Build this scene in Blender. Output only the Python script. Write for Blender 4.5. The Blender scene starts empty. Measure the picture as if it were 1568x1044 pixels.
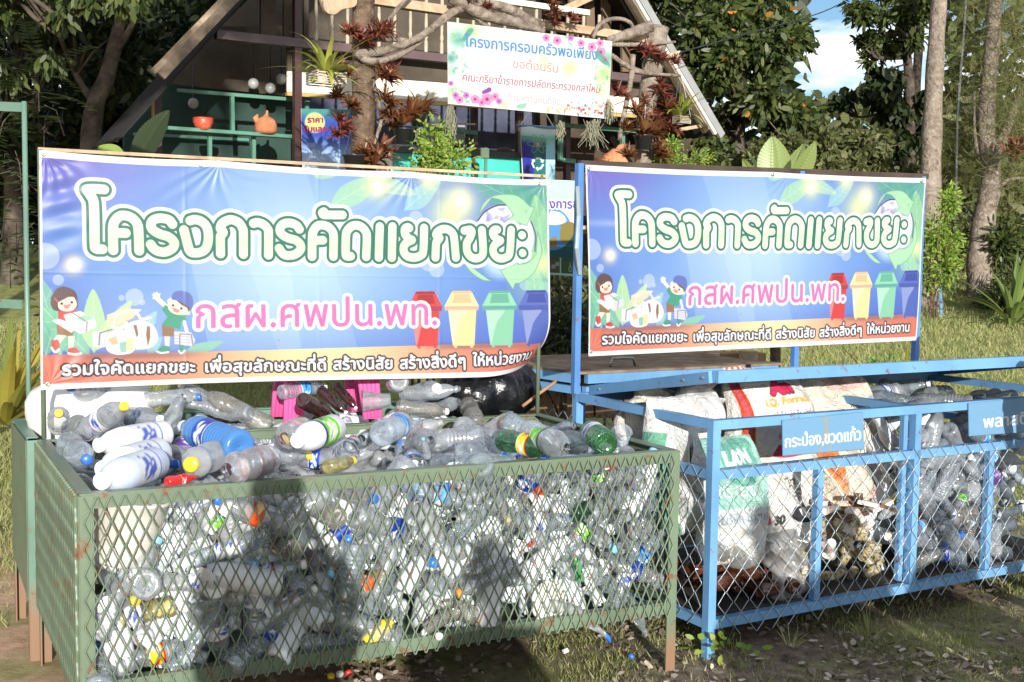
import bpy, math, random
import numpy as np
from mathutils import Vector, Matrix
R = math.radians
C = bpy.context.scene.collection
SC = bpy.context.scene
# ------------------------------------------------------------------ camera, sky, sun, exposure
F, PITCH, ROLL, CAMH = 1829.9, 0.0751, 0.015, 1.771
_c, _s = math.cos(PITCH), math.sin(PITCH)
FW = np.array([0, _c, -_s]); UP0 = np.array([0, _s, _c]); RT0 = np.array([1.0, 0, 0])
RT = RT0 * math.cos(ROLL) + UP0 * math.sin(ROLL)
UP = -RT0 * math.sin(ROLL) + UP0 * math.cos(ROLL)
CAM = np.array([0, 0, CAMH])
cd = bpy.data.cameras.new('camera'); cd.sensor_width = 36; cd.lens = F / 1568 * 36
cd.clip_start = 0.05; cd.clip_end = 6000
cam = bpy.data.objects.new('camera', cd); C.objects.link(cam); SC.camera = cam
cam.matrix_world = Matrix(((RT[0], UP[0], -FW[0], CAM[0]), (RT[1], UP[1], -FW[1], CAM[1]), (RT[2], UP[2], -FW[2], CAM[2]), (0, 0, 0, 1)))
SUN_AZ, SUN_EL = R(11.1), R(11.6)          # azimuth to the right of straight behind the camera
SDIR = np.array([math.sin(SUN_AZ) * math.cos(SUN_EL), -math.cos(SUN_AZ) * math.cos(SUN_EL), math.sin(SUN_EL)])
w = bpy.data.worlds.new('World'); SC.world = w; w.use_nodes = True
nt = w.node_tree; bg = nt.nodes['Background']
sky = nt.nodes.new('ShaderNodeTexSky'); sky.sky_type = 'NISHITA'; sky.sun_disc = False
sky.ozone_density = 3.2; sky.dust_density = .8; sky.air_density = 1.0; sky.sun_elevation = SUN_EL; sky.sun_rotation = math.pi - SUN_AZ
tc = nt.nodes.new('ShaderNodeTexCoord'); mp = nt.nodes.new('ShaderNodeMapping'); mp.inputs['Scale'].default_value = (3.2, 3.2, 11)
nz = nt.nodes.new('ShaderNodeTexNoise'); nz.inputs['Scale'].default_value = 2.6; nz.inputs['Detail'].default_value = 7
rp = nt.nodes.new('ShaderNodeValToRGB'); rp.color_ramp.elements[0].position = .40; rp.color_ramp.elements[1].position = .70
mx = nt.nodes.new('ShaderNodeMixRGB'); mx.inputs[2].default_value = (11, 11, 11.4, 1)
nt.links.new(tc.outputs['Generated'], mp.inputs[0]); nt.links.new(mp.outputs[0], nz.inputs['Vector'])
nt.links.new(nz.outputs[0], rp.inputs[0]); nt.links.new(rp.outputs[0], mx.inputs[0])
nt.links.new(sky.outputs[0], mx.inputs[1]); nt.links.new(mx.outputs[0], bg.inputs[0])
bg.inputs[1].default_value = 0.115
sd = bpy.data.lights.new('sun', 'SUN'); sd.energy = 5.0; sd.angle = R(0.5); sd.color = (1, .96, .90)
sun = bpy.data.objects.new('sun', sd); C.objects.link(sun)
sun.rotation_euler = Vector(SDIR).to_track_quat('Z', 'Y').to_euler(); sun.location = (3, -8, 6)
SC.view_settings.view_transform = 'Standard'; SC.view_settings.look = 'None'
SC.view_settings.exposure = 0.56; SC.view_settings.gamma = 1
cy = SC.cycles
cy.max_bounces = 8; cy.diffuse_bounces = 3; cy.glossy_bounces = 3; cy.transmission_bounces = 6; cy.transparent_max_bounces = 28
cy.caustics_reflective = False; cy.caustics_refractive = False; cy.sample_clamp_indirect = 4; cy.sample_clamp_direct = 0
cy.use_denoising = True
try: cy.denoiser = 'OPENIMAGEDENOISE'
except Exception: pass
# ------------------------------------------------------------------ photograph pixel -> point in the place
def ray(x, y): return FW + RT * ((x - 784) / F) + UP * ((522 - y) / F)
def at_z(x, y, z): d = ray(x, y); return CAM + d * ((z - CAMH) / d[2])
def at_y(x, y, Y): d = ray(x, y); return CAM + d * (Y / d[1])
def at_pl(x, y, p0, n): d = ray(x, y); return CAM + d * (np.dot(p0 - CAM, n) / np.dot(d, n))
def nrm(v): v = np.asarray(v, float); return v / (np.linalg.norm(v) + 1e-12)
class Plane:                                     # an upright plane through p0, running along yaw; off = metres behind it
    def __init__(s, p0, yaw):
        s.p0 = np.asarray(p0, float); s.u = np.array([math.cos(yaw), math.sin(yaw), 0]); s.n = np.array([-math.sin(yaw), math.cos(yaw), 0])
    def __call__(s, x, y, off=0.0): return at_pl(x, y, s.p0 + s.n * off, s.n)
Z = np.array([0, 0, 1.0])
rnd = random.Random(7); rng = np.random.default_rng(7)
def gz(x, y):                                    # height of the ground
    x = np.asarray(x, float); y = np.asarray(y, float)
    t = np.clip((y - 7.2) / 13, 0, 1)
    return 1.5 * (t * t * (3 - 2 * t) * .6 + t * .4) + 0.02 * np.sin(x * 1.7 + 1) * np.sin(y * 1.3) * np.clip(y / 4, 0, 1) + .25 * np.clip((-x - 2.2) / 3, 0, 1) * np.clip((y - 5.5) / 3, 0, 1)
# ------------------------------------------------------------------ building helpers
def tag(o, label=None, cat=None, group=None, kind=None):
    if label: o['label'] = label
    if cat: o['category'] = cat
    if group: o['group'] = group
    if kind: o['kind'] = kind
    return o
def empty(name, loc, label=None, cat=None, group=None):
    o = bpy.data.objects.new(name, None); C.objects.link(o); o.location = loc; o.empty_display_size = .1
    return tag(o, label, cat, group)
def link(name, me, mat=None, parent=None):
    o = bpy.data.objects.new(name, me); C.objects.link(o)
    if mat is not None and not me.materials: me.materials.append(mat)
    if parent is not None:
        o.parent = parent
        if parent.type == 'EMPTY': o.matrix_parent_inverse = Matrix.Translation(-Vector(parent.location))
    return o
class MB:
    def __init__(s): s.v = []; s.f = []; s.n = 0
    def add(s, vs, fs):
        b = s.n; s.v.extend([tuple(map(float, p)) for p in vs]); s.f.extend([tuple(i + b for i in f) for f in fs]); s.n += len(vs); return s
    def box(s, c, size, A=None):
        A = np.eye(3) if A is None else np.asarray(A, float)
        c = np.asarray(c, float); h = np.asarray(size, float) / 2
        vs = [c + A[0] * h[0] * i + A[1] * h[1] * j + A[2] * h[2] * k for i in (-1, 1) for j in (-1, 1) for k in (-1, 1)]
        return s.add(vs, [(0, 1, 3, 2), (4, 6, 7, 5), (0, 4, 5, 1), (2, 3, 7, 6), (0, 2, 6, 4), (1, 5, 7, 3)])
    def bar(s, p, q, w, h, up=(0, 0, 1), ext=0.0):
        p = np.asarray(p, float); q = np.asarray(q, float); d = nrm(q - p); p = p - d * ext; q = q + d * ext
        sd_ = np.cross(d, np.asarray(up, float))
        if np.linalg.norm(sd_) < 1e-3: sd_ = np.cross(d, np.array([0, 1.0, 0]))
        sd_ = nrm(sd_); u2 = np.cross(sd_, d)
        return s.box((p + q) / 2, (np.linalg.norm(q - p), w, h), (d, sd_, u2))
    def quad(s, *p): return s.add(p, [tuple(range(len(p)))])
    def slab(s, pts, t):                          # a flat polygon given thickness along vector t
        n = len(pts); a = [np.asarray(p, float) for p in pts]; b = [p + t for p in a]
        return s.add(a + b, [tuple(range(n))[::-1], tuple(range(n, 2 * n))] + [(i, (i + 1) % n, n + (i + 1) % n, n + i) for i in range(n)])
    def tube(s, pts, r, seg=8, cap=True, flat=None):
        P = np.asarray(pts, float); n = len(P); r = np.full(n, r) if np.isscalar(r) else np.asarray(r, float)
        T = np.gradient(P, axis=0) if n > 2 else np.repeat((P[1] - P[0])[None], 2, 0)
        T /= np.linalg.norm(T, axis=1)[:, None] + 1e-12
        a = np.array([0, 0, 1.0]) if abs(T[0][2]) < .9 else np.array([0, 1.0, 0])
        vs = []
        if flat is not None: fl = nrm(flat[0])
        N = nrm(np.cross(T[0], a))
        for i in range(n):
            N = nrm(N - T[i] * np.dot(N, T[i])); B = np.cross(T[i], N)
            for k in range(seg):
                an = 2 * math.pi * (k + .5) / seg; o = (N * math.cos(an) + B * math.sin(an)) * r[i]
                if flat is not None: o = o + fl * np.dot(o, fl) * (flat[1] - 1)
                vs.append(P[i] + o)
        fs = [(i * seg + k, i * seg + (k + 1) % seg, (i + 1) * seg + (k + 1) % seg, (i + 1) * seg + k) for i in range(n - 1) for k in range(seg)]
        if cap: fs += [tuple(range(seg))[::-1], tuple(range((n - 1) * seg, n * seg))]
        return s.add(vs, fs)
    def lathe(s, prof, seg=20, M=None, close=True):
        vs = [(r * math.cos(2 * math.pi * k / seg), r * math.sin(2 * math.pi * k / seg), z) for r, z in prof for k in range(seg)]
        if M is not None: vs = [tuple(M @ Vector(v)) for v in vs]
        m = len(prof)
        return s.add(vs, [(i * seg + k, i * seg + (k + 1) % seg, (i + 1) * seg + (k + 1) % seg, (i + 1) * seg + k) for i in range(m - 1) for k in range(seg)])
    def ball(s, c, r, seg=14, rings=9, sc=(1, 1, 1)):
        c = np.asarray(c, float)
        vs = [c + np.array([math.sin(t) * math.cos(p) * sc[0], math.sin(t) * math.sin(p) * sc[1], math.cos(t) * sc[2]]) * r
              for t in np.linspace(.02, math.pi - .02, rings) for p in np.arange(seg) * 2 * math.pi / seg]
        return s.add(vs, [(i * seg + k, (i + 1) * seg + k, (i + 1) * seg + (k + 1) % seg, i * seg + (k + 1) % seg) for i in range(rings - 1) for k in range(seg)])
    def mesh(s, name, smooth=False):
        me = bpy.data.meshes.new(name); me.from_pydata(s.v, [], s.f); me.update()
        if smooth: me.polygons.foreach_set('use_smooth', [True] * len(me.polygons))
        return me
    def build(s, name, mat, parent=None, smooth=False): return link(name, s.mesh(name, smooth), mat, parent)
def np_mesh(name, V, nper, mat=None, smooth=False):   # V (n, nper, 3): n separate polygons of nper corners
    n = len(V); me = bpy.data.meshes.new(name)
    me.vertices.add(n * nper); me.vertices.foreach_set('co', V.reshape(-1).astype(np.float32))
    me.loops.add(n * nper); me.loops.foreach_set('vertex_index', np.arange(n * nper, dtype=np.int32))
    me.polygons.add(n); me.polygons.foreach_set('loop_start', np.arange(n, dtype=np.int32) * nper)
    me.polygons.foreach_set('loop_total', np.full(n, nper, np.int32)); me.update(calc_edges=True)
    if mat: me.materials.append(mat)
    return me
def grid_mesh(name, P, mat=None, col=None, smooth=True):   # P (rows, cols, 3), col (rows, cols, 3) linear
    h, w_ = P.shape[:2]; me = bpy.data.meshes.new(name)
    idx = np.arange(h * w_).reshape(h, w_)
    q = np.stack([idx[:-1, :-1], idx[1:, :-1], idx[1:, 1:], idx[:-1, 1:]], -1).reshape(-1).astype(np.int32); n = len(q) // 4
    me.vertices.add(h * w_); me.vertices.foreach_set('co', P.reshape(-1).astype(np.float32))
    me.loops.add(n * 4); me.loops.foreach_set('vertex_index', q)
    me.polygons.add(n); me.polygons.foreach_set('loop_start', np.arange(n, dtype=np.int32) * 4)
    me.polygons.foreach_set('loop_total', np.full(n, 4, np.int32)); me.update(calc_edges=True)
    if smooth: me.polygons.foreach_set('use_smooth', np.ones(n, bool))
    if col is not None:
        a = me.color_attributes.new('print', 'FLOAT_COLOR', 'POINT')
        a.data.foreach_set('color', np.concatenate([col.reshape(-1, 3), np.ones((h * w_, 1))], 1).reshape(-1).astype(np.float32))
    if mat: me.materials.append(mat)
    return me
# ------------------------------------------------------------------ materials
MATS = {}
class Nodes:
    def __init__(s, m): s.t = m.node_tree; s.p = s.t.nodes.get('Principled BSDF'); s.out = s.t.nodes.get('Material Output')
    def n(s, ty, **kw):
        nd = s.t.nodes.new('ShaderNode' + ty)
        for k, v in kw.items():
            if k in nd.inputs: nd.inputs[k].default_value = v
            else: setattr(nd, k, v)
        return nd
    def l(s, a, b): s.t.links.new(a, b)
    def ramp(s, fac, stops):
        r_ = s.n('ValToRGB'); e = r_.color_ramp.elements
        while len(e) < len(stops): e.new(.5)
        for el, (p, c) in zip(e, stops): el.position = p; el.color = (*c, 1)
        s.l(fac, r_.inputs[0]); return r_.outputs[0]
    def noise(s, scale, detail=4, rough=.6, obj=True, dist=0.0):
        t = s.n('TexCoord'); z = s.n('TexNoise', Scale=scale, Detail=detail, Roughness=rough, Distortion=dist)
        s.l(t.outputs['Object' if obj else 'Generated'], z.inputs['Vector']); return z.outputs[0]
    def bump(s, h, strength=.3, dist=.01):
        b = s.n('Bump', Strength=strength, Distance=dist); s.l(h, b.inputs['Height']); s.l(b.outputs[0], s.p.inputs['Normal'])
def mat(name, stops, scale=6, rough=.6, spec=.4, detail=5, bump=0, bscale=None, metal=0, dist=0.0, bd=.006):
    m = bpy.data.materials.new(name); m.use_nodes = True; N = Nodes(m)
    if len(stops) == 3 and not hasattr(stops[0], '__len__'): stops = [(.3, tuple(c * .85 for c in stops)), (.7, tuple(min(1, c * 1.1) for c in stops))]
    N.l(N.ramp(N.noise(scale, detail, dist=dist), stops), N.p.inputs['Base Color'])
    N.p.inputs['Roughness'].default_value = rough; N.p.inputs['Specular IOR Level'].default_value = spec; N.p.inputs['Metallic'].default_value = metal
    if bump: N.bump(N.noise(bscale or scale * 4, 6), bump, bd)
    MATS[name] = m; return m
def painted(name, col, rust=.10, rough=.42, mud=0):        # gloss paint with rust spots and dust
    m = bpy.data.materials.new(name); m.use_nodes = True; N = Nodes(m)
    a = N.ramp(N.noise(3.5, 6), [(.3, tuple(c * .8 for c in col)), (.7, tuple(c * 1.12 for c in col))])
    f = N.ramp(N.noise(13, 9, .72), [(.70 - rust, (0, 0, 0)), (.76 - rust, (1, 1, 1))])
    x = N.n('MixRGB'); x.inputs[2].default_value = (.16, .075, .035, 1); N.l(f, x.inputs[0]); N.l(a, x.inputs[1])
    o_ = x.outputs[0]
    if mud:                                         # dried mud splashed up from the soil
        t = N.n('TexCoord'); sp = N.n('SeparateXYZ'); N.l(t.outputs['Object'], sp.inputs[0]); ad = N.n('Math', operation='MULTIPLY_ADD'); N.l(N.noise(7, 6, .7), ad.inputs[0]); ad.inputs[1].default_value = -.34; N.l(sp.outputs[2], ad.inputs[2])
        mr = N.n('MapRange'); N.l(ad.outputs[0], mr.inputs[0]); mr.inputs[1].default_value = mud - .05; mr.inputs[2].default_value = mud - .22; y = N.n('MixRGB'); y.inputs[2].default_value = (.21, .125, .075, 1); N.l(mr.outputs[0], y.inputs[0]); N.l(o_, y.inputs[1]); o_ = y.outputs[0]
    N.l(o_, N.p.inputs['Base Color']); N.p.inputs['Roughness'].default_value = rough
    N.bump(N.noise(60, 4), .12, .003); MATS[name] = m; return m
def leafmat(name, c1, c2, c3=None, rough=.5, trans=.35, spec=.35):
    m = bpy.data.materials.new(name); m.use_nodes = True; N = Nodes(m)
    g = N.n('NewGeometry'); st = [(0, c1), (.6, c2), (1, c3 or c2)]
    col = N.ramp(g.outputs['Random Per Island'], st); N.l(col, N.p.inputs['Base Color'])
    N.p.inputs['Roughness'].default_value = rough; N.p.inputs['Specular IOR Level'].default_value = spec
    t = N.n('BsdfTranslucent'); N.l(col, t.inputs[0]); x = N.n('MixShader'); x.inputs[0].default_value = trans
    N.l(N.p.outputs[0], x.inputs[1]); N.l(t.outputs[0], x.inputs[2]); N.l(x.outputs[0], N.out.inputs[0]); MATS[name] = m; return m
def pet(name, tint, haze=.13, hcol=(.8, .86, .92), rough=.06, refl=1.0):   # thin hollow plastic: see-through skin with sharp reflections
    m = bpy.data.materials.new(name); m.use_nodes = True; N = Nodes(m)
    tr = N.n('BsdfTransparent'); tr.inputs[0].default_value = (*tint, 1)
    gl = N.n('BsdfGlossy'); gl.inputs['Roughness'].default_value = rough; gl.inputs['Color'].default_value = (.95, .97, 1, 1)
    df = N.n('BsdfDiffuse'); df.inputs[0].default_value = (*hcol, 1); tl = N.n('BsdfTranslucent'); tl.inputs[0].default_value = (*hcol, 1)
    d2 = N.n('MixShader'); d2.inputs[0].default_value = .5; N.l(df.outputs[0], d2.inputs[1]); N.l(tl.outputs[0], d2.inputs[2])
    a = N.n('MixShader'); N.l(tr.outputs[0], a.inputs[1]); N.l(d2.outputs[0], a.inputs[2])
    hz = N.n('MapRange'); N.l(N.noise(16, 3, .5), hz.inputs[0]); hz.inputs[1].default_value = .3; hz.inputs[2].default_value = .75; hz.inputs[3].default_value = haze * .75; hz.inputs[4].default_value = haze * 1.3
    ly = N.n('LayerWeight'); ly.inputs['Blend'].default_value = .5; pw = N.n('Math', operation='POWER'); N.l(ly.outputs['Facing'], pw.inputs[0]); pw.inputs[1].default_value = 3
    ml = N.n('Math', operation='MULTIPLY'); N.l(pw.outputs[0], ml.inputs[0]); ml.inputs[1].default_value = .38; ad = N.n('Math', operation='ADD', use_clamp=True); N.l(hz.outputs[0], ad.inputs[0]); N.l(ml.outputs[0], ad.inputs[1])   # more plastic to look through at the rim
    N.l(ad.outputs[0], a.inputs[0])
    lw = N.n('LayerWeight'); lw.inputs['Blend'].default_value = .38
    fr = N.n('MapRange'); N.l(lw.outputs['Fresnel'], fr.inputs[0]); fr.inputs[1].default_value = 0; fr.inputs[2].default_value = 1; fr.inputs[3].default_value = .05 * refl; fr.inputs[4].default_value = .9 * refl
    b = N.n('MixShader'); N.l(fr.outputs[0], b.inputs[0]); N.l(a.outputs[0], b.inputs[1]); N.l(gl.outputs[0], b.inputs[2])
    bp = N.n('Bump', Strength=.45, Distance=.004); N.l(N.noise(38, 2), bp.inputs['Height'])
    for nd in (gl, df): N.l(bp.outputs[0], nd.inputs['Normal'])
    N.l(b.outputs[0], N.out.inputs[0]); N.t.nodes.remove(N.p); MATS[name] = m; return m
def plain(name, col, rough=.4, spec=.5, bump=0):
    return mat(name, [(.3, tuple(c * .93 for c in col)), (.7, tuple(min(1, c * 1.04) for c in col))], 12, rough, spec, bump=bump, bscale=40)
def printmat(name, rough=.38, rib=0, k=1.0):
    m = bpy.data.materials.new(name); m.use_nodes = True; N = Nodes(m)
    a = N.n('Attribute'); a.attribute_name = 'print'; N.l(a.outputs['Color'], N.p.inputs['Base Color'])
    N.p.inputs['Roughness'].default_value = rough; N.p.inputs['Specular IOR Level'].default_value = .35
    if rib:
        N.bump(N.noise(rib, 3), .25, .002)
    MATS[name] = m; return m
GREEN = painted('green_paint', (.12, .165, .108), .135, .42, .11); GREEN_LT = painted('pale_green_paint', (.12, .215, .16), .11, .42, .24)
BLUE = painted('blue_paint', (.125, .285, .50), .085); BLUE_DK = painted('deep_blue_paint', (.075, .19, .43), .06)
GALV = mat('galvanised_wire', (.38, .45, .50), 30, .38, .6, metal=.55)
SOILY = mat('mud_splash', (.33, .19, .10), 20, .9, .1)
WOOD = mat('weathered_wood', [(.25, (.26, .17, .10)), (.5, (.40, .29, .19)), (.75, (.52, .42, .30))], 5, .8, .2, bump=.4, dist=1.5)
WOOD_DK = mat('dark_wood', [(.3, (.035, .025, .02)), (.7, (.08, .06, .045))], 4, .7, .2, bump=.3)
BARK = mat('bark', [(.3, (.05, .034, .024)), (.55, (.15, .105, .072)), (.75, (.25, .19, .14))], 9, .9, .1, bump=.9, bscale=28, dist=1, bd=.03)
BARK_LT = mat('pale_bark', [(.3, (.11, .085, .065)), (.55, (.25, .205, .165)), (.75, (.36, .31, .26))], 9, .9, .1, bump=1, bscale=22, dist=1.2, bd=.03)
BARK_DK = mat('dark_bark', [(.3, (.035, .028, .022)), (.7, (.14, .115, .09))], 6, .9, .1, bump=.8, bd=.02)
PURPLE = painted('maroon_paint', (.05, .02, .018), .03)
METAL = mat('bare_metal', (.42, .42, .41), 20, .35, .6, metal=.8)
CREAM = mat('cream_board', [(.3, (.60, .55, .45)), (.7, (.74, .69, .58))], 3, .7, .2)
PRINT = printmat('printed_vinyl', .42); 
# ------------------------------------------------------------------ printed artwork, drawn as colours on a fine mesh
def glyphs(txt):                                  # outlines of a line of writing, in units of the type size
    def outl(t):
        cu = bpy.data.curves.new('lettering', 'FONT'); cu.body = t; cu.size = 1
        o = bpy.data.objects.new('lettering', cu); C.objects.link(o)
        dg = bpy.context.evaluated_depsgraph_get(); dg.update()
        c2 = o.evaluated_get(dg).to_curve(dg); out = []
        for sp in c2.splines:
            b = sp.bezier_points; n = len(b); pts = []
            for i in range(n):
                p0, p1, p2, p3 = [np.array(v[:2]) for v in (b[i].co, b[i].handle_right, b[(i + 1) % n].handle_left, b[(i + 1) % n].co)]
                for t_ in np.arange(5) / 5: pts.append(p0 * (1 - t_) ** 3 + 3 * p1 * t_ * (1 - t_) ** 2 + 3 * p2 * t_ ** 2 * (1 - t_) + p3 * t_ ** 3)
            if n > 1: out.append(np.array(pts))
        o.to_curve_clear() if hasattr(o, 'to_curve_clear') else None
        bpy.data.objects.remove(o); bpy.data.curves.remove(cu); return out
    full = outl(txt); tones = '\u0e48\u0e49\u0e4a\u0e4b'
    if any(c in txt for c in tones):              # a tone mark over another mark sits one step higher
        base = outl(''.join(c for c in txt if c not in tones)); key = lambda a: tuple(np.round(a[0], 2)) + (len(a),)
        bs = {key(a) for a in base}
        for a in full:
            if key(a) not in bs:
                lo, hi = a[:, 0].min(), a[:, 0].max()
                if any(b is not a and key(b) in bs and b[:, 1].min() > .45 and b[:, 0].min() < hi and b[:, 0].max() > lo - .1 for b in full): a[:, 1] += .17
    return full
def catmull(P, k=8):
    P = [np.array(p, float) for p in P]; P = [2 * P[0] - P[1]] + P + [2 * P[-1] - P[-2]]; o = []
    for i in range(1, len(P) - 2):
        for t in np.arange(k) / k:
            o.append(.5 * (2 * P[i] + (P[i + 1] - P[i - 1]) * t + (2 * P[i - 1] - 5 * P[i] + 4 * P[i + 1] - P[i + 2]) * t * t + (3 * P[i] - P[i - 1] - 3 * P[i + 1] + P[i + 2]) * t ** 3))
    o.append(P[-2]); return np.array(o)
class Canvas:
    def __init__(s, w_, h, corners=None, base=(1, 1, 1)):
        s.w, s.h = w_, h; s.a = np.tile(np.array(base, float), (h, w_, 1))
        s.yy, s.xx = np.mgrid[0:h, 0:w_].astype(float)
        if corners is None: s.H = np.eye(3)
        else:
            A = []
            for (x, y), (u, v) in zip(corners, ((0, 0), (w_ - 1, 0), (w_ - 1, h - 1), (0, h - 1))):
                A += [[x, y, 1, 0, 0, 0, -u * x, -u * y, -u], [0, 0, 0, x, y, 1, -v * x, -v * y, -v]]
            s.H = np.linalg.svd(np.array(A))[2][-1].reshape(3, 3)
    def g(s, P):
        P = np.atleast_2d(np.asarray(P, float)); q = np.c_[P, np.ones(len(P))] @ s.H.T; return q[:, :2] / q[:, 2:]
    def put(s, m, col, al=1.0):
        m = np.clip(m * al, 0, 1)[..., None]; s.a = s.a * (1 - m) + np.asarray(col, float) * m
    def cover(s, polys, ss=3):                    # non-zero winding fill, antialiased
        Hh, Ww = s.h * ss, s.w * ss; W = np.zeros((Hh, Ww + 1))
        for p in polys:
            q = (p + .5) * ss
            for (x0, y0), (x1, y1) in zip(q, np.roll(q, -1, 0)):
                if y0 == y1: continue
                sg = 1 if y1 > y0 else -1; a, b = min(y0, y1), max(y0, y1)
                r0, r1 = max(0, math.ceil(a - .5)), min(Hh - 1, math.ceil(b - .5) - 1)
                if r1 < r0: continue
                rr = np.arange(r0, r1 + 1); xs = x0 + (rr + .5 - y0) * (x1 - x0) / (y1 - y0)
                np.add.at(W, (rr, np.clip(np.ceil(xs - .5), 0, Ww).astype(int)), sg)
        W = (np.cumsum(W, 1)[:, :-1] != 0).astype(float)
        return W.reshape(s.h, ss, s.w, ss).mean((1, 3))
    def poly(s, P, col, al=1.0, raw=False):
        m = s.cover([np.asarray(P, float) if raw else s.g(P)]); s.put(m, col, al); return m
    def smooth(s, P, col, al=1.0): return s.poly(catmull(list(P) + [P[0]]), col, al)
    def dist(s, lines):
        D = np.full((s.h, s.w), 1e9)
        for L in lines:
            for p, q in zip(L[:-1], L[1:]):
                d = q - p; x0, x1 = sorted((p[0], q[0])); y0, y1 = sorted((p[1], q[1])); m = 34
                sl = (slice(max(0, int(y0 - m)), max(0, int(y1 + m))), slice(max(0, int(x0 - m)), max(0, int(x1 + m))))
                X, Y = s.xx[sl], s.yy[sl]; t = np.clip(((X - p[0]) * d[0] + (Y - p[1]) * d[1]) / (d @ d + 1e-9), 0, 1)
                D[sl] = np.minimum(D[sl], np.hypot(X - p[0] - t * d[0], Y - p[1] - t * d[1]))
        return D
    def line(s, P, wd, col, al=1.0, curve=True):
        L = s.g(catmull(P) if curve and len(P) > 2 else P); s.put(np.clip(wd / 2 - s.dist([L]) + .5, 0, 1), col, al)
    def disc(s, p, r, col, al=1.0, soft=0):
        c = s.g(p)[0]; d = np.hypot(s.xx - c[0], s.yy - c[1]); s.put(np.clip((r - d) / max(soft, 1) + .5, 0, 1), col, al)
    def glow(s, p, r, col, al=1.0):
        c = s.g(p)[0]; d = np.hypot(s.xx - c[0], s.yy - c[1]); s.put(np.exp(-(d / r) ** 2), col, al)
    def dil(s, m, r):
        o = m.copy(); k = int(math.ceil(r))
        for dy in range(-k, k + 1):
            for dx in range(-k, k + 1):
                if dx * dx + dy * dy <= r * r + .3: o = np.maximum(o, np.roll(np.roll(m, dy, 0), dx, 1))
        return o
    def text(s, txt, p0, p1, size, col, bold=0, outline=None, slant=0):   # baseline ends p0, p1; size in mesh cells
        gl = glyphs(txt); a, b = s.g([p0, p1]); xs = np.concatenate([q[:, 0] for q in gl]); x0, x1 = xs.min(), xs.max()
        d = (b - a) / (x1 - x0); n = np.array([0, -1.0]) * size; n[0] += slant * size
        m = s.cover([a + (q[:, :1] - x0) * d + q[:, 1:] * n for q in gl])
        if bold: m = s.dil(m, bold)
        if outline: s.put(s.dil(m, outline[0]), outline[1])
        s.put(m, col); return m
    def lin(s, k=1.0): return np.where(s.a <= .04045, s.a / 12.92, ((s.a + .055) / 1.055) ** 2.4) * k
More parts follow.
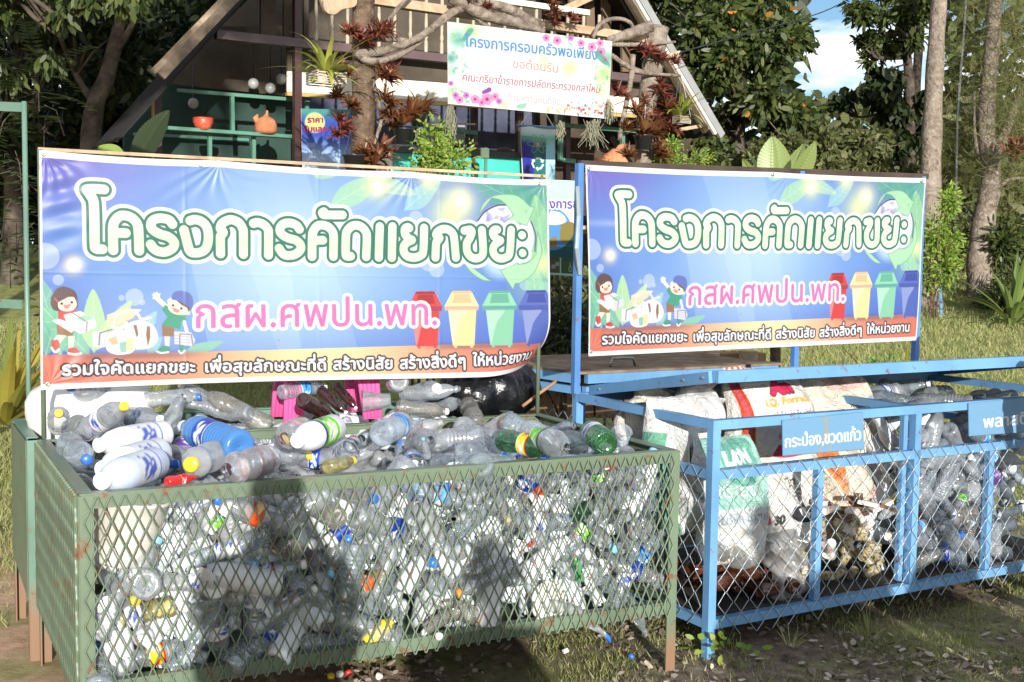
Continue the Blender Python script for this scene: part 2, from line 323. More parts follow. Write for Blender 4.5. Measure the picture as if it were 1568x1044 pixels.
def banner_art():
    c = Canvas(960, 400, ((61, 233), (838, 278), (842, 571.5), (63, 597)))
    u, v = c.xx / 959, c.yy / 399
    # ground colours of the print
    m = lambda a, b, t: a * (1 - t[..., None]) + b * t[..., None]
    deep, mid, lt = np.array([.30, .33, .74]), np.array([.45, .62, .90]), np.array([.83, .95, .99])
    t = np.exp(-((u - .47) / .22) ** 2 - ((v - .42) / .42) ** 2); t2 = np.clip(1.15 - np.hypot((u - .45) / .75, (v - .38) / .75), 0, 1)
    c.a = m(np.broadcast_to(deep, c.a.shape), mid, np.clip(t2 * 1.5, 0, 1)); c.a = m(c.a, lt, t * .75)
    c.a = m(c.a, np.array([.55, .45, .80]), np.exp(-((u - .03) / .16) ** 2 - ((v - .02) / .2) ** 2) * .6)
    c.poly([(330, 250), (470, 252), (520, 420), (560, 560), (440, 565)], (.86, .95, 1), .16)
    c.poly([(395, 330), (450, 420), (470, 565), (330, 565), (280, 330)], (.9, .97, 1), .20)
    c.put(np.exp(-((v - .30) / .018) ** 2) * np.exp(-((u - .35) / .3) ** 2), (1, 1, 1), .75)
    for q, r_ in (((70, 392), 22), ((90, 428), 9), ((208, 454), 15), ((188, 455), 5), ((220, 462), 5), ((660, 400), 20), ((672, 412), 16), ((640, 335), 14), ((803, 436), 11), ((832, 440), 12)): c.disc(q, r_, (.80, .86, 1), .62)
    # green corner of leaves
    t = np.clip(1.12 - np.hypot((1 - u) / .16, v / .30), 0, 1); c.put(t ** .6, (.40, .70, .62), .9)
    t = np.clip(1.1 - np.hypot((1 - u) / .10, (v - .4) / .36), 0, 1); c.put(t ** .7, (.62, .86, .66), .8)
    def leaf(a, b, wd, col, al, vein=True):
        a, b = np.array(a, float), np.array(b, float); d = b - a; n = np.array([-d[1], d[0]]); n = n / np.linalg.norm(n) * wd
        c.smooth([a, a + d * .3 + n * .9, a + d * .65 + n * .75, b, a + d * .65 - n * .75, a + d * .3 - n * .9], col, al)
        if vein:
            c.line([a, b], 1.1, (.92, 1, .88), .55)
            for k in (.25, .4, .55, .7): 
                p = a + d * k; c.line([p, p + d * .14 + n * .6], .8, (.92, 1, .88), .4); c.line([p, p + d * .14 - n * .6], .8, (.92, 1, .88), .4)
    leaf((478, 262), (520, 268), 10, (.72, .90, .72), .7); leaf((508, 316), (596, 268), 19, (.70, .90, .74), .8); leaf((622, 324), (676, 276), 16, (.66, .88, .90), .7)
    leaf((560, 270), (640, 300), 14, (.80, .95, .75), .6); leaf((830, 390), (770, 270), 26, (.45, .74, .66), .85); leaf((835, 330), (720, 272), 24, (.38, .68, .62), .8)
    leaf((838, 430), (818, 300), 22, (.62, .84, .66), .85); leaf((822, 470), (812, 395), 14, (.66, .88, .72), .75)
    for q, r_ in (((582, 288), 26), ((658, 276), 22), ((707, 306), 34), ((690, 330), 40), ((112, 405), 16), ((828, 404), 20)): c.glow(q, r_, (1, 1, .72) if q[0] > 300 else (1, .86, .72), .8)
    for q, r_ in (((582, 286), 13), ((707, 308), 17), ((658, 274), 10), ((116, 404), 12)): c.glow(q, r_, (1, 1, .95), 1)
    # leaves bottom left
    for a, b, wd, col in (((95, 545), (60, 425), 26, (.50, .78, .68)), ((70, 545), (100, 440), 22, (.46, .74, .64)), ((140, 545), (66, 470), 24, (.52, .80, .66)), ((146, 540), (144, 442), 20, (.74, .92, .66)), ((150, 535), (203, 460), 16, (.78, .93, .66)), ((196, 540), (242, 476), 16, (.55, .80, .82)), ((228, 540), (250, 515), 9, (.55, .80, .80)), ((282, 541), (345, 522), 9, (.60, .84, .72))): leaf(a, b, wd, col, .9, wd > 12)
    c.glow((210, 515), 60, (1, 1, 1), .35)
    # ground strip
    yb = 541
    strip = [(58, 543), (300, 538), (600, 530), (845, 523), (845, 580), (58, 605)]
    sm = c.cover([c.g(strip)]); tt = np.exp(-((u - .5) / .25) ** 2)
    c.a = c.a * (1 - sm[..., None]) + (np.array([.90, .50, .42]) * (1 - tt[..., None]) + np.array([1, .93, .72]) * tt[..., None]) * sm[..., None]
    for x0, x1, y in ((90, 330, 541), (630, 842, 527)):
        c.put(np.exp(-((c.yy - c.g(((x0 + x1) / 2, y + 2))[0][1]) / 7) ** 2 - ((c.xx - c.g(((x0 + x1) / 2, y))[0][0]) / 110) ** 4), (.42, .36, .42), .5)
    # recycling globe
    gc = (772, 362); cc = c.g(gc)[0]
    c.disc(gc, 66, (.93, .94, 1), 1); c.disc((768, 395), 40, (.80, .92, 1), .8, 20)
    for k in range(26):
        p = np.array(gc) + rng.normal(0, 1, 2) * (20, 16) + (0, -24); c.smooth([p + rng.normal(0, 5, 2) for _ in range(5)], (.62, .62, .82), .55)
    c.line([(728, 345), (742, 325), (760, 315), (775, 314)], 3, (.22, .22, .38)); c.line([(812, 340), (819, 360), (818, 385)], 3, (.38, .38, .55))
    ga, gl_ = (.45, .66, .58), (.72, .91, .74)
    def arrow(P): 
        c.poly(P, gl_, .97); c.line(np.vstack([P, P[:1]]), 1.4, ga, .9, False)
    arrow(np.r_[catmull([(733, 330), (742, 310), (760, 299), (790, 300), (812, 318)]), [(817, 318), (806, 346), (777, 336), (786, 330)], catmull([(786, 330), (775, 314), (765, 306), (753, 303)])])
    arrow(np.r_[catmull([(822, 355), (828, 385), (818, 415), (800, 431), (789, 434)]), [(786, 443), (767, 414), (794, 402), (793, 405)], catmull([(793, 405), (808, 402), (820, 390)])])
    arrow(np.r_[catmull([(712, 400), (722, 415), (740, 428), (755, 430)]), catmull([(755, 430), (745, 424), (726, 409), (724, 402)])])
    # bins
    for x, y, col, lid in ((655, 446, (.88, .30, .30), (.70, .22, .24)), (710, 445, (1, .92, .66), (1, .78, .60)), (766, 444.5, (.58, .84, .70), (.42, .72, .62)), (820, 444, (.36, .44, .76), (.28, .33, .66))):
        k = np.array
        b = lambda dx, dy: (x + dx, y + dy - dx * .012)
        c.poly([b(-20, 28), b(22, 28), b(19, 84), b(-13, 84)], col); c.poly([b(-11, 84), b(-7, 84), b(-7, 87), b(-11, 87)], col); c.poly([b(13, 84), b(17, 84), b(17, 87), b(13, 87)], col)
        c.smooth([b(-20, 30), b(-6, 30), b(8, 30), b(-4, 50), b(-11, 78), b(-14, 78)], tuple(.5 + .5 * q for q in col), .75)
        c.poly([b(-15, 2), b(15, 2), b(26, 24), b(-26, 24)], tuple(min(1, q * 1.05) for q in col)); c.poly([b(-11, 5), b(12, 5), b(15, 19), b(-14, 19)], lid, .9)
        c.poly([b(-14, 0), b(14, 0), b(15, 4), b(-15, 4)], lid); c.poly([b(-26, 23), b(26, 23), b(25, 30), b(-25, 30)], lid, .75)
    # the two children with their bundles, and the bags between them
    sk, br, rd, gn, wt = (1, .93, .86), (.62, .48, .36), (.86, .36, .36), (.30, .66, .54), (1, 1, 1)
    ol = (.55, .5, .52)
    def z7(*P): return [(60 + x / 6.533, 420 + y / 6.533) for x, y in P]
    c.poly(z7((180, 500), (240, 490), (350, 530), (345, 620), (185, 595)), br); c.poly(z7((195, 360), (380, 350), (400, 520), (200, 530)), rd)
    c.poly(z7((190, 600), (280, 605), (210, 690), (150, 650)), sk); c.poly(z7((300, 610), (365, 610), (350, 740), (300, 740)), sk)
    c.smooth(z7((125, 660), (195, 650), (210, 720), (165, 775), (135, 740)), (.85, .35, .33)); c.smooth(z7((295, 740), (370, 725), (425, 780), (400, 795), (310, 785)), (.85, .35, .33))
    c.line(z7((130, 730), (165, 772), (205, 745)), 3.5, wt); c.line(z7((300, 785), (370, 795), (425, 785)), 3.5, wt)
    c.smooth(z7((120, 230), (180, 140), (270, 120), (370, 170), (395, 270), (370, 345), (180, 360), (125, 310)), (.42, .33, .34))
    c.smooth(z7((190, 270), (260, 220), (340, 210), (385, 290), (350, 350), (270, 365), (205, 340)), sk); c.poly(z7((185, 280), (300, 220), (385, 220), (350, 150), (200, 160)), (.42, .33, .34))
    for e in ((232, 288), (334, 274)): c.disc(z7(e)[0], 2.0, (.2, .16, .16))
    c.smooth(z7((245, 300), (285, 298), (325, 290), (300, 335), (265, 335)), (.95, .60, .56)); c.line(z7((160, 235), (188, 265)), 2.2, (.9, .4, .4))
    c.poly(z7((250, 400), (420, 360), (575, 440), (420, 500)), (.92, .97, .94)); c.poly(z7((250, 400), (420, 500), (575, 440), (585, 520), (420, 590), (300, 520)), (.97, .97, .99))
    for k in range(4): c.line(z7((420, 505 + k * 22), (578, 447 + k * 22)), .9, ol, .7, False)
    c.poly(z7((380, 430), (480, 395), (560, 435), (450, 470)), (.60, .86, .74), .9); c.line(z7((340, 380), (490, 470), (480, 570)), 1.6, (.7, .5, .52), 1, False); c.poly(z7((130, 455), (210, 440), (400, 510), (330, 580)), wt, .9)
    c.poly(z7((690, 400), (860, 340), (1040, 345), (940, 440), (760, 510), (690, 520)), (.97, .93, .80))
    for k in range(4): c.line(z7((692, 420 + k * 26), (770, 440 + k * 24), (1010, 370 + k * 22)), .9, (.75, .65, .5), .7, False)
    c.line(z7((760, 510), (770, 420), (900, 350)), 1.6, wt, 1, False)
    c.poly(z7((545, 570), (690, 550), (690, 720), (545, 720)), (.93, .93, .98)); c.line(z7((610, 700), (620, 580), (740, 545)), 2, (.45, .45, .5), 1, False)
    c.smooth(z7((860, 520), (940, 470), (1040, 455), (1150, 500), (1205, 600), (1180, 690), (1080, 740), (960, 735), (900, 660)), (.98, .98, 1))
    c.smooth(z7((665, 680), (690, 600), (780, 550), (900, 560), (990, 620), (995, 700), (940, 780), (800, 800), (700, 765)), (.99, .99, 1))
    c.line(z7((665, 680), (690, 600), (780, 550), (900, 560), (990, 620), (995, 700), (940, 780), (800, 800), (700, 765), (665, 680)), 1, ol, .6)
    c.poly(z7((955, 500), (990, 500), (1010, 600), (990, 620)), br); c.poly(z7((1095, 510), (1125, 515), (1130, 620), (1105, 720), (1085, 600)), br)
    c.poly(z7((1010, 570), (1060, 570), (1090, 640), (1085, 735), (1000, 735)), (.94, .95, .98)); c.line(z7((1040, 560), (1045, 735)), .9, ol, .6)
    c.poly(z7((700, 640), (780, 610), (810, 690), (740, 700)), (.96, .78, .62)); c.poly(z7((700, 690), (840, 730), (800, 790), (700, 750)), (.90, .92, .98)); c.poly(z7((815, 680), (890, 660), (890, 770), (830, 780)), (.62, .82, .74)); c.poly(z7((890, 630), (965, 640), (955, 760), (885, 760)), (1, .90, .70))
    for a, b in (((830, 545), (890, 480)), ((830, 545), (745, 515)), ((1035, 445), (985, 365)), ((1035, 445), (1130, 425))): c.line(z7(a, b), 4.5, (.98, .98, 1)); c.line(z7(a, b), 1, ol, .6)
    c.line(z7((1180, 220), (1290, 320)), 8, sk); c.disc(z7((1190, 215))[0], 6, sk); [c.line(z7((1190, 215), e), 2.4, sk) for e in ((1150, 200), (1165, 180), (1195, 175), (1225, 190), (1155, 235))]
    c.poly(z7((1275, 300), (1340, 330), (1480, 400), (1490, 450), (1440, 470), (1430, 545), (1240, 500), (1300, 420), (1245, 345)), gn); c.poly(z7((1245, 500), (1370, 530), (1365, 615), (1250, 610)), br)
    c.line(z7((1470, 470), (1500, 580)), 6, sk); c.poly(z7((1270, 615), (1325, 615), (1320, 730), (1280, 730)), sk)
    c.smooth(z7((1195, 760), (1250, 710), (1325, 720), (1310, 770), (1220, 780)), (.30, .64, .54)); c.line(z7((1195, 765), (1240, 780), (1310, 772)), 3, wt); c.smooth(z7((1420, 700), (1480, 700), (1470, 760), (1430, 780)), (.30, .64, .54)); c.line(z7((1415, 760), (1440, 785), (1475, 755)), 3, wt)
    c.poly(z7((1370, 565), (1540, 575), (1580, 650), (1560, 715), (1370, 690)), (.90, .90, .94)); c.line(z7((1425, 720), (1425, 590), (1540, 595), (1560, 710)), 1.7, (.5, .5, .55), 1, False)
    for k in range(3): c.line(z7((1372, 605 + k * 30), (1560, 625 + k * 28)), .8, ol, .6, False)
    c.smooth(z7((1305, 250), (1340, 230), (1480, 240), (1520, 360), (1470, 400), (1370, 390), (1310, 340)), sk); c.disc(z7((1318, 262))[0], 3.5, sk); c.disc(z7((1510, 380))[0], 3.5, sk)
    c.poly(z7((1340, 250), (1380, 245), (1440, 300), (1500, 330), (1510, 370), (1545, 330), (1550, 240), (1400, 200)), (.45, .36, .36)); c.smooth(z7((1340, 245), (1360, 180), (1440, 160), (1530, 190), (1560, 260), (1540, 335), (1470, 290), (1400, 260)), (.42, .48, .78))
    for e in ((1357, 305), (1440, 336)): c.disc(z7(e)[0], 2.0, (.2, .16, .16))
    c.smooth(z7((1345, 325), (1420, 350), (1405, 378), (1365, 365)), (.95, .60, .56))
    # title: rounded strokes traced as centre lines
    def A1(P): return [(100 + x / 6.525, 260 + y / 6.525) for x, y in P]
    def A2(P): return [(280 + x / 7.84, 300 + y / 7.84) for x, y in P]
    def A3(P): return [(460 + x / 7.84, 300 + y / 7.84) for x, y in P]
    def A4(P): return [(640 + x / 6.525, 290 + y / 6.525) for x, y in P]
    T = [A1([(398, 197), (300, 192), (235, 196), (228, 208), (262, 260), (292, 320), (300, 500), (303, 740), (318, 785), (380, 790)]),
         A1([(490, 800), (487, 600), (500, 520), (550, 465), (610, 455), (680, 480), (732, 540), (745, 620), (752, 805)]), A1([(500, 628), (615, 630)]),
         A1([(1088, 543), (1050, 500), (960, 482), (890, 505), (870, 555), (893, 600), (960, 640), (1050, 670), (1105, 725), (1090, 780), (1020, 817), (950, 812), (900, 785), (868, 742)]),
         A2([(110, 300), (170, 288), (250, 312), (310, 375), (332, 470), (322, 580), (285, 650), (215, 680), (140, 680), (105, 655), (85, 600), (35, 410)]),
         A2([(480, 695), (478, 510), (490, 475), (512, 440), (478, 395), (500, 340), (560, 303), (620, 293), (700, 325), (745, 390), (757, 450), (757, 700)]),
         A2([(880, 333), (930, 322), (1000, 345), (1050, 395), (1062, 455), (1060, 708)]),
         A2([(1435, 398), (1400, 352), (1330, 325), (1260, 330), (1212, 365), (1200, 420), (1230, 465), (1300, 505), (1390, 530), (1445, 580), (1448, 640), (1390, 695), (1310, 713), (1240, 695), (1190, 628)]),
         A3([(175, 725), (178, 490), (195, 415), (240, 360), (300, 348), (370, 370), (420, 425), (435, 490), (432, 725)]), A3([(185, 532), (305, 530)]),
         A3([(318, 188), (300, 200), (312, 222), (360, 226), (540, 228)]),
         A3([(640, 722), (598, 722), (580, 690), (583, 480), (600, 415), (650, 365), (710, 353), (770, 375), (815, 425), (832, 490), (825, 730)]),
         A3([(985, 370), (975, 738)]), A3([(1135, 373), (1130, 742)]),
         A3([(1332, 393), (1310, 385), (1282, 405), (1285, 465), (1330, 520), (1365, 535), (1310, 562), (1272, 610), (1275, 680), (1320, 728), (1395, 742), (1465, 720), (1502, 660), (1508, 390)]),
         A4([(195, 680), (200, 545), (215, 510), (232, 485), (200, 460), (215, 425), (265, 398), (320, 405), (363, 445), (378, 510), (395, 680)]),
         A4([(475, 412), (530, 402), (546, 430), (525, 490), (500, 540), (505, 620), (540, 670), (590, 688), (640, 668), (660, 610), (645, 405)]),
         A4([(795, 402), (770, 402), (752, 425), (762, 465), (800, 500), (825, 512), (780, 545), (757, 590), (768, 650), (820, 688), (880, 678), (918, 630), (930, 405)])]
    L = [c.g(catmull(P, 6) if len(P) > 2 else P) for P in T] + [c.g(np.array([p, np.array(p) + .3])) for p in A4([(1036, 458), (1042, 635)])]
    D = c.dist(L)
    for r_, col in ((19.5, (1, 1, 1)), (13.2, (.22, .50, .43))): c.put(np.clip(r_ - D + .5, 0, 1), col)
    fill = np.broadcast_to(np.array([1, 1, .90]), c.a.shape).copy(); yl = np.exp(-((c.yy - 145) / 16) ** 2)[..., None] * .55; fill = fill * (1 - yl) + np.array([.78, 1, .80]) * yl
    fm = np.clip(8.2 - D + .5, 0, 1)[..., None]; c.a = c.a * (1 - fm) + fill * fm
    c.text('กสผ.ศพปน.พท.', (303, 501), (673, 497), 74, (.95, .50, .75), 1.2, (6, (1, 1, 1)))
    c.text('รวมใจคัดแยกขยะ', (97, 574), (302, 570), 31, (1, 1, 1), 1.2, (3.2, (.26, .22, .24)))
    c.text('เพื่อสุขลักษณะที่ดี', (318, 570), (503, 567), 31, (1, 1, 1), 1.2, (3.2, (.26, .22, .24)))
    c.text('สร้างนิสัย', (515, 566), (605, 564), 31, (1, 1, 1), 1.2, (3.2, (.26, .22, .24)))
    c.text('สร้างสิ่งดีๆ', (617, 564), (715, 560), 31, (1, 1, 1), 1.2, (3.2, (.26, .22, .24)))
    c.text('ให้หน่วยงาน', (727, 559), (823, 555), 31, (1, 1, 1), 1.2, (3.2, (.26, .22, .24)))
    e = (v > .975) | (v < .028) | (u > .9965) | (u < .004); c.a[e] = (1, 1, 1)
    gr = np.random.default_rng(12); d_ = sum(gr.uniform(.3, 1) * np.sin(c.xx * gr.uniform(.004, .05) + c.yy * gr.uniform(.002, .02) + gr.uniform(0, 6)) for _ in range(10)); c.put(np.clip(d_ / 9, 0, 1), (.80, .82, .82), .16)   # dust and fading
    for k in range(26): c.disc((gr.uniform(64, 834), gr.uniform(240, 590)), gr.uniform(.8, 2.4), (.55, .5, .45), .35)
    return c
def hang_sheet(name, canvas, fn, matl, parent=None, k=.45, th=.0):
    P = fn(canvas.xx / (canvas.w - 1), canvas.yy / (canvas.h - 1)); return link(name, grid_mesh(name, P, matl, canvas.lin(k)), None, parent)
# ------------------------------------------------------------------ setting: ground, hill
xs = np.concatenate([np.linspace(-900, -12, 24), np.linspace(-11.5, 14, 110), np.linspace(15, 900, 24)])
ys = np.concatenate([np.linspace(-400, -6, 14), np.linspace(-5.5, 24, 130), np.linspace(26, 1200, 24)])
gx, gy = np.meshgrid(xs, ys); gzv = gz(gx, gy) + rng.normal(0, .006, gx.shape) * (np.abs(gx) < 9) * (gy < 12) - .012
gm = bpy.data.materials.new('ground_soil'); gm.use_nodes = True; N = Nodes(gm)
soil = N.ramp(N.noise(9, 8, .7), [(.3, (.36, .21, .125)), (.55, (.58, .38, .25)), (.75, (.70, .53, .39))])
mulch = N.ramp(N.noise(14, 8, .75), [(.3, (.07, .052, .04)), (.55, (.22, .17, .13)), (.75, (.42, .35, .28))])
turf = N.ramp(N.noise(7, 8, .7), [(.3, (.13, .15, .045)), (.55, (.26, .27, .10)), (.75, (.40, .37, .18))])
tcn = N.n('TexCoord'); sx = N.n('SeparateXYZ'); N.l(tcn.outputs['Object'], sx.inputs[0])
def rngmap(o, a, b):
    q = N.n('MapRange'); N.l(o, q.inputs[0]); q.inputs[1].default_value = a; q.inputs[2].default_value = b; return q.outputs[0]
m1 = N.n('MixRGB'); N.l(rngmap(sx.outputs[0], -1.6, .2), m1.inputs[0]); N.l(soil, m1.inputs[1]); N.l(mulch, m1.inputs[2])
pt = N.n('Math', operation='MULTIPLY'); N.l(N.ramp(N.noise(1.3, 4), [(.46, (0, 0, 0)), (.62, (1, 1, 1))]), pt.inputs[0]); pt.inputs[1].default_value = .75
mxx = N.n('Math', operation='MAXIMUM'); N.l(pt.outputs[0], mxx.inputs[0]); N.l(rngmap(sx.outputs[1], 6.6, 8.2), mxx.inputs[1])
m2 = N.n('MixRGB'); N.l(mxx.outputs[0], m2.inputs[0]); N.l(m1.outputs[0], m2.inputs[1]); N.l(turf, m2.inputs[2])
N.l(m2.outputs[0], N.p.inputs['Base Color']); N.p.inputs['Roughness'].default_value = .95; N.p.inputs['Specular IOR Level'].default_value = .1
N.bump(N.noise(38, 7, .75), .8, .014)
tag(link('ground', grid_mesh('ground', np.stack([gx, gy, gzv], -1), gm)), kind='structure')
hx, hy = np.meshgrid(np.linspace(-1500, 1800, 90), np.linspace(900, 1500, 12))
hh = 20 + (95 + 45 * np.sin(hx / 190 + .6) + 22 * np.sin(hx / 71) + 6 * np.sin(hx / 23)) * np.sin(np.clip((hy - 900) / 600, 0, 1) * math.pi / 2)
tag(link('hill', grid_mesh('hill', np.stack([hx, hy, hh], -1), mat('hazed_hill_forest', [(.3, (.06, .09, .12)), (.7, (.11, .15, .19))], .03, .95, .05))), kind='structure')  # distance haze is put into the bluish forest colour
# ------------------------------------------------------------------ wire work
def zigzag(mb, o, u, L, z0, z1, pitch, rowh, r, n, seg=5, flat=1.0, weave=0.0, top=None, ragged=0):
    """diamond netting on the upright plane o + u*t; every wire is one zigzag from top to bottom"""
    u = nrm(u); nw = int(L / (pitch / 2)); nr = int(round((z1 - z0) / rowh))
    for i in range(1, nw):
        pts = []
        for k in range(nr + 1):
            a = 1 if (k + i) % 2 == 0 else -1
            x = i * pitch / 2 + a * (pitch / 4 - r * .5)
            wv = weave * (1 if (k // 2 + i) % 2 else -1)
            pts.append(np.asarray(o) + u * np.clip(x, 0, L) + Z * (z1 - k * (z1 - z0) / nr) + n * (wv + (.0012 if i % 2 else 0)))
        if ragged and rnd.random() < ragged: pts = pts[:-1]
        P = np.array(pts); mid = (P[:-1] + P[1:]) / 2        # rounded knees
        Q = [P[0]]
        for k in range(len(P) - 1):
            if k: Q += [P[k] * .88 + mid[k - 1] * .12, P[k] * .88 + mid[k] * .12]
            Q.append(mid[k])
        Q.append(P[-1]); mb.tube(Q, r, seg, False, (n, flat))
# ------------------------------------------------------------------ green cage in front
ZR = .947
gFL, gFR, gBR, gBL = at_z(121, 757, ZR), at_z(1041, 689, ZR), at_z(826, 632, ZR), at_z(57, 673, ZR)
down = lambda p, z: np.array([p[0], p[1], z])
cage = empty('mesh_cage', (*((gFL + gFR + gBL + gBR) / 4)[:2], 0), 'green expanded metal cage in front heaped with clear plastic bottles', 'cage', None)
gu, gs_l, gs_r = nrm(gFR - gFL), nrm(gBL - gFL), nrm(gBR - gFR); gn = nrm(np.cross(gu, Z)); gn = gn if gn[1] < 0 else -gn
inw = -gn
def angle_post(p, a, b, z0, z1, root, mt, w_=.046, name='corner_post', label=None):
    mb = MB(); p = np.asarray(p, float)
    mb.bar(down(p + a * w_ / 2 , z0), down(p + a * w_ / 2, z1), .006, w_, a)
    mb.bar(down(p + b * (w_ / 2 + .0035), z0), down(p + b * (w_ / 2 + .0035), z1 - .001), .0065, w_ - .007, b)
    return mb.build(name, mt, root)
for p, a, b in ((gFL, gu, gs_l), (gFR, -gu, gs_r), (gBR, -gu, -gs_r), (gBL, gu, -gs_l)): angle_post(p, a, b, -.03 if p is not gFL else -.03, ZR - .007, cage, GREEN)
def angle_rail(p, q, ins, z, root, mt, name='top_rail', w_=.046):
    mb = MB(); d = nrm(q - p)
    mb.bar(down(p + d * .001 + ins * w_ / 2, z - .003), down(q - d * .001 + ins * w_ / 2, z - .003), w_, .0055)
    mb.bar(down(p + d * .008 + ins * .0035, z - .006 - w_ / 2), down(q - d * .008 + ins * .0035, z - .006 - w_ / 2), .0055, w_)
    return mb.build(name, mt, root)
for p, q, ins in ((gFL, gFR, inw), (gBL, gBR, -inw), (gFL + gs_l * .047, gBL - gs_l * .047, gu), (gFR + gs_r * .047, gBR - gs_r * .047, -gu)):
    angle_rail(p, q, ins, ZR, cage, GREEN)
    o = angle_rail(p, q, ins, .30, cage, GREEN, 'bottom_rail')
mb = MB(); zigzag(mb, gFL + gn * .009 - Z * gFL[2], gu, np.linalg.norm(gFR - gFL), .24, .935, .0440, .0435, .0029, gn, 5, 1.6); mb.build('front_mesh', GREEN, cage, True)
nl = nrm(np.cross(gs_l, Z)); nl = nl if nl[0] < 0 else -nl
mb = MB(); zigzag(mb, gFL + nl * .006 - Z * gFL[2], gs_l, np.linalg.norm(gBL - gFL), .24, .94, .044, .0435, .0036, nl, 5, 2.6); mb.build('side_mesh', GREEN, cage, True)
nr_ = nrm(np.cross(gs_r, Z)); nr_ = nr_ if nr_[0] > 0 else -nr_
mb = MB(); zigzag(mb, gFR + nr_ * .006 - Z * gFR[2], gs_r, np.linalg.norm(gBR - gFR), .24, .94, .044, .0435, .0033, nr_, 5, 1.5); mb.build('side_mesh', GREEN, cage, True)
mb = MB(); zigzag(mb, gBL + inw * .006 - Z * gBL[2], nrm(gBR - gBL), np.linalg.norm(gBR - gBL), .24, .94, .044, .0435, .0033, inw, 4, 1.5); mb.build('back_mesh', GREEN, cage, True)
MB().slab([down(p, .262) for p in (gFL + gu * .05 + inw * .05, gFR - gu * .05 + inw * .05, gBR - gu * .05 - inw * .05, gBL + gu * .05 - inw * .05)], -Z * .012).build('floor_plate', GREEN, cage)
PB1 = Plane(gBL, math.atan2((gBR - gBL)[1], (gBR - gBL)[0]))
for x, y in ((61, 228), (829, 268)):
    t = PB1(x, y, .012); MB().tube([down(t, ZR + .001), t], .0105, 10).build('banner_post', GREEN, cage, True)
MB().bar(PB1(58, 228, .012), PB1(840, 270, .012), .012, .014).build('banner_rail', WOOD, cage)
# banner on the green cage
ART = banner_art()
def ban1(u, v):
    q = np.zeros(u.shape + (3,)); TL, TR, BR, BL = [PB1(x, y, -.012) for x, y in ((60, 229.5), (839, 275), (842, 571.5), (62.5, 597.5))]
    u = u[..., None]; v = v[..., None]
    q = TL * (1 - u) * (1 - v) + TR * u * (1 - v) + BR * u * v + BL * (1 - u) * v
    q = q - Z * (.010 * np.abs(np.sin(math.pi * np.interp(u, (0, .31, .69, 1), (0, 1, 2, 3)))) * (1 - v) ** 3)
    sag = .016 * np.sin(u * math.pi * 2.2 + .4) * np.sin(v * math.pi) + .005 * np.sin(u * 9 + v * 5) + sum(.0016 * np.sin(np.arctan2(v - gv, (u - gu_) * 2.4) * 15 + gu_ * 9 + 2 * np.sin(u * 31 + v * 17)) * np.exp(-(((u - gu_) * 2.4) ** 2 + (v - gv) ** 2) / .06) for gu_, gv in ((0.01, .02), (.31, .01), (.69, .01), (.015, .97), (.99, .02)))
    cr = .006 * np.exp(-((u - .035) / .03) ** 2) * np.sin(v * 60 + u * 40) * np.exp(-((v - .2) / .22) ** 2) + .006 * np.exp(-((u - .05 - .12 * (1 - v)) / .02) ** 2) * np.clip(v - .55, 0, 1) * 2
    q = q - PB1.n * (sag + cr)
    k = np.clip((u + v * .55 - 1.385) / .165, 0, 1.0)          # the loose lower corner rolls back
    q = q + PB1.n * .12 * k ** 2 + PB1.u * -.07 * k ** 2 + Z * .055 * k ** 2
    q = q - PB1.n * sum(.0010 * np.exp(-((u - f_) / .0035) ** 2) * (1 + .5 * np.sin(v * 19 + f_ * 40)) for f_ in (.247, .5, .752)) - PB1.n * .0010 * np.exp(-((v - .505) / .006) ** 2)
    e = np.clip((v - .9) / .1, 0, 1); q = q + Z * .008 * np.sin(u * 5.2) * e
    return q
b1 = tag(hang_sheet('banner', ART, ban1, PRINT), 'large blue vinyl banner tied above the green cage, its lower right corner curling', 'banner')
def grommet(plane, x, y, root, off=-.017):
    p = plane(x, y, off); M = Matrix.Translation(Vector(p)) @ Matrix(np.c_[np.r_[[plane.u], [Z], [-plane.n]].T, [0, 0, 0]].tolist() + [[0, 0, 0, 1]])
    mb = MB(); mb.lathe([(.004, .001), (.0045, .003), (.0085, .003), (.010, 0)], 12, M); mb.build('grommet', METAL, root, True)
for x, y in ((67, 236), (308, 253), (603, 270), (73, 588), (826, 281)): grommet(PB1, x, y, b1)
# ------------------------------------------------------------------ blue cage with tilted lid
BO = np.array([.8897, 5.1857, 0]); BYAW = .5305; BF = Plane(BO, BYAW); bu, bn = BF.u, BF.n; ZB = 1.027; BD = 1.08; BW = 2.62
bcage = empty('mesh_cage', (*(BO + bu * BW / 2 + bn * BD / 2)[:2], 0), 'blue chain link sorting cage with its lid propped up on full sacks', 'cage')
def sq(p, q, w_, name, root, mt=BLUE, up=None): return MB().bar(p, q, w_, w_, bu if up is None else up).build(name, mt, root)
B = lambda t, d, z: BO + bu * t + bn * d + Z * z
w_ = .042
for t, d, z0, z1 in ((0, 0, -.02, ZB - w_ / 2), (1.275, 0, .16, ZB - w_ / 2), (BW, 0, -.02, ZB - w_ / 2), (0, BD, -.02, ZB - w_ / 2), (BW, BD, -.02, ZB - w_ / 2), (1.275, BD, .0, ZB - w_ / 2)): sq(B(t, d, z0), B(t, d, z1), w_, 'corner_post' if t != 1.275 else 'middle_post', bcage)
for t in (.635, 1.84): sq(B(t, .002, .16), B(t, .002, .80), .036, 'upright', bcage)
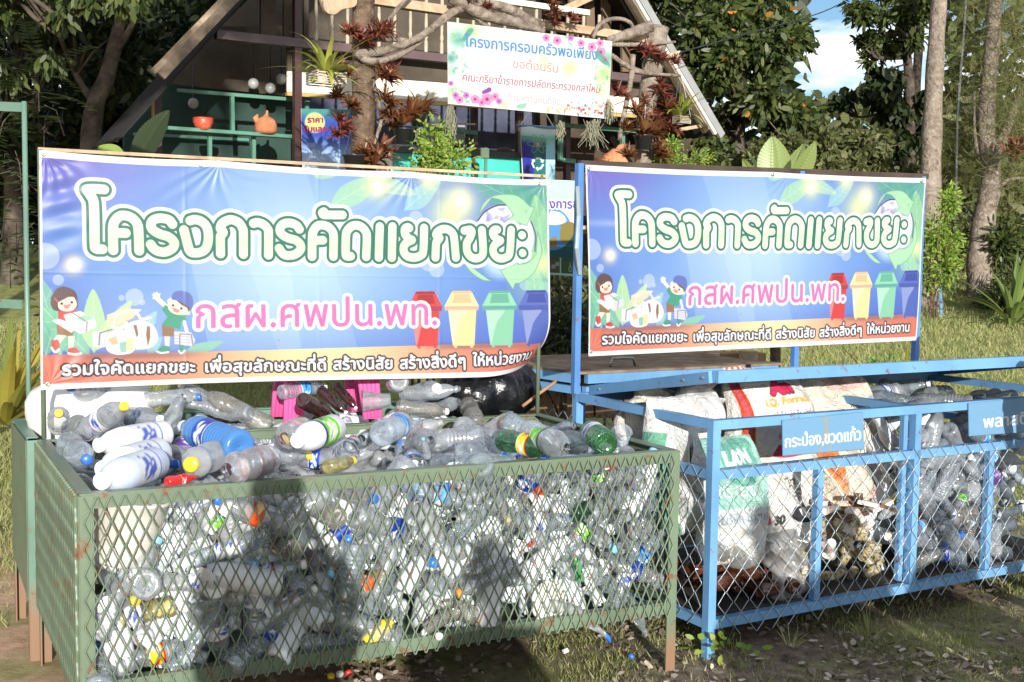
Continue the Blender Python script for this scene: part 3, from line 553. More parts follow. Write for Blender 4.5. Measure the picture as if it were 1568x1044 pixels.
for z, nm in ((ZB, 'top_rail'), (.805, 'middle_rail'), (.137, 'bottom_rail')):
    e = w_ / 2 if z == ZB else -w_ / 2
    sq(B(-e, 0, z), B(BW + e, 0, z), w_, nm, bcage, BLUE, Z); sq(B(-e, BD, z), B(BW + e, BD, z), w_, nm, bcage, BLUE, Z)
    sq(B(0, w_ / 2, z), B(0, BD - w_ / 2, z), w_ - .002, nm, bcage, BLUE, Z); sq(B(BW, w_ / 2, z), B(BW, BD - w_ / 2, z), w_ - .002, nm, bcage, BLUE, Z)
sq(B(1.275, w_ / 2, ZB - .003), B(1.275, BD - w_ / 2, ZB - .003), .038, 'divider_rail', bcage, BLUE, Z)
sq(B(1.228, .03, ZB - .03), B(1.228, .03, .17), .028, 'upright', bcage)
for o_, d_, L_, n_, nm in ((B(0, -.026, 0), bu, BW, -bn, 'front_mesh'), (B(-.025, 0, 0), bn, BD, -bu, 'side_mesh'), (B(1.27, 0, 0), bn, BD, -bu, 'divider_mesh'), (B(0, BD + .026, 0), bu, BW, bn, 'back_mesh')):
    mb = MB(); zigzag(mb, o_, d_, L_, .075 if nm == 'front_mesh' else .11, .835 if nm != 'divider_mesh' else 1.0, .094, .05, .0019, n_, 4, 1, .0022, ragged=.25); mb.build(nm, GALV, bcage, True)
lz = .215; h0, h1 = B(.07, BD - .03, ZB + .035), B(BW + .05, BD - .03, ZB + .035); f0, f1 = B(-.03, -.035, ZB + lz), B(BW + .05, -.035, ZB + lz)
def lidbar(p, q): return MB().bar(p, q, .04, .052, Z)
lid = lidbar(f0, f1); ln = nrm(np.cross(f1 - f0, h0 - f0)); 
lid.bar(f0 + nrm(h0 - f0) * .022, h0, .040, .050, Z); lid.bar(f1 + nrm(h1 - f1) * .022, h1, .040, .050, Z); lid.bar(h0 + bu * .021, h1 - bu * .021, .04, .046, Z)
m_ = (f0 + f1) / 2; lid.bar(m_ + nrm(h0 - f0) * .022, (h0 + h1) / 2 - nrm(h0 - f0) * .022, .036, .036, Z)
lo = lid.build('lid', BLUE, bcage)
MB().slab([f0 + bu * .022 + Z * .012 + nrm(h0 - f0) * .023, f1 - bu * .022 + Z * .012 + nrm(h0 - f0) * .023, h1 - bu * .022 + Z * .012, h0 + bu * .022 + Z * .012], ln * .004).build('lid_sheet', BLUE_DK, lo)
for t in (.06, .2, .9):
    p = f0 + (h0 - f0) * t - bu * .0205; MB().ball(p, .008, 8, 5).build('bolt', METAL, lo)
def plate(px4, txt, a, b, size, streaks, root, label=None):
    P4 = [BF(x, y, -.0265) for x, y in px4]; c = Canvas(250, 126, px4, (.48, .66, .80))
    for x0, y0, x1, y1 in streaks: c.line([(x0, y0), ((x0 + x1) / 2 + 1, (y0 + y1) / 2), (x1, y1)], 7, (.72, .62, .48), .6)
    c.put(np.clip(np.sin(c.xx * .21 + c.yy * .07) * np.sin(c.yy * .3 + c.xx * .05), 0, 1) ** 6, (.40, .62, .80), .5)
    for tx, p, q in zip(txt, a, b): c.text(tx, p, q, size, (.97, .97, .95), 1.1)
    c.a[:2] *= .8; c.a[-2:] *= .6
    def fn(u, v): u = u[..., None]; v = v[..., None]; return P4[0] * (1 - u) * (1 - v) + P4[1] * u * (1 - v) + P4[2] * u * v + P4[3] * (1 - u) * v - bn * .004
    o = MB().slab([p - bn * .0025 for p in P4], bn * .003).build('sign_plate', BLUE, root)
    hang_sheet('plate_face', c, fn, PRINT, o, .62); return o
plate(((1197, 643), (1321, 630), (1322, 688), (1198, 698)), ('กระป๋อง,ขวดแก้ว',), ((1201, 685),), ((1317, 673),), 56, ((1256, 634, 1268, 690), (1263, 640, 1252, 690)), bcage)
plate(((1482, 617), (1620, 603), (1622, 658), (1483, 668)), ('พลาสติก',), ((1503, 655),), ((1583, 647),), 60, ((1570, 640, 1564, 672),), bcage)
# posts and banner on the blue cage's back edge
PB2 = Plane(B(0, BD, 0), BYAW)
def ppost(x, y, root, r=.024): t = PB2(x, y, 0); return MB().bar(down(t, ZB + w_ / 2), t, 0.034, .034, bu).build('banner_post', BLUE_DK, root)
ppost(887.5, 250, bcage); ppost(1412, 270, bcage); ppost(1226, 262, bcage)
MB().bar(PB2(887, 250, 0), PB2(1419, 270, 0), .03, .03).build('banner_rail', WOOD_DK, bcage)
C2 = ((896.5, 252), (1418, 272.5), (1403, 521), (901, 545.5))
def ban2(u, v):
    TL, TR, BR, BL = [PB2(x, y, -.03) for x, y in C2]; u = u[..., None]; v = v[..., None]
    q = TL * (1 - u) * (1 - v) + TR * u * (1 - v) + BR * u * v + BL * (1 - u) * v
    return q - Z * (.006 * np.abs(np.sin(math.pi * u * 2)) * (1 - v) ** 4) - PB2.n * (sum(.0012 * np.sin(np.arctan2(v - gv, (u - gu_) * 2.4) * 14 + gu_ * 9 + 2 * np.sin(u * 27 + v * 19)) * np.exp(-(((u - gu_) * 2.4) ** 2 + (v - gv) ** 2) / .04) for gu_, gv in ((0.01, .02), (.55, .01), (.01, .97), (.99, .02))) + .012 * np.sin(u * 5 + v * 2) * np.sin(v * math.pi) + .003 * np.sin(u * 19 + v * 3))
b2 = tag(hang_sheet('banner', ART, ban2, PRINT), 'blue vinyl banner stretched flat between blue posts behind the blue cage', 'banner')
for x, y in ((902, 258), (1184, 267), (1412, 277), (906, 538)): grommet(PB2, x, y, b2, -.036)
# wire and rust on the left post
MB().tube([PB2(884, 285, -.04), PB2(886, 330, -.03), PB2(883, 380, -.045), PB2(888, 420, -.03)], .012, 7).build('twisted_wire', GALV, b2)
# ------------------------------------------------------------------ second row: green box behind, blue bin with a board lid
gback = empty('mesh_cage', (*(gBL + inw * .5 + gu)[:2], 0), 'pale green box with solid side sheet standing behind the front cage', 'cage')
kBL = at_z(19, 641, ZR); ks = nrm(kBL - (gBL - gu * .03)); kFL = gBL - gu * .035 + inw * .03; kFR = gBR + inw * .05 - gu * .1; kBR = kBL + (kFR - kFL)
for p, a, b, z0 in ((kFL, gu, ks, .0), (kFR, -gu, ks, 0), (kBR, -gu, -ks, 0), (kBL, gu, -ks, .12)): angle_post(p, a, b, gz(p[0], p[1]) - .03, ZR - .007, gback, GREEN_LT)
for p, q, ins in ((kBL, kBR, -inw), (kFL + ks * .047, kBL - ks * .047, gu), (kFR + ks * .047, kBR - ks * .047, -gu)): angle_rail(p, q, ins, ZR, gback, GREEN_LT)
kn = nrm(np.cross(ks, Z)); kn = kn if kn[0] < 0 else -kn
MB().slab([down(kFL, .25) + kn * .004 + ks * .02, down(kBL, .3) + kn * .004, down(kBL, .935) + kn * .004, down(kFL, .935) + kn * .004 + ks * .02], kn * .003).build('side_sheet', GREEN, gback)
MB().slab([down(kBL, .3) , down(kBR, .3), down(kBR, .93), down(kBL, .93)], inw * .003).build('back_sheet', GREEN, gback)
MB().slab([down(p, .40) for p in (kFL, kFR, kBR, kBL)], -Z * .01).build('floor_plate', GREEN, gback)
sfr = empty('pipe_stand', down(at_y(38, 640, 6.0), 0), 'tall green pipe frame with flat bars at the left edge', 'stand')
a = at_y(37, 155, 5.95); MB().tube([down(a, gz(a[0], a[1]) - .05), a], .0125, 10).build('post', GREEN_LT, sfr, True)
for y, yy in ((163, 8), (465, 5)): 
    p, q = at_y(-60, y - 3, 6.2), at_y(34, y + 1, 5.95); MB().bar(p, q, .006, .045).build('flat_bar', GREEN_LT, sfr)
MB().tube([down(at_y(-60, 600, 6.2), 0), at_y(-60, 150, 6.2)], .0125, 10).build('post', GREEN_LT, sfr, True)
bin2 = empty('storage_bin', down(at_y(900, 700, 7.2), 0), 'blue framed bin with a dusty brown board lid and a handle', 'bin')
c0 = at_y(889, 590, 6.95); zt = c0[2]; s2 = nrm(np.array([-.62, .78, 0])); Q = lambda a_, b_, z: down(c0, 0) + bu * a_ + s2 * b_ + Z * z
for a_, b_ in ((0, 0), (1.5, 0), (0, 1.0), (1.5, 1.0)): sq(Q(a_, b_, -.0), Q(a_, b_, zt - .055), .045, 'leg', bin2)
for p, q in ((Q(.024, 0, zt - .03), Q(1.48, 0, zt - .03)), (Q(0, .024, zt - .03), Q(0, 1, zt - .03)), (Q(0, 1.0, zt - .03), Q(1.5, 1.0, zt - .03)), (Q(1.5, .02, zt - .03), Q(1.5, .98, zt - .03))): sq(p, q, .045, 'top_rail', bin2, BLUE, Z)
tl = MB(); 
for p, q in ((Q(.022, -.02, zt + .04), Q(1.5, -.02, zt + .04)), (Q(-.02, -.0, zt + .04), Q(-.02, 1, zt + .04))): tl.bar(p, q, .04, .055, Z)
lo2 = tl.build('lid', BLUE, bin2)
MB().slab([Q(-.04, -.04, zt + .069), Q(1.54, -.04, zt + .069), Q(1.54, 1.02, zt + .069), Q(-.04, 1.02, zt + .069)], Z * .014).build('lid_board', mat('dusty_board', [(.3, (.12, .085, .06)), (.6, (.24, .18, .13)), (.8, (.42, .34, .22))], 7, .9, .1, bump=.3), lo2)
h_ = Q(.34, .16, zt + .083); MB().tube([h_, h_ + Z * .05 + bu * .02, h_ + bu * .17 + Z * .05, h_ + bu * .19], .009, 8).build('handle', METAL, lo2, True)
for o_, d_, L_, n_ in ((Q(0, -.026, 0), bu, 1.5, -bn), (Q(-.025, 0, 0), s2, 1.0, -bu)):
    mb = MB(); zigzag(mb, o_, d_, L_, .1, zt - .16, .094, .05, .0019, n_, 4, 1, .002); mb.build('wire_mesh', GALV, bin2, True)
MB().slab([Q(.05, .05, .3), Q(1.45, .05, .3), Q(1.45, .95, .3), Q(.05, .95, .3)], -Z * .02).build('floor_plate', BLUE_DK, bin2)
# ------------------------------------------------------------------ bottles
pet('clear_plastic', (.985, .985, .985), .32); pet('bluish_plastic', (.94, .97, .985), .30, (.74, .86, .95)); pet('milky_plastic', (.9, .92, .93), .5, (.85, .87, .88))
pet('hazy_plastic', (.97, .98, .98), .42, (.80, .82, .83)); pet('green_plastic', (.16, .52, .22), .16, (.10, .40, .16)); pet('brown_plastic', (.34, .10, .06), .14, (.20, .06, .035)); pet('dusty_plastic', (.93, .91, .86), .26, (.74, .70, .62)); pet('yellowish_plastic', (.94, .88, .55), .25, (.75, .66, .30))
CAPS = {k: plain('cap_' + k, c, .35) for k, c in dict(blue=(.03, .14, .55), white=(.80, .80, .78), pale=(.20, .48, .78), yellow=(.75, .52, .03), red=(.55, .03, .03), green=(.08, .42, .07), orange=(.75, .25, .04)).items()}
CAPW = dict(blue='blue', white='white', pale='light blue', yellow='yellow', red='red', green='green', orange='orange')
MATS['white_hdpe'] = plain('white_hdpe', (.72, .74, .76), .3)
WHITE_PL = plain('white_plastic', (.78, .77, .73), .35); 
def ribs(z0, z1, r, n, d): 
    k = n * 4; return [(r - d * (.5 - .5 * math.cos(2 * math.pi * i / 4)), z0 + (z1 - z0) * i / k) for i in range(k + 1)]
def base(r): return [(.001, r * .22), (r * .45, r * .10), (r * .72, 0), (r * .9, r * .06), (r, r * .3)]
KIND = {   # profile, label band (radius, bottom, top), neck (radius, height)
    'water': (base(.032) + ribs(.02, .085, .032, 5, .0028) + [(.031, .092), (.031, .138)] + ribs(.142, .16, .032, 1, .002) + [(.030, .172), (.024, .190), (.0155, .203), (.0125, .208), (.0125, .214), (.0155, .216), (.0125, .218), (.0125, .224)], (.0316, .092, .138), (.0150, .217)),
    'large': (base(.044) + ribs(.03, .12, .044, 6, .0035) + [(.0425, .125), (.0425, .19)] + ribs(.195, .22, .044, 1, .003) + [(.042, .235), (.034, .262), (.022, .284), (.0135, .293), (.0135, .30), (.017, .302), (.0135, .304), (.0135, .312)], (.0431, .127, .188), (.0162, .304)),
    'soda': (base(.036) + [(.037, .03), (.0375, .055), (.034, .075), (.0335, .09), (.0365, .105), (.037, .15), (.034, .175), (.026, .198), (.017, .218), (.013, .23), (.013, .238), (.016, .24), (.0125, .243), (.0125, .25)], (.0376, .106, .149), (.0155, .242)),
    'jar': (base(.046) + [(.046, .10), (.0435, .105), (.0435, .15), (.046, .155), (.045, .165), (.034, .182), (.020, .19), (.020, .205)], (.0445, .03, .098), (.0225, .19)),
    'cup': ([(.001, .004), (.028, .001), (.030, .004), (.036, .05), (.044, .115), (.0475, .117), (.0475, .12), (.046, .12), (.0445, .118)], (.040, .035, .075), None),
    'milk': (base(.041) + [(.041, .16), (.040, .175), (.034, .205), (.025, .225), (.019, .235), (.018, .25)], (.0415, .05, .15), (.0205, .238)),
    'small': (base(.026) + ribs(.018, .06, .026, 4, .002) + [(.0255, .064), (.0255, .098), (.024, .11), (.018, .125), (.0125, .133), (.0125, .148)], (.026, .065, .097), (.0148, .138))}
KLEN = {k: max(z for r, z in v[0]) for k, v in KIND.items()}
def dents(v):
    q = np.random.default_rng(v); n = 0 if v == 0 else (2 if v < 3 else 4)
    D = [(q.uniform(.03, .2), q.uniform(.02, .05), q.uniform(0, 6.28), q.uniform(.2, .5) * (1 if v < 3 else 1.1)) for _ in range(n)]
    bend = 0 if v == 0 else q.normal(0, .7 if v < 3 else 1.3)
    def f(P):
        P = np.array(P, float); 
        for z0, s_, an, a in D:
            d = np.array([math.cos(an), math.sin(an)]); t = P[:, :2] @ d; wgt = np.exp(-((P[:, 2] - z0) / s_) ** 2) * a
            P[:, :2] -= np.outer(np.clip(t, 0, None) * wgt, d); P[:, :2] += np.outer((P[:, :2] @ np.array([-d[1], d[0]])) * wgt * .25, np.array([-d[1], d[0]]))
        P[:, 0] += bend * P[:, 2] ** 2; return P
    return f
LAB = {'white': ((.9, .9, .92), (.25, .35, .75), (.95, .95, .97)), 'blue': ((.08, .22, .62), (.9, .92, .95), (.12, .30, .70)), 'skyblue': ((.30, .62, .86), (.95, .97, 1), (.15, .35, .75)), 'red': ((.72, .08, .08), (.95, .92, .9), (.75, .12, .10)), 'green': ((.45, .78, .15), (.92, .95, .88), (.25, .2, .45)), 'yellow': ((.93, .78, .10), (.95, .94, .9), (.75, .12, .10)), 'orange': ((.86, .36, .14), (.95, .85, .6), (.8, .2, .1)), 'print': ((.80, .82, .84), (.30, .36, .68), (.80, .82, .84)), 'purple': ((.35, .22, .55), (.9, .88, .95), (.6, .45, .75))}
LABW = dict(print='white', white='white', blue='dark blue', skyblue='pale blue', red='red', green='lime green', yellow='yellow', orange='orange', purple='purple')
MC = {}
def bmesh_of(kind, v, what, key):
    k = (kind, v, what, key)
    if k in MC: return MC[k]
    prof, (lr, l0, l1), neck = KIND[kind]; f = dents(v)
    if what == 'body':
        mb = MB(); mb.lathe(prof, 18); mb.v = [tuple(p) for p in f(mb.v)]; me = mb.mesh('bottle_' + kind, True); me.materials.append(MATS[key])
    elif what == 'cap':
        r, z = neck; mb = MB(); pr = [(r * .98, z - .002), (r, z), (r, z + .013), (r * .9, z + .0155), (.001, z + .0158)]; mb.lathe(pr, 14); mb.v = [tuple(p) for p in f(mb.v)]; me = mb.mesh('cap', True); me.materials.append(CAPS[key])
    else:
        nz_, nc = 12, 30
        an = np.linspace(0, 2 * math.pi, nc + 1); zz = np.linspace(l1, l0, nz_)
        A, Zz = np.meshgrid(an, zz); P = np.stack([np.cos(A) * lr, np.sin(A) * lr, Zz], -1)
        if kind == 'cup': P[..., :2] *= (.0372 + (Zz - .05) * .123)[..., None] / lr
        P = f(P.reshape(-1, 3)).reshape(P.shape); c1, c2, c3 = [np.array(c) for c in LAB[key]]
        col = np.tile(c1, (nz_, nc + 1, 1)); col[:2] = c3; col[-1:] = c2
        t = np.sin(A * 2 + 1) * .5 + np.sin(A * 5 + 3 * np.sin(Zz * 160)) * .3; u_ = np.linspace(-1, 1, nz_)[:, None]
        col[(t > .25) & (np.abs(u_) < .6)] = c2; col[(t < -.45) & (np.abs(u_) < .35)] = c3
        col[(np.sin(A * 15) > .4) & (np.abs(u_ - .55) < .12)] = c2
        me = grid_mesh('label_band', P, PRINT, np.where(col <= .04045, col / 12.92, ((col + .055) / 1.055) ** 2.4) * .85)
    MC[k] = me; return me
def frame(axis, roll=0.0):
    a = Vector(nrm(axis)); q = a.to_track_quat('Z', 'Y'); return q.to_matrix().to_4x4() @ Matrix.Rotation(roll, 4, 'Z')
def bottle(kind, v, M, tint, cap, lab, label, group, name='plastic_bottle', cat='bottle', capname='cap'):
    o = bpy.data.objects.new(name, bmesh_of(kind, v, 'body', tint)); C.objects.link(o); o.matrix_world = M
    tag(o, label, cat, group)
    for what, key, nm in (('cap', cap, capname), ('label', lab, 'paper_label')):
        if key and not (what == 'cap' and KIND[kind][2] is None):
            c = bpy.data.objects.new(nm, bmesh_of(kind, v, what, key)); C.objects.link(c); c.parent = o
    return o
KW = dict(water='ribbed water bottle', large='large bottle', soda='waisted bottle', jar='wide plastic jar', cup='open plastic cup', milk='milk bottle', small='small bottle')
TW = dict(clear_plastic='clear', bluish_plastic='bluish', milky_plastic='cloudy', white_hdpe='white', green_plastic='green', brown_plastic='brown', dusty_plastic='dusty', yellowish_plastic='yellowish')
def rand_bottle(center, axis, zone, group, kinds=None, sc=1.0, keep=None):
    kind = rnd.choices(*(kinds or (('water', 'large', 'soda', 'jar', 'cup', 'small', 'milk'), (50, 10, 12, 6, 8, 12, 3))))[0]
    v = rnd.choice((0, 1, 2, 3, 4, 3)); v = 0 if kind == 'milk' else min(v, 2) if kind in ('large', 'cup') else v
    tint = 'white_hdpe' if kind == 'milk' else rnd.choices(('clear_plastic', 'bluish_plastic', 'dusty_plastic', 'milky_plastic', 'green_plastic', 'yellowish_plastic', 'brown_plastic'), (58, 27, 5, 5, 1, 1, 0))[0]
    cap = rnd.choices(('blue', 'white', 'pale', 'yellow', 'red', 'green', 'orange', None), (15, 17, 7, 3, 2, 1, 1, 54))[0] if kind != 'cup' else None; cap = cap or ('white' if kind == 'milk' else None)
    lab = rnd.choices(('white', 'blue', 'skyblue', 'red', 'green', 'yellow', 'orange', 'purple', None), (11, 11, 9, 2, 2, 2, 2, 1, 66))[0]
    L = KLEN[kind] * sc; a = nrm(axis); center = keep(np.asarray(center, float), a, L) if keep else center; M = Matrix.Translation(Vector(np.asarray(center) - a * L / 2)) @ frame(a, rnd.uniform(0, 6.28)) @ Matrix.Scale(sc, 4)
    wd = [('crushed ' if v > 2 else 'dented ' if v else '') + TW[tint], KW[kind]]
    if cap: wd.append('with ' + CAPW[cap] + ' cap')
    if lab: wd.append(('and ' if cap else 'with ') + LABW[lab] + ' label')
    elif not cap and kind != 'cup': wd.append('without cap or label')
    lb = ' '.join(wd) + ' ' + zone
    if len(lb.split()) > 16: lb = lb.replace('crushed ', '').replace('dented ', '')
    return bottle(kind, v, M, tint, cap, lab, lb, group)
GU = gFR - gFL
def gp(a, b): return gFL * (1 - a) * (1 - b) + gFR * a * (1 - b) + gBR * a * b + gBL * (1 - a) * b
def lying(): 
    t = rnd.uniform(0, 6.28); return np.array([math.cos(t), math.sin(t), rnd.gauss(0, .28)])
def mound(a, b): return .85 + .075 * math.exp(-((a - .72) / .28) ** 2 - ((b - .55) / .4) ** 2) + .02 * math.exp(-((a - .25) / .2) ** 2) - .05 * (a < .12)
def inside(c, a, L):                              # slide a bottle along the cage until both ends are within it
    w_ = GU / np.linalg.norm(GU) ** 2; t = np.dot(c - gFL, w_); h_ = (abs(np.dot(a, gu)) * L / 2 + .05) / np.linalg.norm(GU); s_ = min(max(t, h_), 1 - h_) - t; c = c + GU * s_
    if c[2] - abs(a[2]) * L / 2 < .28: c[2] = .28 + abs(a[2]) * L / 2
    return c
# behind the front mesh
rows, cols = 5, 20
for i in range(rows):
    for j in range(cols):
        a = (j + .5 + rnd.uniform(-.35, .35) + (.25 if i % 2 else -.25)) / cols; a = min(max(a, .03), .975)
        z = .29 + (i + rnd.uniform(-.25, .25) + .5) * (.60 / rows)
        if (a < .165 and .60 < z < .89) or (abs(a - .735) < .035 and .33 < z < .50): continue
        if rnd.random() < .30: ax = inw * rnd.choice((-1, 1)) + gu * rnd.gauss(0, .35) + Z * rnd.gauss(0, .3)
        else:
            t = rnd.uniform(0, 6.28); ax = gu * math.cos(t) + Z * math.sin(t) * .8 + inw * rnd.gauss(0, .25)
        ax = nrm(ax); p = down(gp(a, 0), z) + inw * (.05 + rnd.uniform(0, .02) + abs(np.dot(ax, inw)) * .10)
        rand_bottle(p, ax, 'behind green front mesh', 'bottles behind the front mesh of the green cage', None, 1.22, inside)
# on top of the heap
for i in range(5):
    for j in range(14):
        a = (j + .5 + rnd.uniform(-.4, .4)) / 14; b = .07 + (i + .5 + rnd.uniform(-.35, .35)) / 5 * .88
        if a < .52 and b < .62 and rnd.random() < .8: continue
        rand_bottle(down(gp(min(max(a, .05), .95), b), mound(a, b) + rnd.uniform(-.02, .03)), lying(), 'on green cage heap', 'bottles on top of the heap in the green cage', (('water', 'large', 'soda', 'jar', 'cup'), (46, 26, 10, 8, 10)), 1.2, inside)
# the mass below and behind: too many to count
def heap(name, place, n, label, mats_, cat='bottles'):
    mb = MB()
    for _ in range(n):
        c, ax = place(); k = rnd.choice(('water', 'water', 'large', 'jar')); prof = [(r, z) for r, z in KIND[k][0]][1::3]
        M = Matrix.Translation(Vector(np.asarray(c) - nrm(ax) * KLEN[k] / 2)) @ frame(ax, rnd.random() * 6); f = dents(rnd.choice((0, 1, 2, 3, 4)))
        m2 = MB(); m2.lathe(prof, 10); P = f(m2.v); mb.add([tuple(M @ Vector(p)) for p in P], m2.f)
    return tag(mb.build(name, mats_, None, True), label, cat, kind='stuff')
MASS = mat('packed_plastic', [(.3, (.50, .54, .57)), (.5, (.62, .66, .69)), (.72, (.72, .76, .78))], 7, .3, .5, detail=3, bump=.12, bscale=40, bd=.01)
def pl1():
    a, z = rnd.uniform(.06, .94), rnd.uniform(.31, .84); ax = np.array([rnd.gauss(0, 1) for _ in range(3)]); return down(gp(a, rnd.uniform(.11, .20)), z), ax
heap('bottle_heap', pl1, 230, 'dense mass of plastic bottles deep inside the green cage', MASS)
heap('bottle_heap', lambda: (lambda a, b: (down(gp(a, b), mound(a, b) - .10 + rnd.uniform(-.03, .02)), lying()))(rnd.uniform(.07, .93), rnd.uniform(.12, .90)), 230, 'lower layer of bottles just under the top of the green cage heap', MATS['hazy_plastic'])
# single pieces one can point to, laid between two picture points at a height
def laid(kind, v, bot, top, z, tint, cap, lab, label, name='plastic_bottle', cat='bottle', sc=None, zt=None, roll=0):
    p, q = at_z(*bot, z), at_z(*top, z if zt is None else zt); L = np.linalg.norm(q - p); s_ = (sc or min(L / KLEN[kind], 1.5 if 'hdpe' in tint else 1.25)); p = (p + q) / 2 - nrm(q - p) * s_ * KLEN[kind] / 2
    M = Matrix.Translation(Vector(p)) @ frame(q - p, roll) @ Matrix.Scale(s_, 4); return bottle(kind, v, M, tint, cap, lab, label, None, name, cat)
def solid_mat(n, c, r=.3): MATS[n] = plain(n, c, r); return n
solid_mat('blue_hdpe', (.05, .17, .42), .25); solid_mat('pale_blue_hdpe', (.55, .62, .78)); solid_mat('yellow_hdpe', (.8, .58, .04)); solid_mat('can_red', (.5, .02, .02), .25); solid_mat('green_pet_solid', (.05, .30, .10), .15)
laid('milk', 0, (253, 664), (150, 682), 1.0, 'white_hdpe', 'white', 'print', 'white plastic bottle lying at the back of the three white bottles', 'milk_bottle')
laid('milk', 0, (268, 686), (128, 727), .985, 'white_hdpe', 'white', 'print', 'white plastic bottle with its pale cap pointing at the cage corner, middle of the three', 'milk_bottle')
laid('milk', 0, (252, 704), (140, 742), .975, 'pale_blue_hdpe', 'white', 'print', 'bluish white bottle lying nearest the front rail at the left corner', 'milk_bottle')
laid('large', 0, (384, 690), (270, 648), 1.02, 'blue_hdpe', 'white', 'blue', 'big blue cleaner bottle lying across the heap', 'cleaner_bottle', zt=1.05)
laid('large', 1, (100, 668), (128, 720), .96, 'bluish_plastic', 'blue', None, 'large clear bottle wedged in the back left corner of the green cage')
laid('jar', 0, (421, 700), (338, 722), 1.0, 'clear_plastic', None, 'red', 'clear jar with red edged label lying beside the front rail')
laid('jar', 0, (480, 648), (415, 682), 1.02, 'clear_plastic', None, 'yellow', 'clear jar with yellow label below the white tub bottle')
laid('milk', 0, (512, 655), (455, 675), 1.03, 'white_hdpe', 'white', 'green', 'short white bottle with green printing lying on the heap')
laid('jar', 0, (345, 690), (280, 716), .99, 'milky_plastic', 'yellow', None, 'cloudy jar with yellow lid in front of the blue cleaner bottle')
laid('soda', 0, (255, 738), (300, 730), .955, 'can_red', None, 'red', 'red drink bottle half hidden behind the front rail')
laid('small', 0, (500, 715), (540, 705), .985, 'yellowish_plastic', 'yellow', None, 'small bottle with bright yellow cap lying behind the front rail')
laid('soda', 0, (760, 672), (860, 690), 1.0, 'green_plastic', None, 'yellow', 'green bottle with yellow label lying on the heap')
laid('large', 1, (800, 655), (872, 694), 1.03, 'clear_plastic', None, 'green', 'large clear bottle with lime green label on the right of the heap')
laid('large', 0, (938, 686), (890, 650), .99, 'green_plastic', None, 'white', 'green bottle lying bottom forward near the right end of the heap')
laid('cup', 3, (950, 692), (958, 648), .95, 'clear_plastic', None, None, 'crinkled clear cup at the right front corner of the green cage', 'plastic_cup', 'cup', .9, 1.02)
laid('large', 2, (570, 670), (640, 640), 1.03, 'bluish_plastic', None, 'skyblue', 'large bluish bottle near the back rail with pale blue label')
laid('soda', 0, (655, 700), (648, 672), .98, 'clear_plastic', 'pale', None, 'clear bottle standing with its light blue cap up in the heap', zt=1.06)
GF = Plane(gFL, math.atan2(GU[1], GU[0]))
def lathed(name, prof, M, m, label, cat, seg=28): 
    o = MB().lathe(prof, seg).build(name, m, None, True); o.matrix_world = M; return tag(o, label, cat)
def up_M(p, ax): return Matrix.Translation(Vector(p)) @ frame(ax)
lathed('bucket', [(.001, .004), (.085, 0), (.092, .01), (.125, .215), (.133, .217), (.133, .228), (.122, .226), (.088, .016), (.001, .01)], up_M(GF(190, 862, .13), Z + gu * .12), mat('aged_white_plastic', [(.3, (.60, .56, .48)), (.7, (.78, .76, .70))], 9, .5, .4), 'white bucket behind the mesh in the left of the green cage', 'bucket')
lathed('plastic_disc', [(.001, .0), (.070, 0), (.073, -.004), (.084, -.004), (.086, .004), (.084, .012), (.078, .012)], up_M(GF(839, 921, .035), -inw + Z * .1 + gu * .15), MATS['aged_white_plastic'], 'round white lid facing out low behind the green mesh', 'lid')
lathed('plastic_disc', [(.001, .0), (.040, 0), (.043, .004), (.043, .018), (.040, .02)], up_M(GF(328, 897, .03), -inw), WHITE_PL, 'white jar lid behind the mesh beside the big shadow', 'lid')
def pressed(kind, p, q, off, tint, cap, lab, label, v=0, name='plastic_bottle'):
    a, b = GF(*p, off), GF(*q, off); s_ = np.linalg.norm(b - a) / KLEN[kind]
    return bottle(kind, v, Matrix.Translation(Vector(a)) @ frame(b - a, 1.0) @ Matrix.Scale(s_, 4), tint, cap, lab, label, None, name)
pressed('milk', (800, 885), (868, 825), .06, 'white_hdpe', 'white', None, 'white bottle slanting behind the mesh above the round white lid', 0, 'milk_bottle')
pressed('milk', (500, 832), (552, 790), .06, 'white_hdpe', 'white', 'blue', 'white bottle with blue label slanting behind the mesh right of the head shadow', 0, 'milk_bottle')
pressed('large', (520, 915), (600, 872), .06, 'yellowish_plastic', None, 'orange', 'bottle with orange label slanting behind the lower front mesh')
pressed('jar', (660, 850), (705, 880), .05, 'white_hdpe', None, 'white', 'white jar behind the middle of the front mesh')
pressed('milk', (318, 815), (355, 770), .05, 'white_hdpe', 'white', 'green', 'small white bottle with green print behind the mesh right of the bucket', 0, 'milk_bottle')
pressed('jar', (560, 985), (600, 950), .05, 'yellow_hdpe', 'yellow', 'purple', 'yellow jar with purple label low behind the green mesh')
pressed('jar', (615, 905), (650, 850), .06, 'white_hdpe', None, 'skyblue', 'white jar with pale blue label behind the middle of the mesh')
pressed('milk', (430, 985), (380, 950), .06, 'white_hdpe', 'white', 'blue', 'white bottle with blue label in the big shadow low behind the mesh', 0, 'milk_bottle')
pressed('soda', (890, 890), (880, 850), .05, 'green_pet_solid', 'red', None, 'green bottle with red cap behind the right of the front mesh')
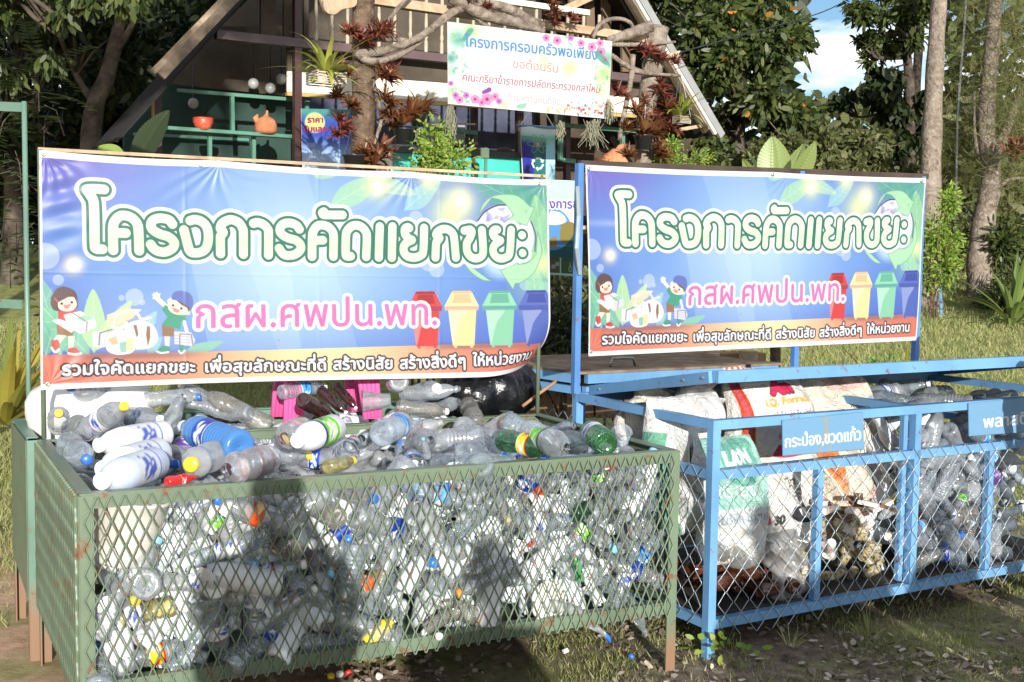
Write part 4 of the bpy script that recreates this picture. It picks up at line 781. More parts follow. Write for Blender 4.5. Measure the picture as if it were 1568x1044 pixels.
# back box behind the banner
def kp(a, b): return kFL * (1 - a) * (1 - b) + kFR * a * (1 - b) + kBR * a * b + kBL * (1 - a) * b
for i in range(26):
    a = .12 + i / 26 * .80 + rnd.uniform(-.02, .02)
    if abs(a - .46) < .06 or abs(a - .625) < .06: continue
    if .42 < a < .56 and i % 2 == 0: continue
    b = rnd.choice((.06, .16, .28)); rand_bottle(down(kp(a, b), .93 + b * .45 + rnd.uniform(-.02, .05)), lying() + Z * rnd.uniform(-.2, .3), 'in back box', 'bottles in the box behind the banner', (('water', 'large', 'soda', 'jar', 'cup'), (30, 34, 10, 14, 12)), 1.15, lambda c, a, L: c + nrm(kFR - kFL) * (max(0, abs(np.dot(a, gu)) * L / 2 + .04 - np.dot(c - kFL, nrm(kFR - kFL)))))
laid('large', 0, (90, 668), (90, 612), .93, 'clear_plastic', 'yellow', None, 'upright clear jug with lime yellow cap before the white tub', sc=1.0, zt=1.2)
laid('large', 0, (130, 660), (190, 622), .98, 'clear_plastic', 'yellow', 'white', 'leaning clear jug with white label and yellow cap before the white tub', zt=1.12)
for (p, q) in (((470, 628), (440, 600)), ((500, 640), (470, 602)), ((540, 640), (495, 606))): 
    pass
for k, (p, q) in enumerate((((462, 612), (505, 636)), ((490, 596), (530, 632)), ((515, 590), (545, 625)))):
    laid('large', 0, p, q, 1.10, 'brown_plastic', 'white', None, ('dark red brown bottle lying under the pink stool', 'dark brown bottle between the pink stool legs', 'dark brown bottle beside the right pink stool leg')[k], zt=1.0)
heap('bottle_heap', lambda: (down(kp(rnd.uniform(.05, .95), rnd.uniform(.05, .9)), .84 + rnd.uniform(-.04, .04)), lying()), 120, 'bottles filling the box behind the banner', MASS)
tubm = up_M(down(PB1(142, 640, .42), .79), Z - gu * .05 - inw * .12) @ Matrix.Diagonal((.90, .90, .90, 1))
lathed('plastic_drum', [(.001, 0), (.22, 0), (.26, .06), (.298, .16), (.315, .25), (.312, .31), (.285, .355), (.22, .385), (.12, .395), (.001, .397)], tubm, WHITE_PL, 'large rounded white plastic drum in the back box at the left', 'drum', 48)
mb = MB(); mb.tube(catmull([PB1(800, 622, .12), PB1(826, 602, .1), PB1(846, 588, .12), PB1(851, 583, .14)], 5), .009, 7); tag(mb.build('rusty_rod', SOILY, None, True), 'rusty bent rod leaning beside the right green banner pole', 'rod')
# pink stool
PINK = plain('pink_plastic', (.85, .12, .34), .35); st = empty('stool', PB1(510, 645, .3), 'pink plastic stool standing in the back box, its fluted legs below the banner', 'stool')
s0, s1 = PB1(449, 650, .22), PB1(571, 641, .22); sd_ = PB1.n * .30 + PB1.u * .02
for p, dx in ((s0, 1), (s1, -1), (s0 + sd_, 1), (s1 + sd_, -1)):
    t = p + Z * .46 + PB1.u * .045 * dx + PB1.n * (.04 if p is s0 or p is s1 else -.04); mb = MB(); n_ = 5
    for k in range(n_):
        o_ = PB1.u * (k / (n_ - 1) - .5); yb = PB1.n * (.004 if k % 2 else 0)
        mb.tube([p + o_ * .075 + yb, p * .5 + t * .5 + o_ * .092 + yb, t + o_ * .11 + yb], .0135, 8)
    mb.build('leg', PINK, st, True)
ct = (s0 + s1 + sd_) / 2; MB().box(ct + Z * .475, (.34, .34, .03), (PB1.u, PB1.n, Z)).build('seat', PINK, st)
# black garbage bag
BLK = mat('black_plastic_film', [(.3, (.003, .003, .004)), (.7, (.008, .008, .009))], 5, .22, .5, bump=.8, bscale=7, dist=2.5, bd=.02)
mb = MB(); mb.ball((0, 0, 0), 1, 60, 40); q = np.array(mb.v); an = np.arctan2(q[:, 1], q[:, 0]); rr = 1 + .05 * np.sin(an * 9 + q[:, 2] * 3) * (1 - q[:, 2]) * .7 + .04 * np.sin(an * 23 + q[:, 2] * 7) + .05 * np.sin(q[:, 0] * 7 + q[:, 2] * 5)
q = q * rr[:, None] * np.array([.27, .18, .18]); q[:, 0] += .05 * q[:, 2] / .15
o = MB(); o.add(q, mb.f); o = o.build('garbage_bag', BLK, None, True); o.location = PB1(748, 600, .30); o.rotation_euler = (0, .2, PB1.u[1]); tag(o, 'shiny black garbage bag stuffed into the back box', 'bag')
# ------------------------------------------------------------------ blue cage contents
def bf(t, d, z): return B(t, d, z)
for i in range(7):
    for j in range(6):
        t = 1.32 + (j + .5 + rnd.uniform(-.35, .35)) * .115; z = .18 + (i + .5 + rnd.uniform(-.3, .3)) * .10
        an = rnd.uniform(0, 6.28); ax = nrm(bu * math.cos(an) + Z * math.sin(an) + bn * rnd.gauss(0, .5))
        rand_bottle(bf(t, .06 + abs(np.dot(ax, bn)) * .1, z), ax, 'behind blue cage wire', 'bottles behind the chain link of the blue cage', (('water', 'large', 'soda', 'jar', 'cup'), (30, 30, 8, 14, 20)))
for i in range(16):
    t = 1.36 + rnd.random() * 1.1; d = .12 + rnd.random() * .8
    rand_bottle(bf(t, d, .96 + .05 * math.exp(-((t - 1.7) / .4) ** 2) + rnd.uniform(-.03, .03)), lying() * (1, 1, .4), 'under blue lid', 'bottles heaped under the lid of the blue cage', (('large', 'soda', 'water'), (70, 15, 15)), 1.1)
heap('bottle_heap', lambda: (bf(rnd.uniform(1.3, 2.55), rnd.uniform(.2, .95), rnd.uniform(.2, .92)), np.array([rnd.gauss(0, 1) for _ in range(3)])), 190, 'mass of clear bottles filling the plastics side of the blue cage', MATS['packed_plastic'])
bottle('cup', 0, up_M(BF(1462, 742, .05), -bn), 'milky_plastic', None, None, 'cloudy cup facing out behind the wire of the blue cage', None, 'plastic_cup', 'cup')
lathed('plastic_cup', [(.001, .0), (.04, 0), (.05, .07), (.052, .072), (.048, .07), (.001, .006)], up_M(BF(1508, 735, .06), bu + Z * .3), plain('purple_plastic', (.10, .04, .20)), 'purple plastic cup behind the wire of the blue cage', 'cup')
MB().slab([bf(.03, .03, .165), bf(BW - .03, .03, .165), bf(BW - .03, BD - .03, .165), bf(.03, BD - .03, .165)], -Z * .006).build('floor_plate', mat('grimy_floor', [(.3, (.02, .018, .016)), (.7, (.07, .06, .05))], 9, .8, .2), bcage)
# woven sacks
SACK = printmat('woven_sack', .62, 0); Nn = Nodes(SACK)
tw = Nn.n('TexCoord'); wv = Nn.n('TexWave', Scale=90.0); Nn.l(tw.outputs['UV'], wv.inputs[0]); zz_ = Nn.n('MixRGB'); zz_.inputs[0].default_value = .6; Nn.l(Nn.noise(11, 5, .6, dist=1.2), zz_.inputs[1]); Nn.l(Nn.noise(26, 4, .6, dist=2), zz_.inputs[2]); Nn.bump(zz_.outputs[0], .9, .035)
def sack(base_, top_, wd, th, art, label, seed=1, name='woven_sack', matl=None, tie=0.0, face=None, cat='sack', k=.8):
    b_, t_ = np.asarray(base_, float), np.asarray(top_, float); v_ = t_ - b_; Hh = np.linalg.norm(v_); v1 = v_ / Hh; f_ = nrm(-bn * 1.0 - bu * .15 if face is None else face); u1 = nrm(np.cross(v1, -f_)); n1 = np.cross(u1, v1); n1 = n1 if np.dot(n1, f_) > 0 else -n1; u1 = np.cross(v1, n1)
    h_, wc = art.h, art.w; uu = np.concatenate([np.linspace(-1, 1, wc), np.linspace(1, -1, wc // 2)[1:]]); sg = np.concatenate([np.ones(wc), -np.ones(wc // 2 - 1)])
    vv = np.linspace(1, 0, h_); U, V = np.meshgrid(uu, vv); S = np.tile(sg, (h_, 1)); q = np.random.default_rng(seed)
    prof = np.clip(np.minimum(V * 6, (1 - V) * 5), 0, 1) ** .55; pw = 1 - .16 * (1 - prof) - tie * np.exp(-((V - .9) / .06) ** 2)
    T = th / 2 * np.sqrt(np.clip(1 - np.abs(U) ** 2.6, 0, 1)) * (.12 + .88 * prof)
    wr = sum(q.normal(0, .009) * np.sin(U * q.uniform(2, 9) + V * q.uniform(4, 22) + q.uniform(0, 6)) for _ in range(9)) + .010 * np.sin(U * 14 + 5 * np.sin(V * 6)) * np.exp(-((V - .93) / .1) ** 2)
    bul = sum(q.normal(0, .024) * np.exp(-((U - q.uniform(-1, 1)) / .35) ** 2 - ((V - q.uniform(0, 1)) / .14) ** 2) for _ in range(10))
    P = b_ + v1 * (V * Hh)[..., None] + u1 * (U * wd / 2 * pw + .02 * np.sin(V * 7 + seed))[..., None] + n1 * (S * T + (wr + bul) * (S > 0) + .015 * np.sin(V * 5 + seed))[..., None]
    col = np.concatenate([art.lin(k), np.repeat(art.lin(k)[:, -1:], wc // 2 - 1, 1)], 1)
    return tag(link(name, grid_mesh(name, P, matl or SACK, col), None), label, cat)
def cv(h=170, w=100, base=(.93, .92, .89)): 
    c = Canvas(w, h, None, base); c.put(np.clip(np.sin(c.xx * .13 + c.yy * .05) * np.sin(c.yy * .09), 0, 1) ** 3, (.84, .80, .72), .5); gq = np.random.default_rng(h + w)
    for _ in range(40): c.disc((gq.uniform(0, w), gq.uniform(h * .3, h)), gq.uniform(2, 11), (.66, .58, .46), gq.uniform(.06, .22), 6)
    return c
c = cv(240, 130); c.poly([(2, 12), (14, 14), (28, 140), (16, 140)], (.80, .28, .12)); c.poly([(4, 22), (10, 22), (28, 150), (42, 205), (36, 207)], (.80, .34, .38)); 
for k in range(9): c.poly([(3 + k * 6, 0), (6 + k * 6, 0), (7 + k * 6, 9), (4 + k * 6, 9)], (.82, .42, .2))
c.text('Am', (52, 42), (82, 37), 26, (.86, .16, .34), 2, (1.5, (.25, .15, .25))); c.text('I.Q. Formula', (40, 58), (105, 48), 13, (.92, .66, .36), 1)
c.text('ไฮโปร ไฮ.คิว. ฟอร์มูล่า', (52, 78), (118, 66), 16, (.32, .22, .26), .6)
c.smooth([(60, 84), (118, 78), (124, 92), (92, 98), (50, 100)], (.88, .58, .66)); c.smooth([(50, 108), (90, 104), (112, 110), (80, 120), (46, 122)], (.74, .2, .38)); c.text('ไฮโปร ไฮ.คิว', (20, 130), (40, 196), 11, (1, .85, .8), .5)
for a_ in range(14): p = np.array([86, 168]) + np.random.default_rng(a_).normal(0, 1, 2) * (12, 14); c.line([p, p + (6, -2), p + (9, 4)], 1.6, (.2, .2, .22))
c.smooth([(70, 186), (96, 180), (104, 196), (84, 204), (66, 198)], (.16, .16, .18)); c.smooth([(76, 188), (92, 184), (96, 194), (82, 198)], (.95, .95, .95)); c.text('30', (46, 206), (58, 204), 14, (.2, .2, .2), 1)
PA = lambda x, y, o_: BF(x, y, o_)
sack(PA(1195, 850, .20), PA(1163, 568, .52), .50, .28, c, 'white feed sack with pink and red printing and a diagonal red stripe', 3)
c = cv(150, 100, (.90, .87, .80)); c.smooth([(78, 30), (90, 28), (92, 46), (80, 50)], (.52, .62, .74), .8); c.smooth([(35, 10), (70, 6), (80, 18), (45, 22)], (.85, .62, .60), .5); c.disc((62, 120), 8, (.86, .60, .55), .6)
sack(PA(1300, 805, .36), PA(1272, 568, .60), .48, .28, c, 'beige woven sack with faint blue rosette leaning right of the printed sack', 5)
c = cv(130, 100, (.95, .95, .94)); c.poly([(0, 30), (24, 34), (22, 130), (0, 130)], (.42, .66, .55)); c.text('SUGA', (52, 62), (98, 72), 20, (.45, .47, .48), 1.2); c.text('WANG', (66, 80), (99, 84), 12, (.5, .5, .5), .6)
sack(PA(1062, 815, .30), PA(1038, 606, .42), .40, .24, c, 'white sugar sack with a green side by the left end of the blue cage', 8, face=-bu * .35 - bn)
c = cv(130, 100, (.92, .93, .92)); c.poly([(10, 0), (95, 0), (95, 74), (10, 74)], (.62, .80, .74)); c.smooth([(30, 8), (80, 4), (84, 40), (60, 52), (34, 44)], (.42, .66, .60)); c.text('LION', (36, 30), (78, 28), 20, (.95, .97, .95), 1.5); c.text('ทรายขาว', (20, 62), (80, 62), 18, (.95, .97, .95), .8); c.poly([(10, 74), (95, 74), (95, 92), (10, 92)], (.80, .82, .82)); c.text('บริษัท น้ำตาล', (16, 88), (88, 88), 13, (.5, .55, .58), .4)
sack(PA(1128, 862, .10), PA(1108, 668, .22), .36, .16, c, 'white sack with green panels standing low behind the wire at the cage corner', 11)
sack(PA(1125, 800, .66), PA(1105, 585, .78), .42, .24, cv(120, 80), 'plain creamy white sack packed behind the sugar sack and the printed feed sack', 31)
sack(PA(1330, 760, .70), PA(1330, 590, .80), .34, .2, cv(120, 80, (.88, .85, .78)), 'plain creamy sack at the back beside the divider mesh', 33)
c = cv(130, 90, (.93, .88, .80)); c.smooth([(20, 10), (60, 20), (70, 70), (30, 50)], (.90, .48, .20), .9); c.smooth([(60, 60), (80, 80), (70, 120), (56, 90)], (.88, .55, .35), .8); c.poly([(6, 20), (14, 20), (30, 125), (22, 125)], (.72, .3, .34))
sack(PA(1282, 822, .28), PA(1245, 640, .45), .30, .16, c, 'cream sack with orange printing half hidden between the two big sacks', 14)
pet('clear_bag', (.93, .93, .92), .45, (.86, .85, .82), .12)
sack(PA(1215, 925, .10), PA(1195, 812, .16), .27, .18, cv(90, 70), 'clear plastic bag of rubbish slumped on the floor of the blue cage', 17, 'plastic_bag', MATS['clear_bag'], .3, None, 'bag')
sack(PA(1100, 862, .16), PA(1120, 790, .2), .30, .2, cv(90, 70), 'clear plastic bag below the green printed sack', 19, 'plastic_bag', MATS['clear_bag'], .2, None, 'bag')
FOIL = mat('crinkled_film', [(.3, (.55, .54, .53)), (.7, (.82, .81, .79))], 8, .18, .7, bump=1, bscale=14, dist=3, bd=.03)
sack(PA(1075, 628, .50), PA(1062, 578, .55), .22, .16, cv(90, 70), 'crinkled silvery plastic wrapper under the lid edge', 21, 'plastic_wrapper', FOIL, .2, None, 'wrapper')
sack(PA(1000, 640, .75), PA(1010, 596, .78), .30, .2, cv(90, 70), 'white plastic bag at the back left of the blue cage', 23, 'plastic_bag', None, .2, None, 'bag')
sack(PA(990, 760, .72), PA(985, 620, .78), .30, .2, cv(90, 70, (.86, .84, .80)), 'greyish sack at the back corner of the blue cage', 25)
# brown glass, tins and junk on the floor of that side
BRG = mat('brown_glass', [(.3, (.05, .015, .008)), (.7, (.10, .035, .015))], 6, .08, .8); MATS['brown_glass'] = BRG
for i in range(16):
    t = .06 + rnd.random() * .55; ax = lying() * (1, 1, .3); p = bf(t, .08 + rnd.random() * .3, .21 + rnd.random() * .10)
    a_ = nrm(ax); bottle('soda', 0, Matrix.Translation(Vector(p - a_ * .12)) @ frame(a_, 1), 'brown_glass', rnd.choice(('red', 'white', None)), None, 'brown glass bottle lying on the floor of the blue cage', 'brown bottles on the floor of the blue cage', 'glass_bottle')
TIN = mat('yellow_tin', [(.3, (.04, .028, .02)), (.40, (.11, .08, .035)), (.48, (.30, .22, .03)), (.55, (.40, .38, .33)), (.62, (.12, .10, .08)), (.72, (.20, .05, .035))], 40, .4, .6); TINW = mat('printed_tin', [(.3, (.55, .20, .12)), (.5, (.70, .66, .60)), (.7, (.30, .26, .22))], 24, .4, .6); JUNK = mat('dirty_scrap', [(.3, (.03, .022, .018)), (.6, (.14, .08, .05)), (.8, (.30, .20, .14))], 12, .6, .3)
tin_me = {}
for nm, m in (('y', TIN), ('w', TINW)):
    mb = MB(); mb.lathe([(.001, .004), (.024, .004), (.0265, 0), (.0275, .004), (.0275, .088), (.025, .095), (.0245, .098), (.0225, .095), (.001, .095)], 16); me = mb.mesh('tin', True); me.materials.append(m); tin_me[nm] = me
for i in range(52):
    t = .60 + rnd.random() * .60; p = bf(t, .05 + rnd.random() * .14, .20 + rnd.random() * .30 * (1 if t > .75 else .5)); k = 'y' if rnd.random() < .6 else 'w'
    o = bpy.data.objects.new('drink_can', tin_me[k]); C.objects.link(o); ax = np.array([rnd.gauss(0, 1) for _ in range(3)]); o.matrix_world = Matrix.Translation(Vector(p)) @ frame(ax) @ Matrix.Scale(rnd.uniform(.7, .95), 4)
    tag(o, 'small yellow drink can heaped behind the blue wire' if k == 'y' else 'small red and white can heaped behind the blue wire', 'can', 'small cans on the floor of the blue cage')
for i in range(16):
    t = .70 + rnd.random() * .5; p = bf(t, .07 + rnd.random() * .2, .50 + rnd.random() * .07); ax = nrm(np.array([rnd.gauss(0, 1), rnd.gauss(0, 1), rnd.gauss(0, .3)])); m = MB().bar(p - ax * .06, p + ax * .06, .045, .02)
    tag(m.build('scrap_carton', JUNK if i % 3 else TINW), 'flattened dirty drink carton lying on the cans', 'carton', 'crushed cartons on top of the cans')

# ------------------------------------------------------------------ the A-frame hut
HY = .55; H = Plane(at_y(455, 100, 12.2), HY); hn = H.n
def pp(mb, pl, pts, off, th): return mb.slab([pl(x, y, off) for x, y in pts], pl.n * th)
def pb(mb, pl, a, b, off, d, w_): p, q = pl(*a, off), pl(*b, off); return mb.bar(p, q, d, w_, np.cross(pl.n, nrm(q - p)))
hf = H(640, 330); hz = 1.0
hut = empty('a_frame_hut', (hf[0], hf[1], hz), 'open wooden A-frame hut with steep roof, balcony rail and teal counter', 'hut')
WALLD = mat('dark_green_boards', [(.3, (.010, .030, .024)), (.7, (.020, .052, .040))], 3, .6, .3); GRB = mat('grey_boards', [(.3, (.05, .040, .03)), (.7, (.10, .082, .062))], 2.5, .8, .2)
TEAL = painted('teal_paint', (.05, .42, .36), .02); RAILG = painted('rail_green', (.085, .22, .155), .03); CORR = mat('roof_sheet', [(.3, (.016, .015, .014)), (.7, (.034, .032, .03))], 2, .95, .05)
apex = (741.8, -409); eL = (180, 218); eR = (1108, 207)
def roof_side(e, nm, lab=None):
    n_ = 9 if e is eL else 46; rows_ = []; a0, e0 = H(*apex, -.25), H(*e, -.25); sl = nrm(np.cross(hn, e0 - a0)); sl = sl if sl[2] > 0 else -sl
    for k in range(n_): rows_.append([a0 + hn * (k * .125) + sl * (.018 * (k % 2)) , e0 + hn * (k * .125) + sl * (.018 * (k % 2))])
    P = np.array(rows_); mb = MB()
    for k in range(n_ - 1): mb.add([P[k, 0], P[k, 1], P[k + 1, 1], P[k + 1, 0], P[k, 0] + sl * .012, P[k, 1] + sl * .012, P[k + 1, 1] + sl * .012, P[k + 1, 0] + sl * .012], [(0, 1, 2, 3), (7, 6, 5, 4), (0, 4, 5, 1), (3, 2, 6, 7), (1, 5, 6, 2)])
    return mb.build('roof', CORR, hut)
roof_side(eL, 'roof'); roof_side(eR, 'roof')
bargeL = MB(); pb(bargeL, H, (246, 116), apex, -.42, .05, .085); bargeL.build('bargeboard', mat('shaded_timber', [(.25, (.13, .10, .07)), (.5, (.22, .175, .125)), (.75, (.32, .26, .19))], 5, .85, .1, bump=.4, dist=1.5), hut)
bargeL = MB(); pb(bargeL, H, (234, 110), (735, -409), -.30, .04, .05); bargeL.build('bargeboard', WOOD, hut)
b_ = MB(); pb(b_, H, (1082, 200), (726, -409), -.16, .05, .11); b_.build('rafter', WOOD, hut)
b_ = MB(); pb(b_, H, (1105, 208), (745, -406), -.45, .05, .09); b_.build('bargeboard', mat('grey_metal_trim', (.34, .34, .33), 5, .45, .5, metal=.4), hut)
b_ = MB(); pb(b_, H, (1095, 205), (732, -409), -.47, .04, .035); b_.build('bargeboard', CREAM, hut)
b_ = MB(); pb(b_, H, (1042, 198), (1090, 190), -.2, .03, .04); b_.build('tie_rod', WOOD, hut)
def wallp(pts, off, th, m, nm='wall'): return pp(MB(), H, pts, off, th).build(nm, m, hut)
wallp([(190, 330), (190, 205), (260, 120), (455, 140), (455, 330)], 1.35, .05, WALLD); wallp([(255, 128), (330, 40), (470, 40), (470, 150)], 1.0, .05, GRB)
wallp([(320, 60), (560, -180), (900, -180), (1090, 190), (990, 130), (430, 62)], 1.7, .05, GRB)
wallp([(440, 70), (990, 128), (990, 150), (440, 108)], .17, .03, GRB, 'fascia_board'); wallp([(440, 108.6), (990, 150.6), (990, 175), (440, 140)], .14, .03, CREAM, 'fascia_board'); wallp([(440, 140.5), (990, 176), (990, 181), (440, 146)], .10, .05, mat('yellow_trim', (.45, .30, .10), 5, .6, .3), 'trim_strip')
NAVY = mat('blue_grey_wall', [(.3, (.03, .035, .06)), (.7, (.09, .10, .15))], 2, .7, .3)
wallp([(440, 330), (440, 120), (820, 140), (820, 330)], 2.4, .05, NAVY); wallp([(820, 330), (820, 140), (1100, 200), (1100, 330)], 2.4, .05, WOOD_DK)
wallp([(640, 232), (640, 188), (712, 192), (712, 236)], 2.3, .02, mat('pale_panel', (.30, .31, .33), 3, .7, .2), 'panel')
for x, y0, y1, off, w_2 in ((241, 130, 330, .5, .07), (455, -60, 330, .0, .075), (726, 158, 330, .9, .07), (795, 160, 330, .35, .075), (868, 168, 330, .9, .07)):
    b_ = MB(); pb(b_, H, (x, y1), (x, y0), off, w_2, w_2); b_.build('post', PURPLE, hut)
b_ = MB(); pb(b_, H, (234, 330), (234, 142), .45, .02, .03); b_.build('trim_strip', MATS['yellow_trim'], hut)
for a, b, off, w_2 in (((270, 138), (455, 153), .5, .034), ((255, 196), (455, 210), .4, .034), ((355, 147), (356, 200), .5, .036), ((321, 203), (321, 330), .5, .036), ((388, 208), (388, 330), .5, .036), ((470, 190), (470, 120), .4, .045), ((205, 205), (380, 214), 1.2, .03)):
    b_ = MB(); pb(b_, H, a, b, off, .12 if a == (255, 196) else .05, w_2); b_.build('shelf' if a == (255, 196) else 'rail', RAILG, hut)
for a, b in (((640, 195), (730, 203)), ((676, 200), (676, 330)), ((845, 190), (990, 202)), ((860, 245), (880, 247)), ((858, 170), (858, 246)), ((953, 198), (953, 330))):
    b_ = MB(); pb(b_, H, a, b, .8, .05, .05); b_.build('rail', RAILG, hut)
b_ = MB(); pb(b_, H, (640, 188), (728, 190), .75, .02, .02); b_.build('rope_rail', CREAM, hut)
# balcony
BAL = mat('old_cream_paint', [(.3, (.30, .25, .18)), (.7, (.46, .40, .31))], 9, .8, .2)
b_ = MB(); pb(b_, H, (330, 53), (1010, 124), .0, .10, .085); b_.build('balcony_beam', painted('faded_purple', (.10, .062, .062), .03), hut)
b_ = MB(); pb(b_, H, (420, -48), (900, 20), .02, .09, .06); b_.build('handrail', CREAM, hut)
def baluster(x):
    yb, yt = 62 + (x - 420) * .104, -48 + (x - 420) * .142; p, q = H(x, yb, .03), H(x, yt, .03); L = q[2] - p[2]
    pr = [(.018, 0), (.018, .22), (.011, .25), (.020, .30), (.013, .36), (.017, .5), (.013, .66), (.020, .70), (.011, .74), (.018, .77), (.018, 1)]
    return MB().lathe([(r * 1.15, z * L) for r, z in pr], 8, Matrix.Translation(Vector(p))).build('baluster', BAL, hut, True)
for x in list(range(484, 930, 24)): baluster(x)
for x, w_2 in ((410, .16), (440, .09), (468, .05)): 
    b_ = MB(); pb(b_, H, (x, 66), (x, -120), .25, .04, w_2); b_.build('plank', GRB, hut)
for x in (880, 905, 930, 958): b_ = MB(); pb(b_, H, (x, 110), (x - 5, -90), .4, .04, .12); b_.build('plank', mat('brown_plank', (.16, .115, .075), 5, .8, .2), hut)
b_ = MB(); pb(b_, H, (862, 15), (958, -30), .1, .06, .08); b_.build('brace', WOOD, hut)
# counter
ct = [(602, 330), (602, 231.5), (800, 243), (800, 330)]; pp(MB(), H, ct, -.90, .5).build('counter', TEAL, hut); pp(MB(), H, [(588, 231), (588, 222), (806, 234), (806, 243)], -.96, .62).build('counter_top', mat('dark_top', (.05, .05, .055), 8, .4, .4), hut)
pp(MB(), H, [(722, 330), (722, 239), (728, 239.4), (728, 330)], -.906, .004).build('counter_shadow_strip', WOOD_DK, hut); pp(MB(), H, [(583, 330), (583, 232), (601, 233), (601, 330)], -.92, .45).build('counter_end', WHITE_PL, hut)  # dark upright strip on the counter front stands for a cast shadow
pp(MB(), H, [(190, 334), (190, 330), (1100, 350), (1100, 356)], -.4, 3).build('floor', WOOD, hut)
for x in (200, 460, 800, 1080): b_ = MB(); p = H(x, 332, .2); b_.bar(down(p, gz(p[0], p[1]) - .1), p, .1, .1, H.u); b_.build('stilt', WOOD_DK, hut)
# lamps, pots and goods in the hut
GLB = plain('globe_glass', (.34, .34, .33), .3)
lamp = empty('pendant_lamp', H(412, 130, .75), 'pendant lamp of three white globes hanging in the hut', 'lamp')
for x, y in ((388, 128), (414, 135), (431, 121)):
    MB().ball(H(x, y, .75), .058, 16, 12).build('globe', GLB, lamp, True); MB().tube([H(x, y, .75) + Z * .05, H(x, 66, .75)], .006, 5).build('cord', BLK, lamp)
MB().bar(H(386, 66, .75), H(433, 68, .75), .03, .03).build('mount', BLK, lamp)
lamp = empty('pendant_lamp', H(296, 158, .9), 'single white globe lamp hanging above the shelf', 'lamp'); MB().ball(H(296, 158, .9), .055, 16, 12).build('globe', GLB, lamp, True); MB().tube([H(296, 150, .9), H(295, 100, .9)], .006, 5).build('cord', BLK, lamp)
TERRA = mat('terracotta', [(.3, (.38, .14, .06)), (.7, (.58, .25, .13))], 7, .8, .2, bump=.3)
p = H(311, 199, .38); lathed('bowl', [(.001, .0), (.05, 0), (.075, .03), (.092, .075), (.09, .11), (.078, .11), (.08, .075), (.001, .02)], Matrix.Translation(Vector(p)) @ Matrix.Scale(1.1, 4), mat('red_glaze', [(.35, (.55, .05, .03)), (.6, (.62, .12, .07)), (.75, (.75, .45, .2))], 14, .35, .5), 'red speckled bowl standing on the green shelf', 'bowl')
p = H(407, 205, .38); o = empty('clay_jar', p, 'terracotta hen shaped jar standing on the green shelf', 'jar'); mb = MB(); mb.lathe([(.001, 0), (.09, 0), (.115, .03), (.115, .09), (.095, .14), (.07, .16), (.03, .18), (.012, .2)], 22, Matrix.Translation(Vector(p))); mb.build('body', TERRA, o, True)
MB().tube([p + Z * .15, p + Z * .19 + H.u * .01, p + Z * .24 + H.u * .015], [.03, .018, .012], 8).build('knob', TERRA, o, True); MB().tube([p + Z * .1 - H.u * .08, p + Z * .16 - H.u * .11, p + Z * .19 - H.u * .085], [.035, .03, .012], 8).build('head', TERRA, o, True)
p = H(938, 250, -.2); o = MB(); o.ball((0, 0, 0), 1, 24, 16); q = np.array(o.v) * np.array([.16, .13, .15]); q += .03 * np.sin(q[:, ::-1] * 31); o.v = [tuple(v) for v in q]; o.tube([(.05, 0, .1), (.09, 0, .19), (.14, -.02, .22)], [.06, .04, .02], 8); o.tube([(-.1, -.06, 0), (-.19, -.09, .03), (-.22, -.1, 0)], [.06, .04, .02], 8)
o = o.build('clay_figure', TERRA, None, True); o.location = p; tag(o, 'lumpy terracotta garden figure at the left end of the right banner', 'figure')
mb = MB(); p = H(690, 231, -.75); mb.ball(p + Z * .05, .1, 14, 8, (1.3, 1, .75)); mb.ball(p + H.u * .17 + Z * .01, .07, 12, 8, (1.6, 1, .6)); tag(mb.build('cloth_bundle', BLK, None, True), 'dark cloth bundle lying on the counter top', 'cloth')
mb = MB(); p = H(772, 237, -.75); mb.ball(p + Z * .03, .06, 12, 8, (1.5, 1, .8)); tag(mb.build('cloth_bundle', WOOD_DK, None, True), 'small dark bundle at the right end of the counter', 'cloth')
# painted signs
def sheet_on(pl, c4, off, canvas, name, label, cat, k=.8, m=None, wav=0.0):
    P4 = [pl(x, y, off) for x, y in c4]
    def fn(u, v): u = u[..., None]; v = v[..., None]; return P4[0] * (1 - u) * (1 - v) + P4[1] * u * (1 - v) + P4[2] * u * v + P4[3] * (1 - u) * v - pl.n * (.004 + wav * (1 + np.sin(u * 6 + v * 3)))
    o = MB().slab(P4, pl.n * .004).build(name, CREAM, None); tag(o, label, cat); hang_sheet('printed_face', canvas, fn, m or PRINT, o, k); return o
PG = Plane(at_y(557, 100, 10.2), HY)
W4 = ((685, 33), (937, 63), (931, 182), (686, 159))
c = Canvas(520, 250, W4, (.985, .985, .97)); u, v = c.xx / 519, c.yy / 249
for q, r_, col in (((700, 60), 26, (.42, .74, .66)), ((690, 90), 16, (.35, .66, .62)), ((720, 48), 24, (.72, .88, .62)), ((690, 110), 22, (.76, .90, .80)), ((930, 90), 22, (.45, .78, .62)), ((925, 115), 26, (.72, .90, .55)), ((870, 105), 26, (.92, .95, .66)), ((830, 92), 22, (.97, .97, .75)), ((690, 140), 22, (.80, .92, .70)), ((770, 160), 18, (1, .93, .72)), ((920, 140), 24, (.90, .95, .75))): c.glow(q, r_, col, .9)
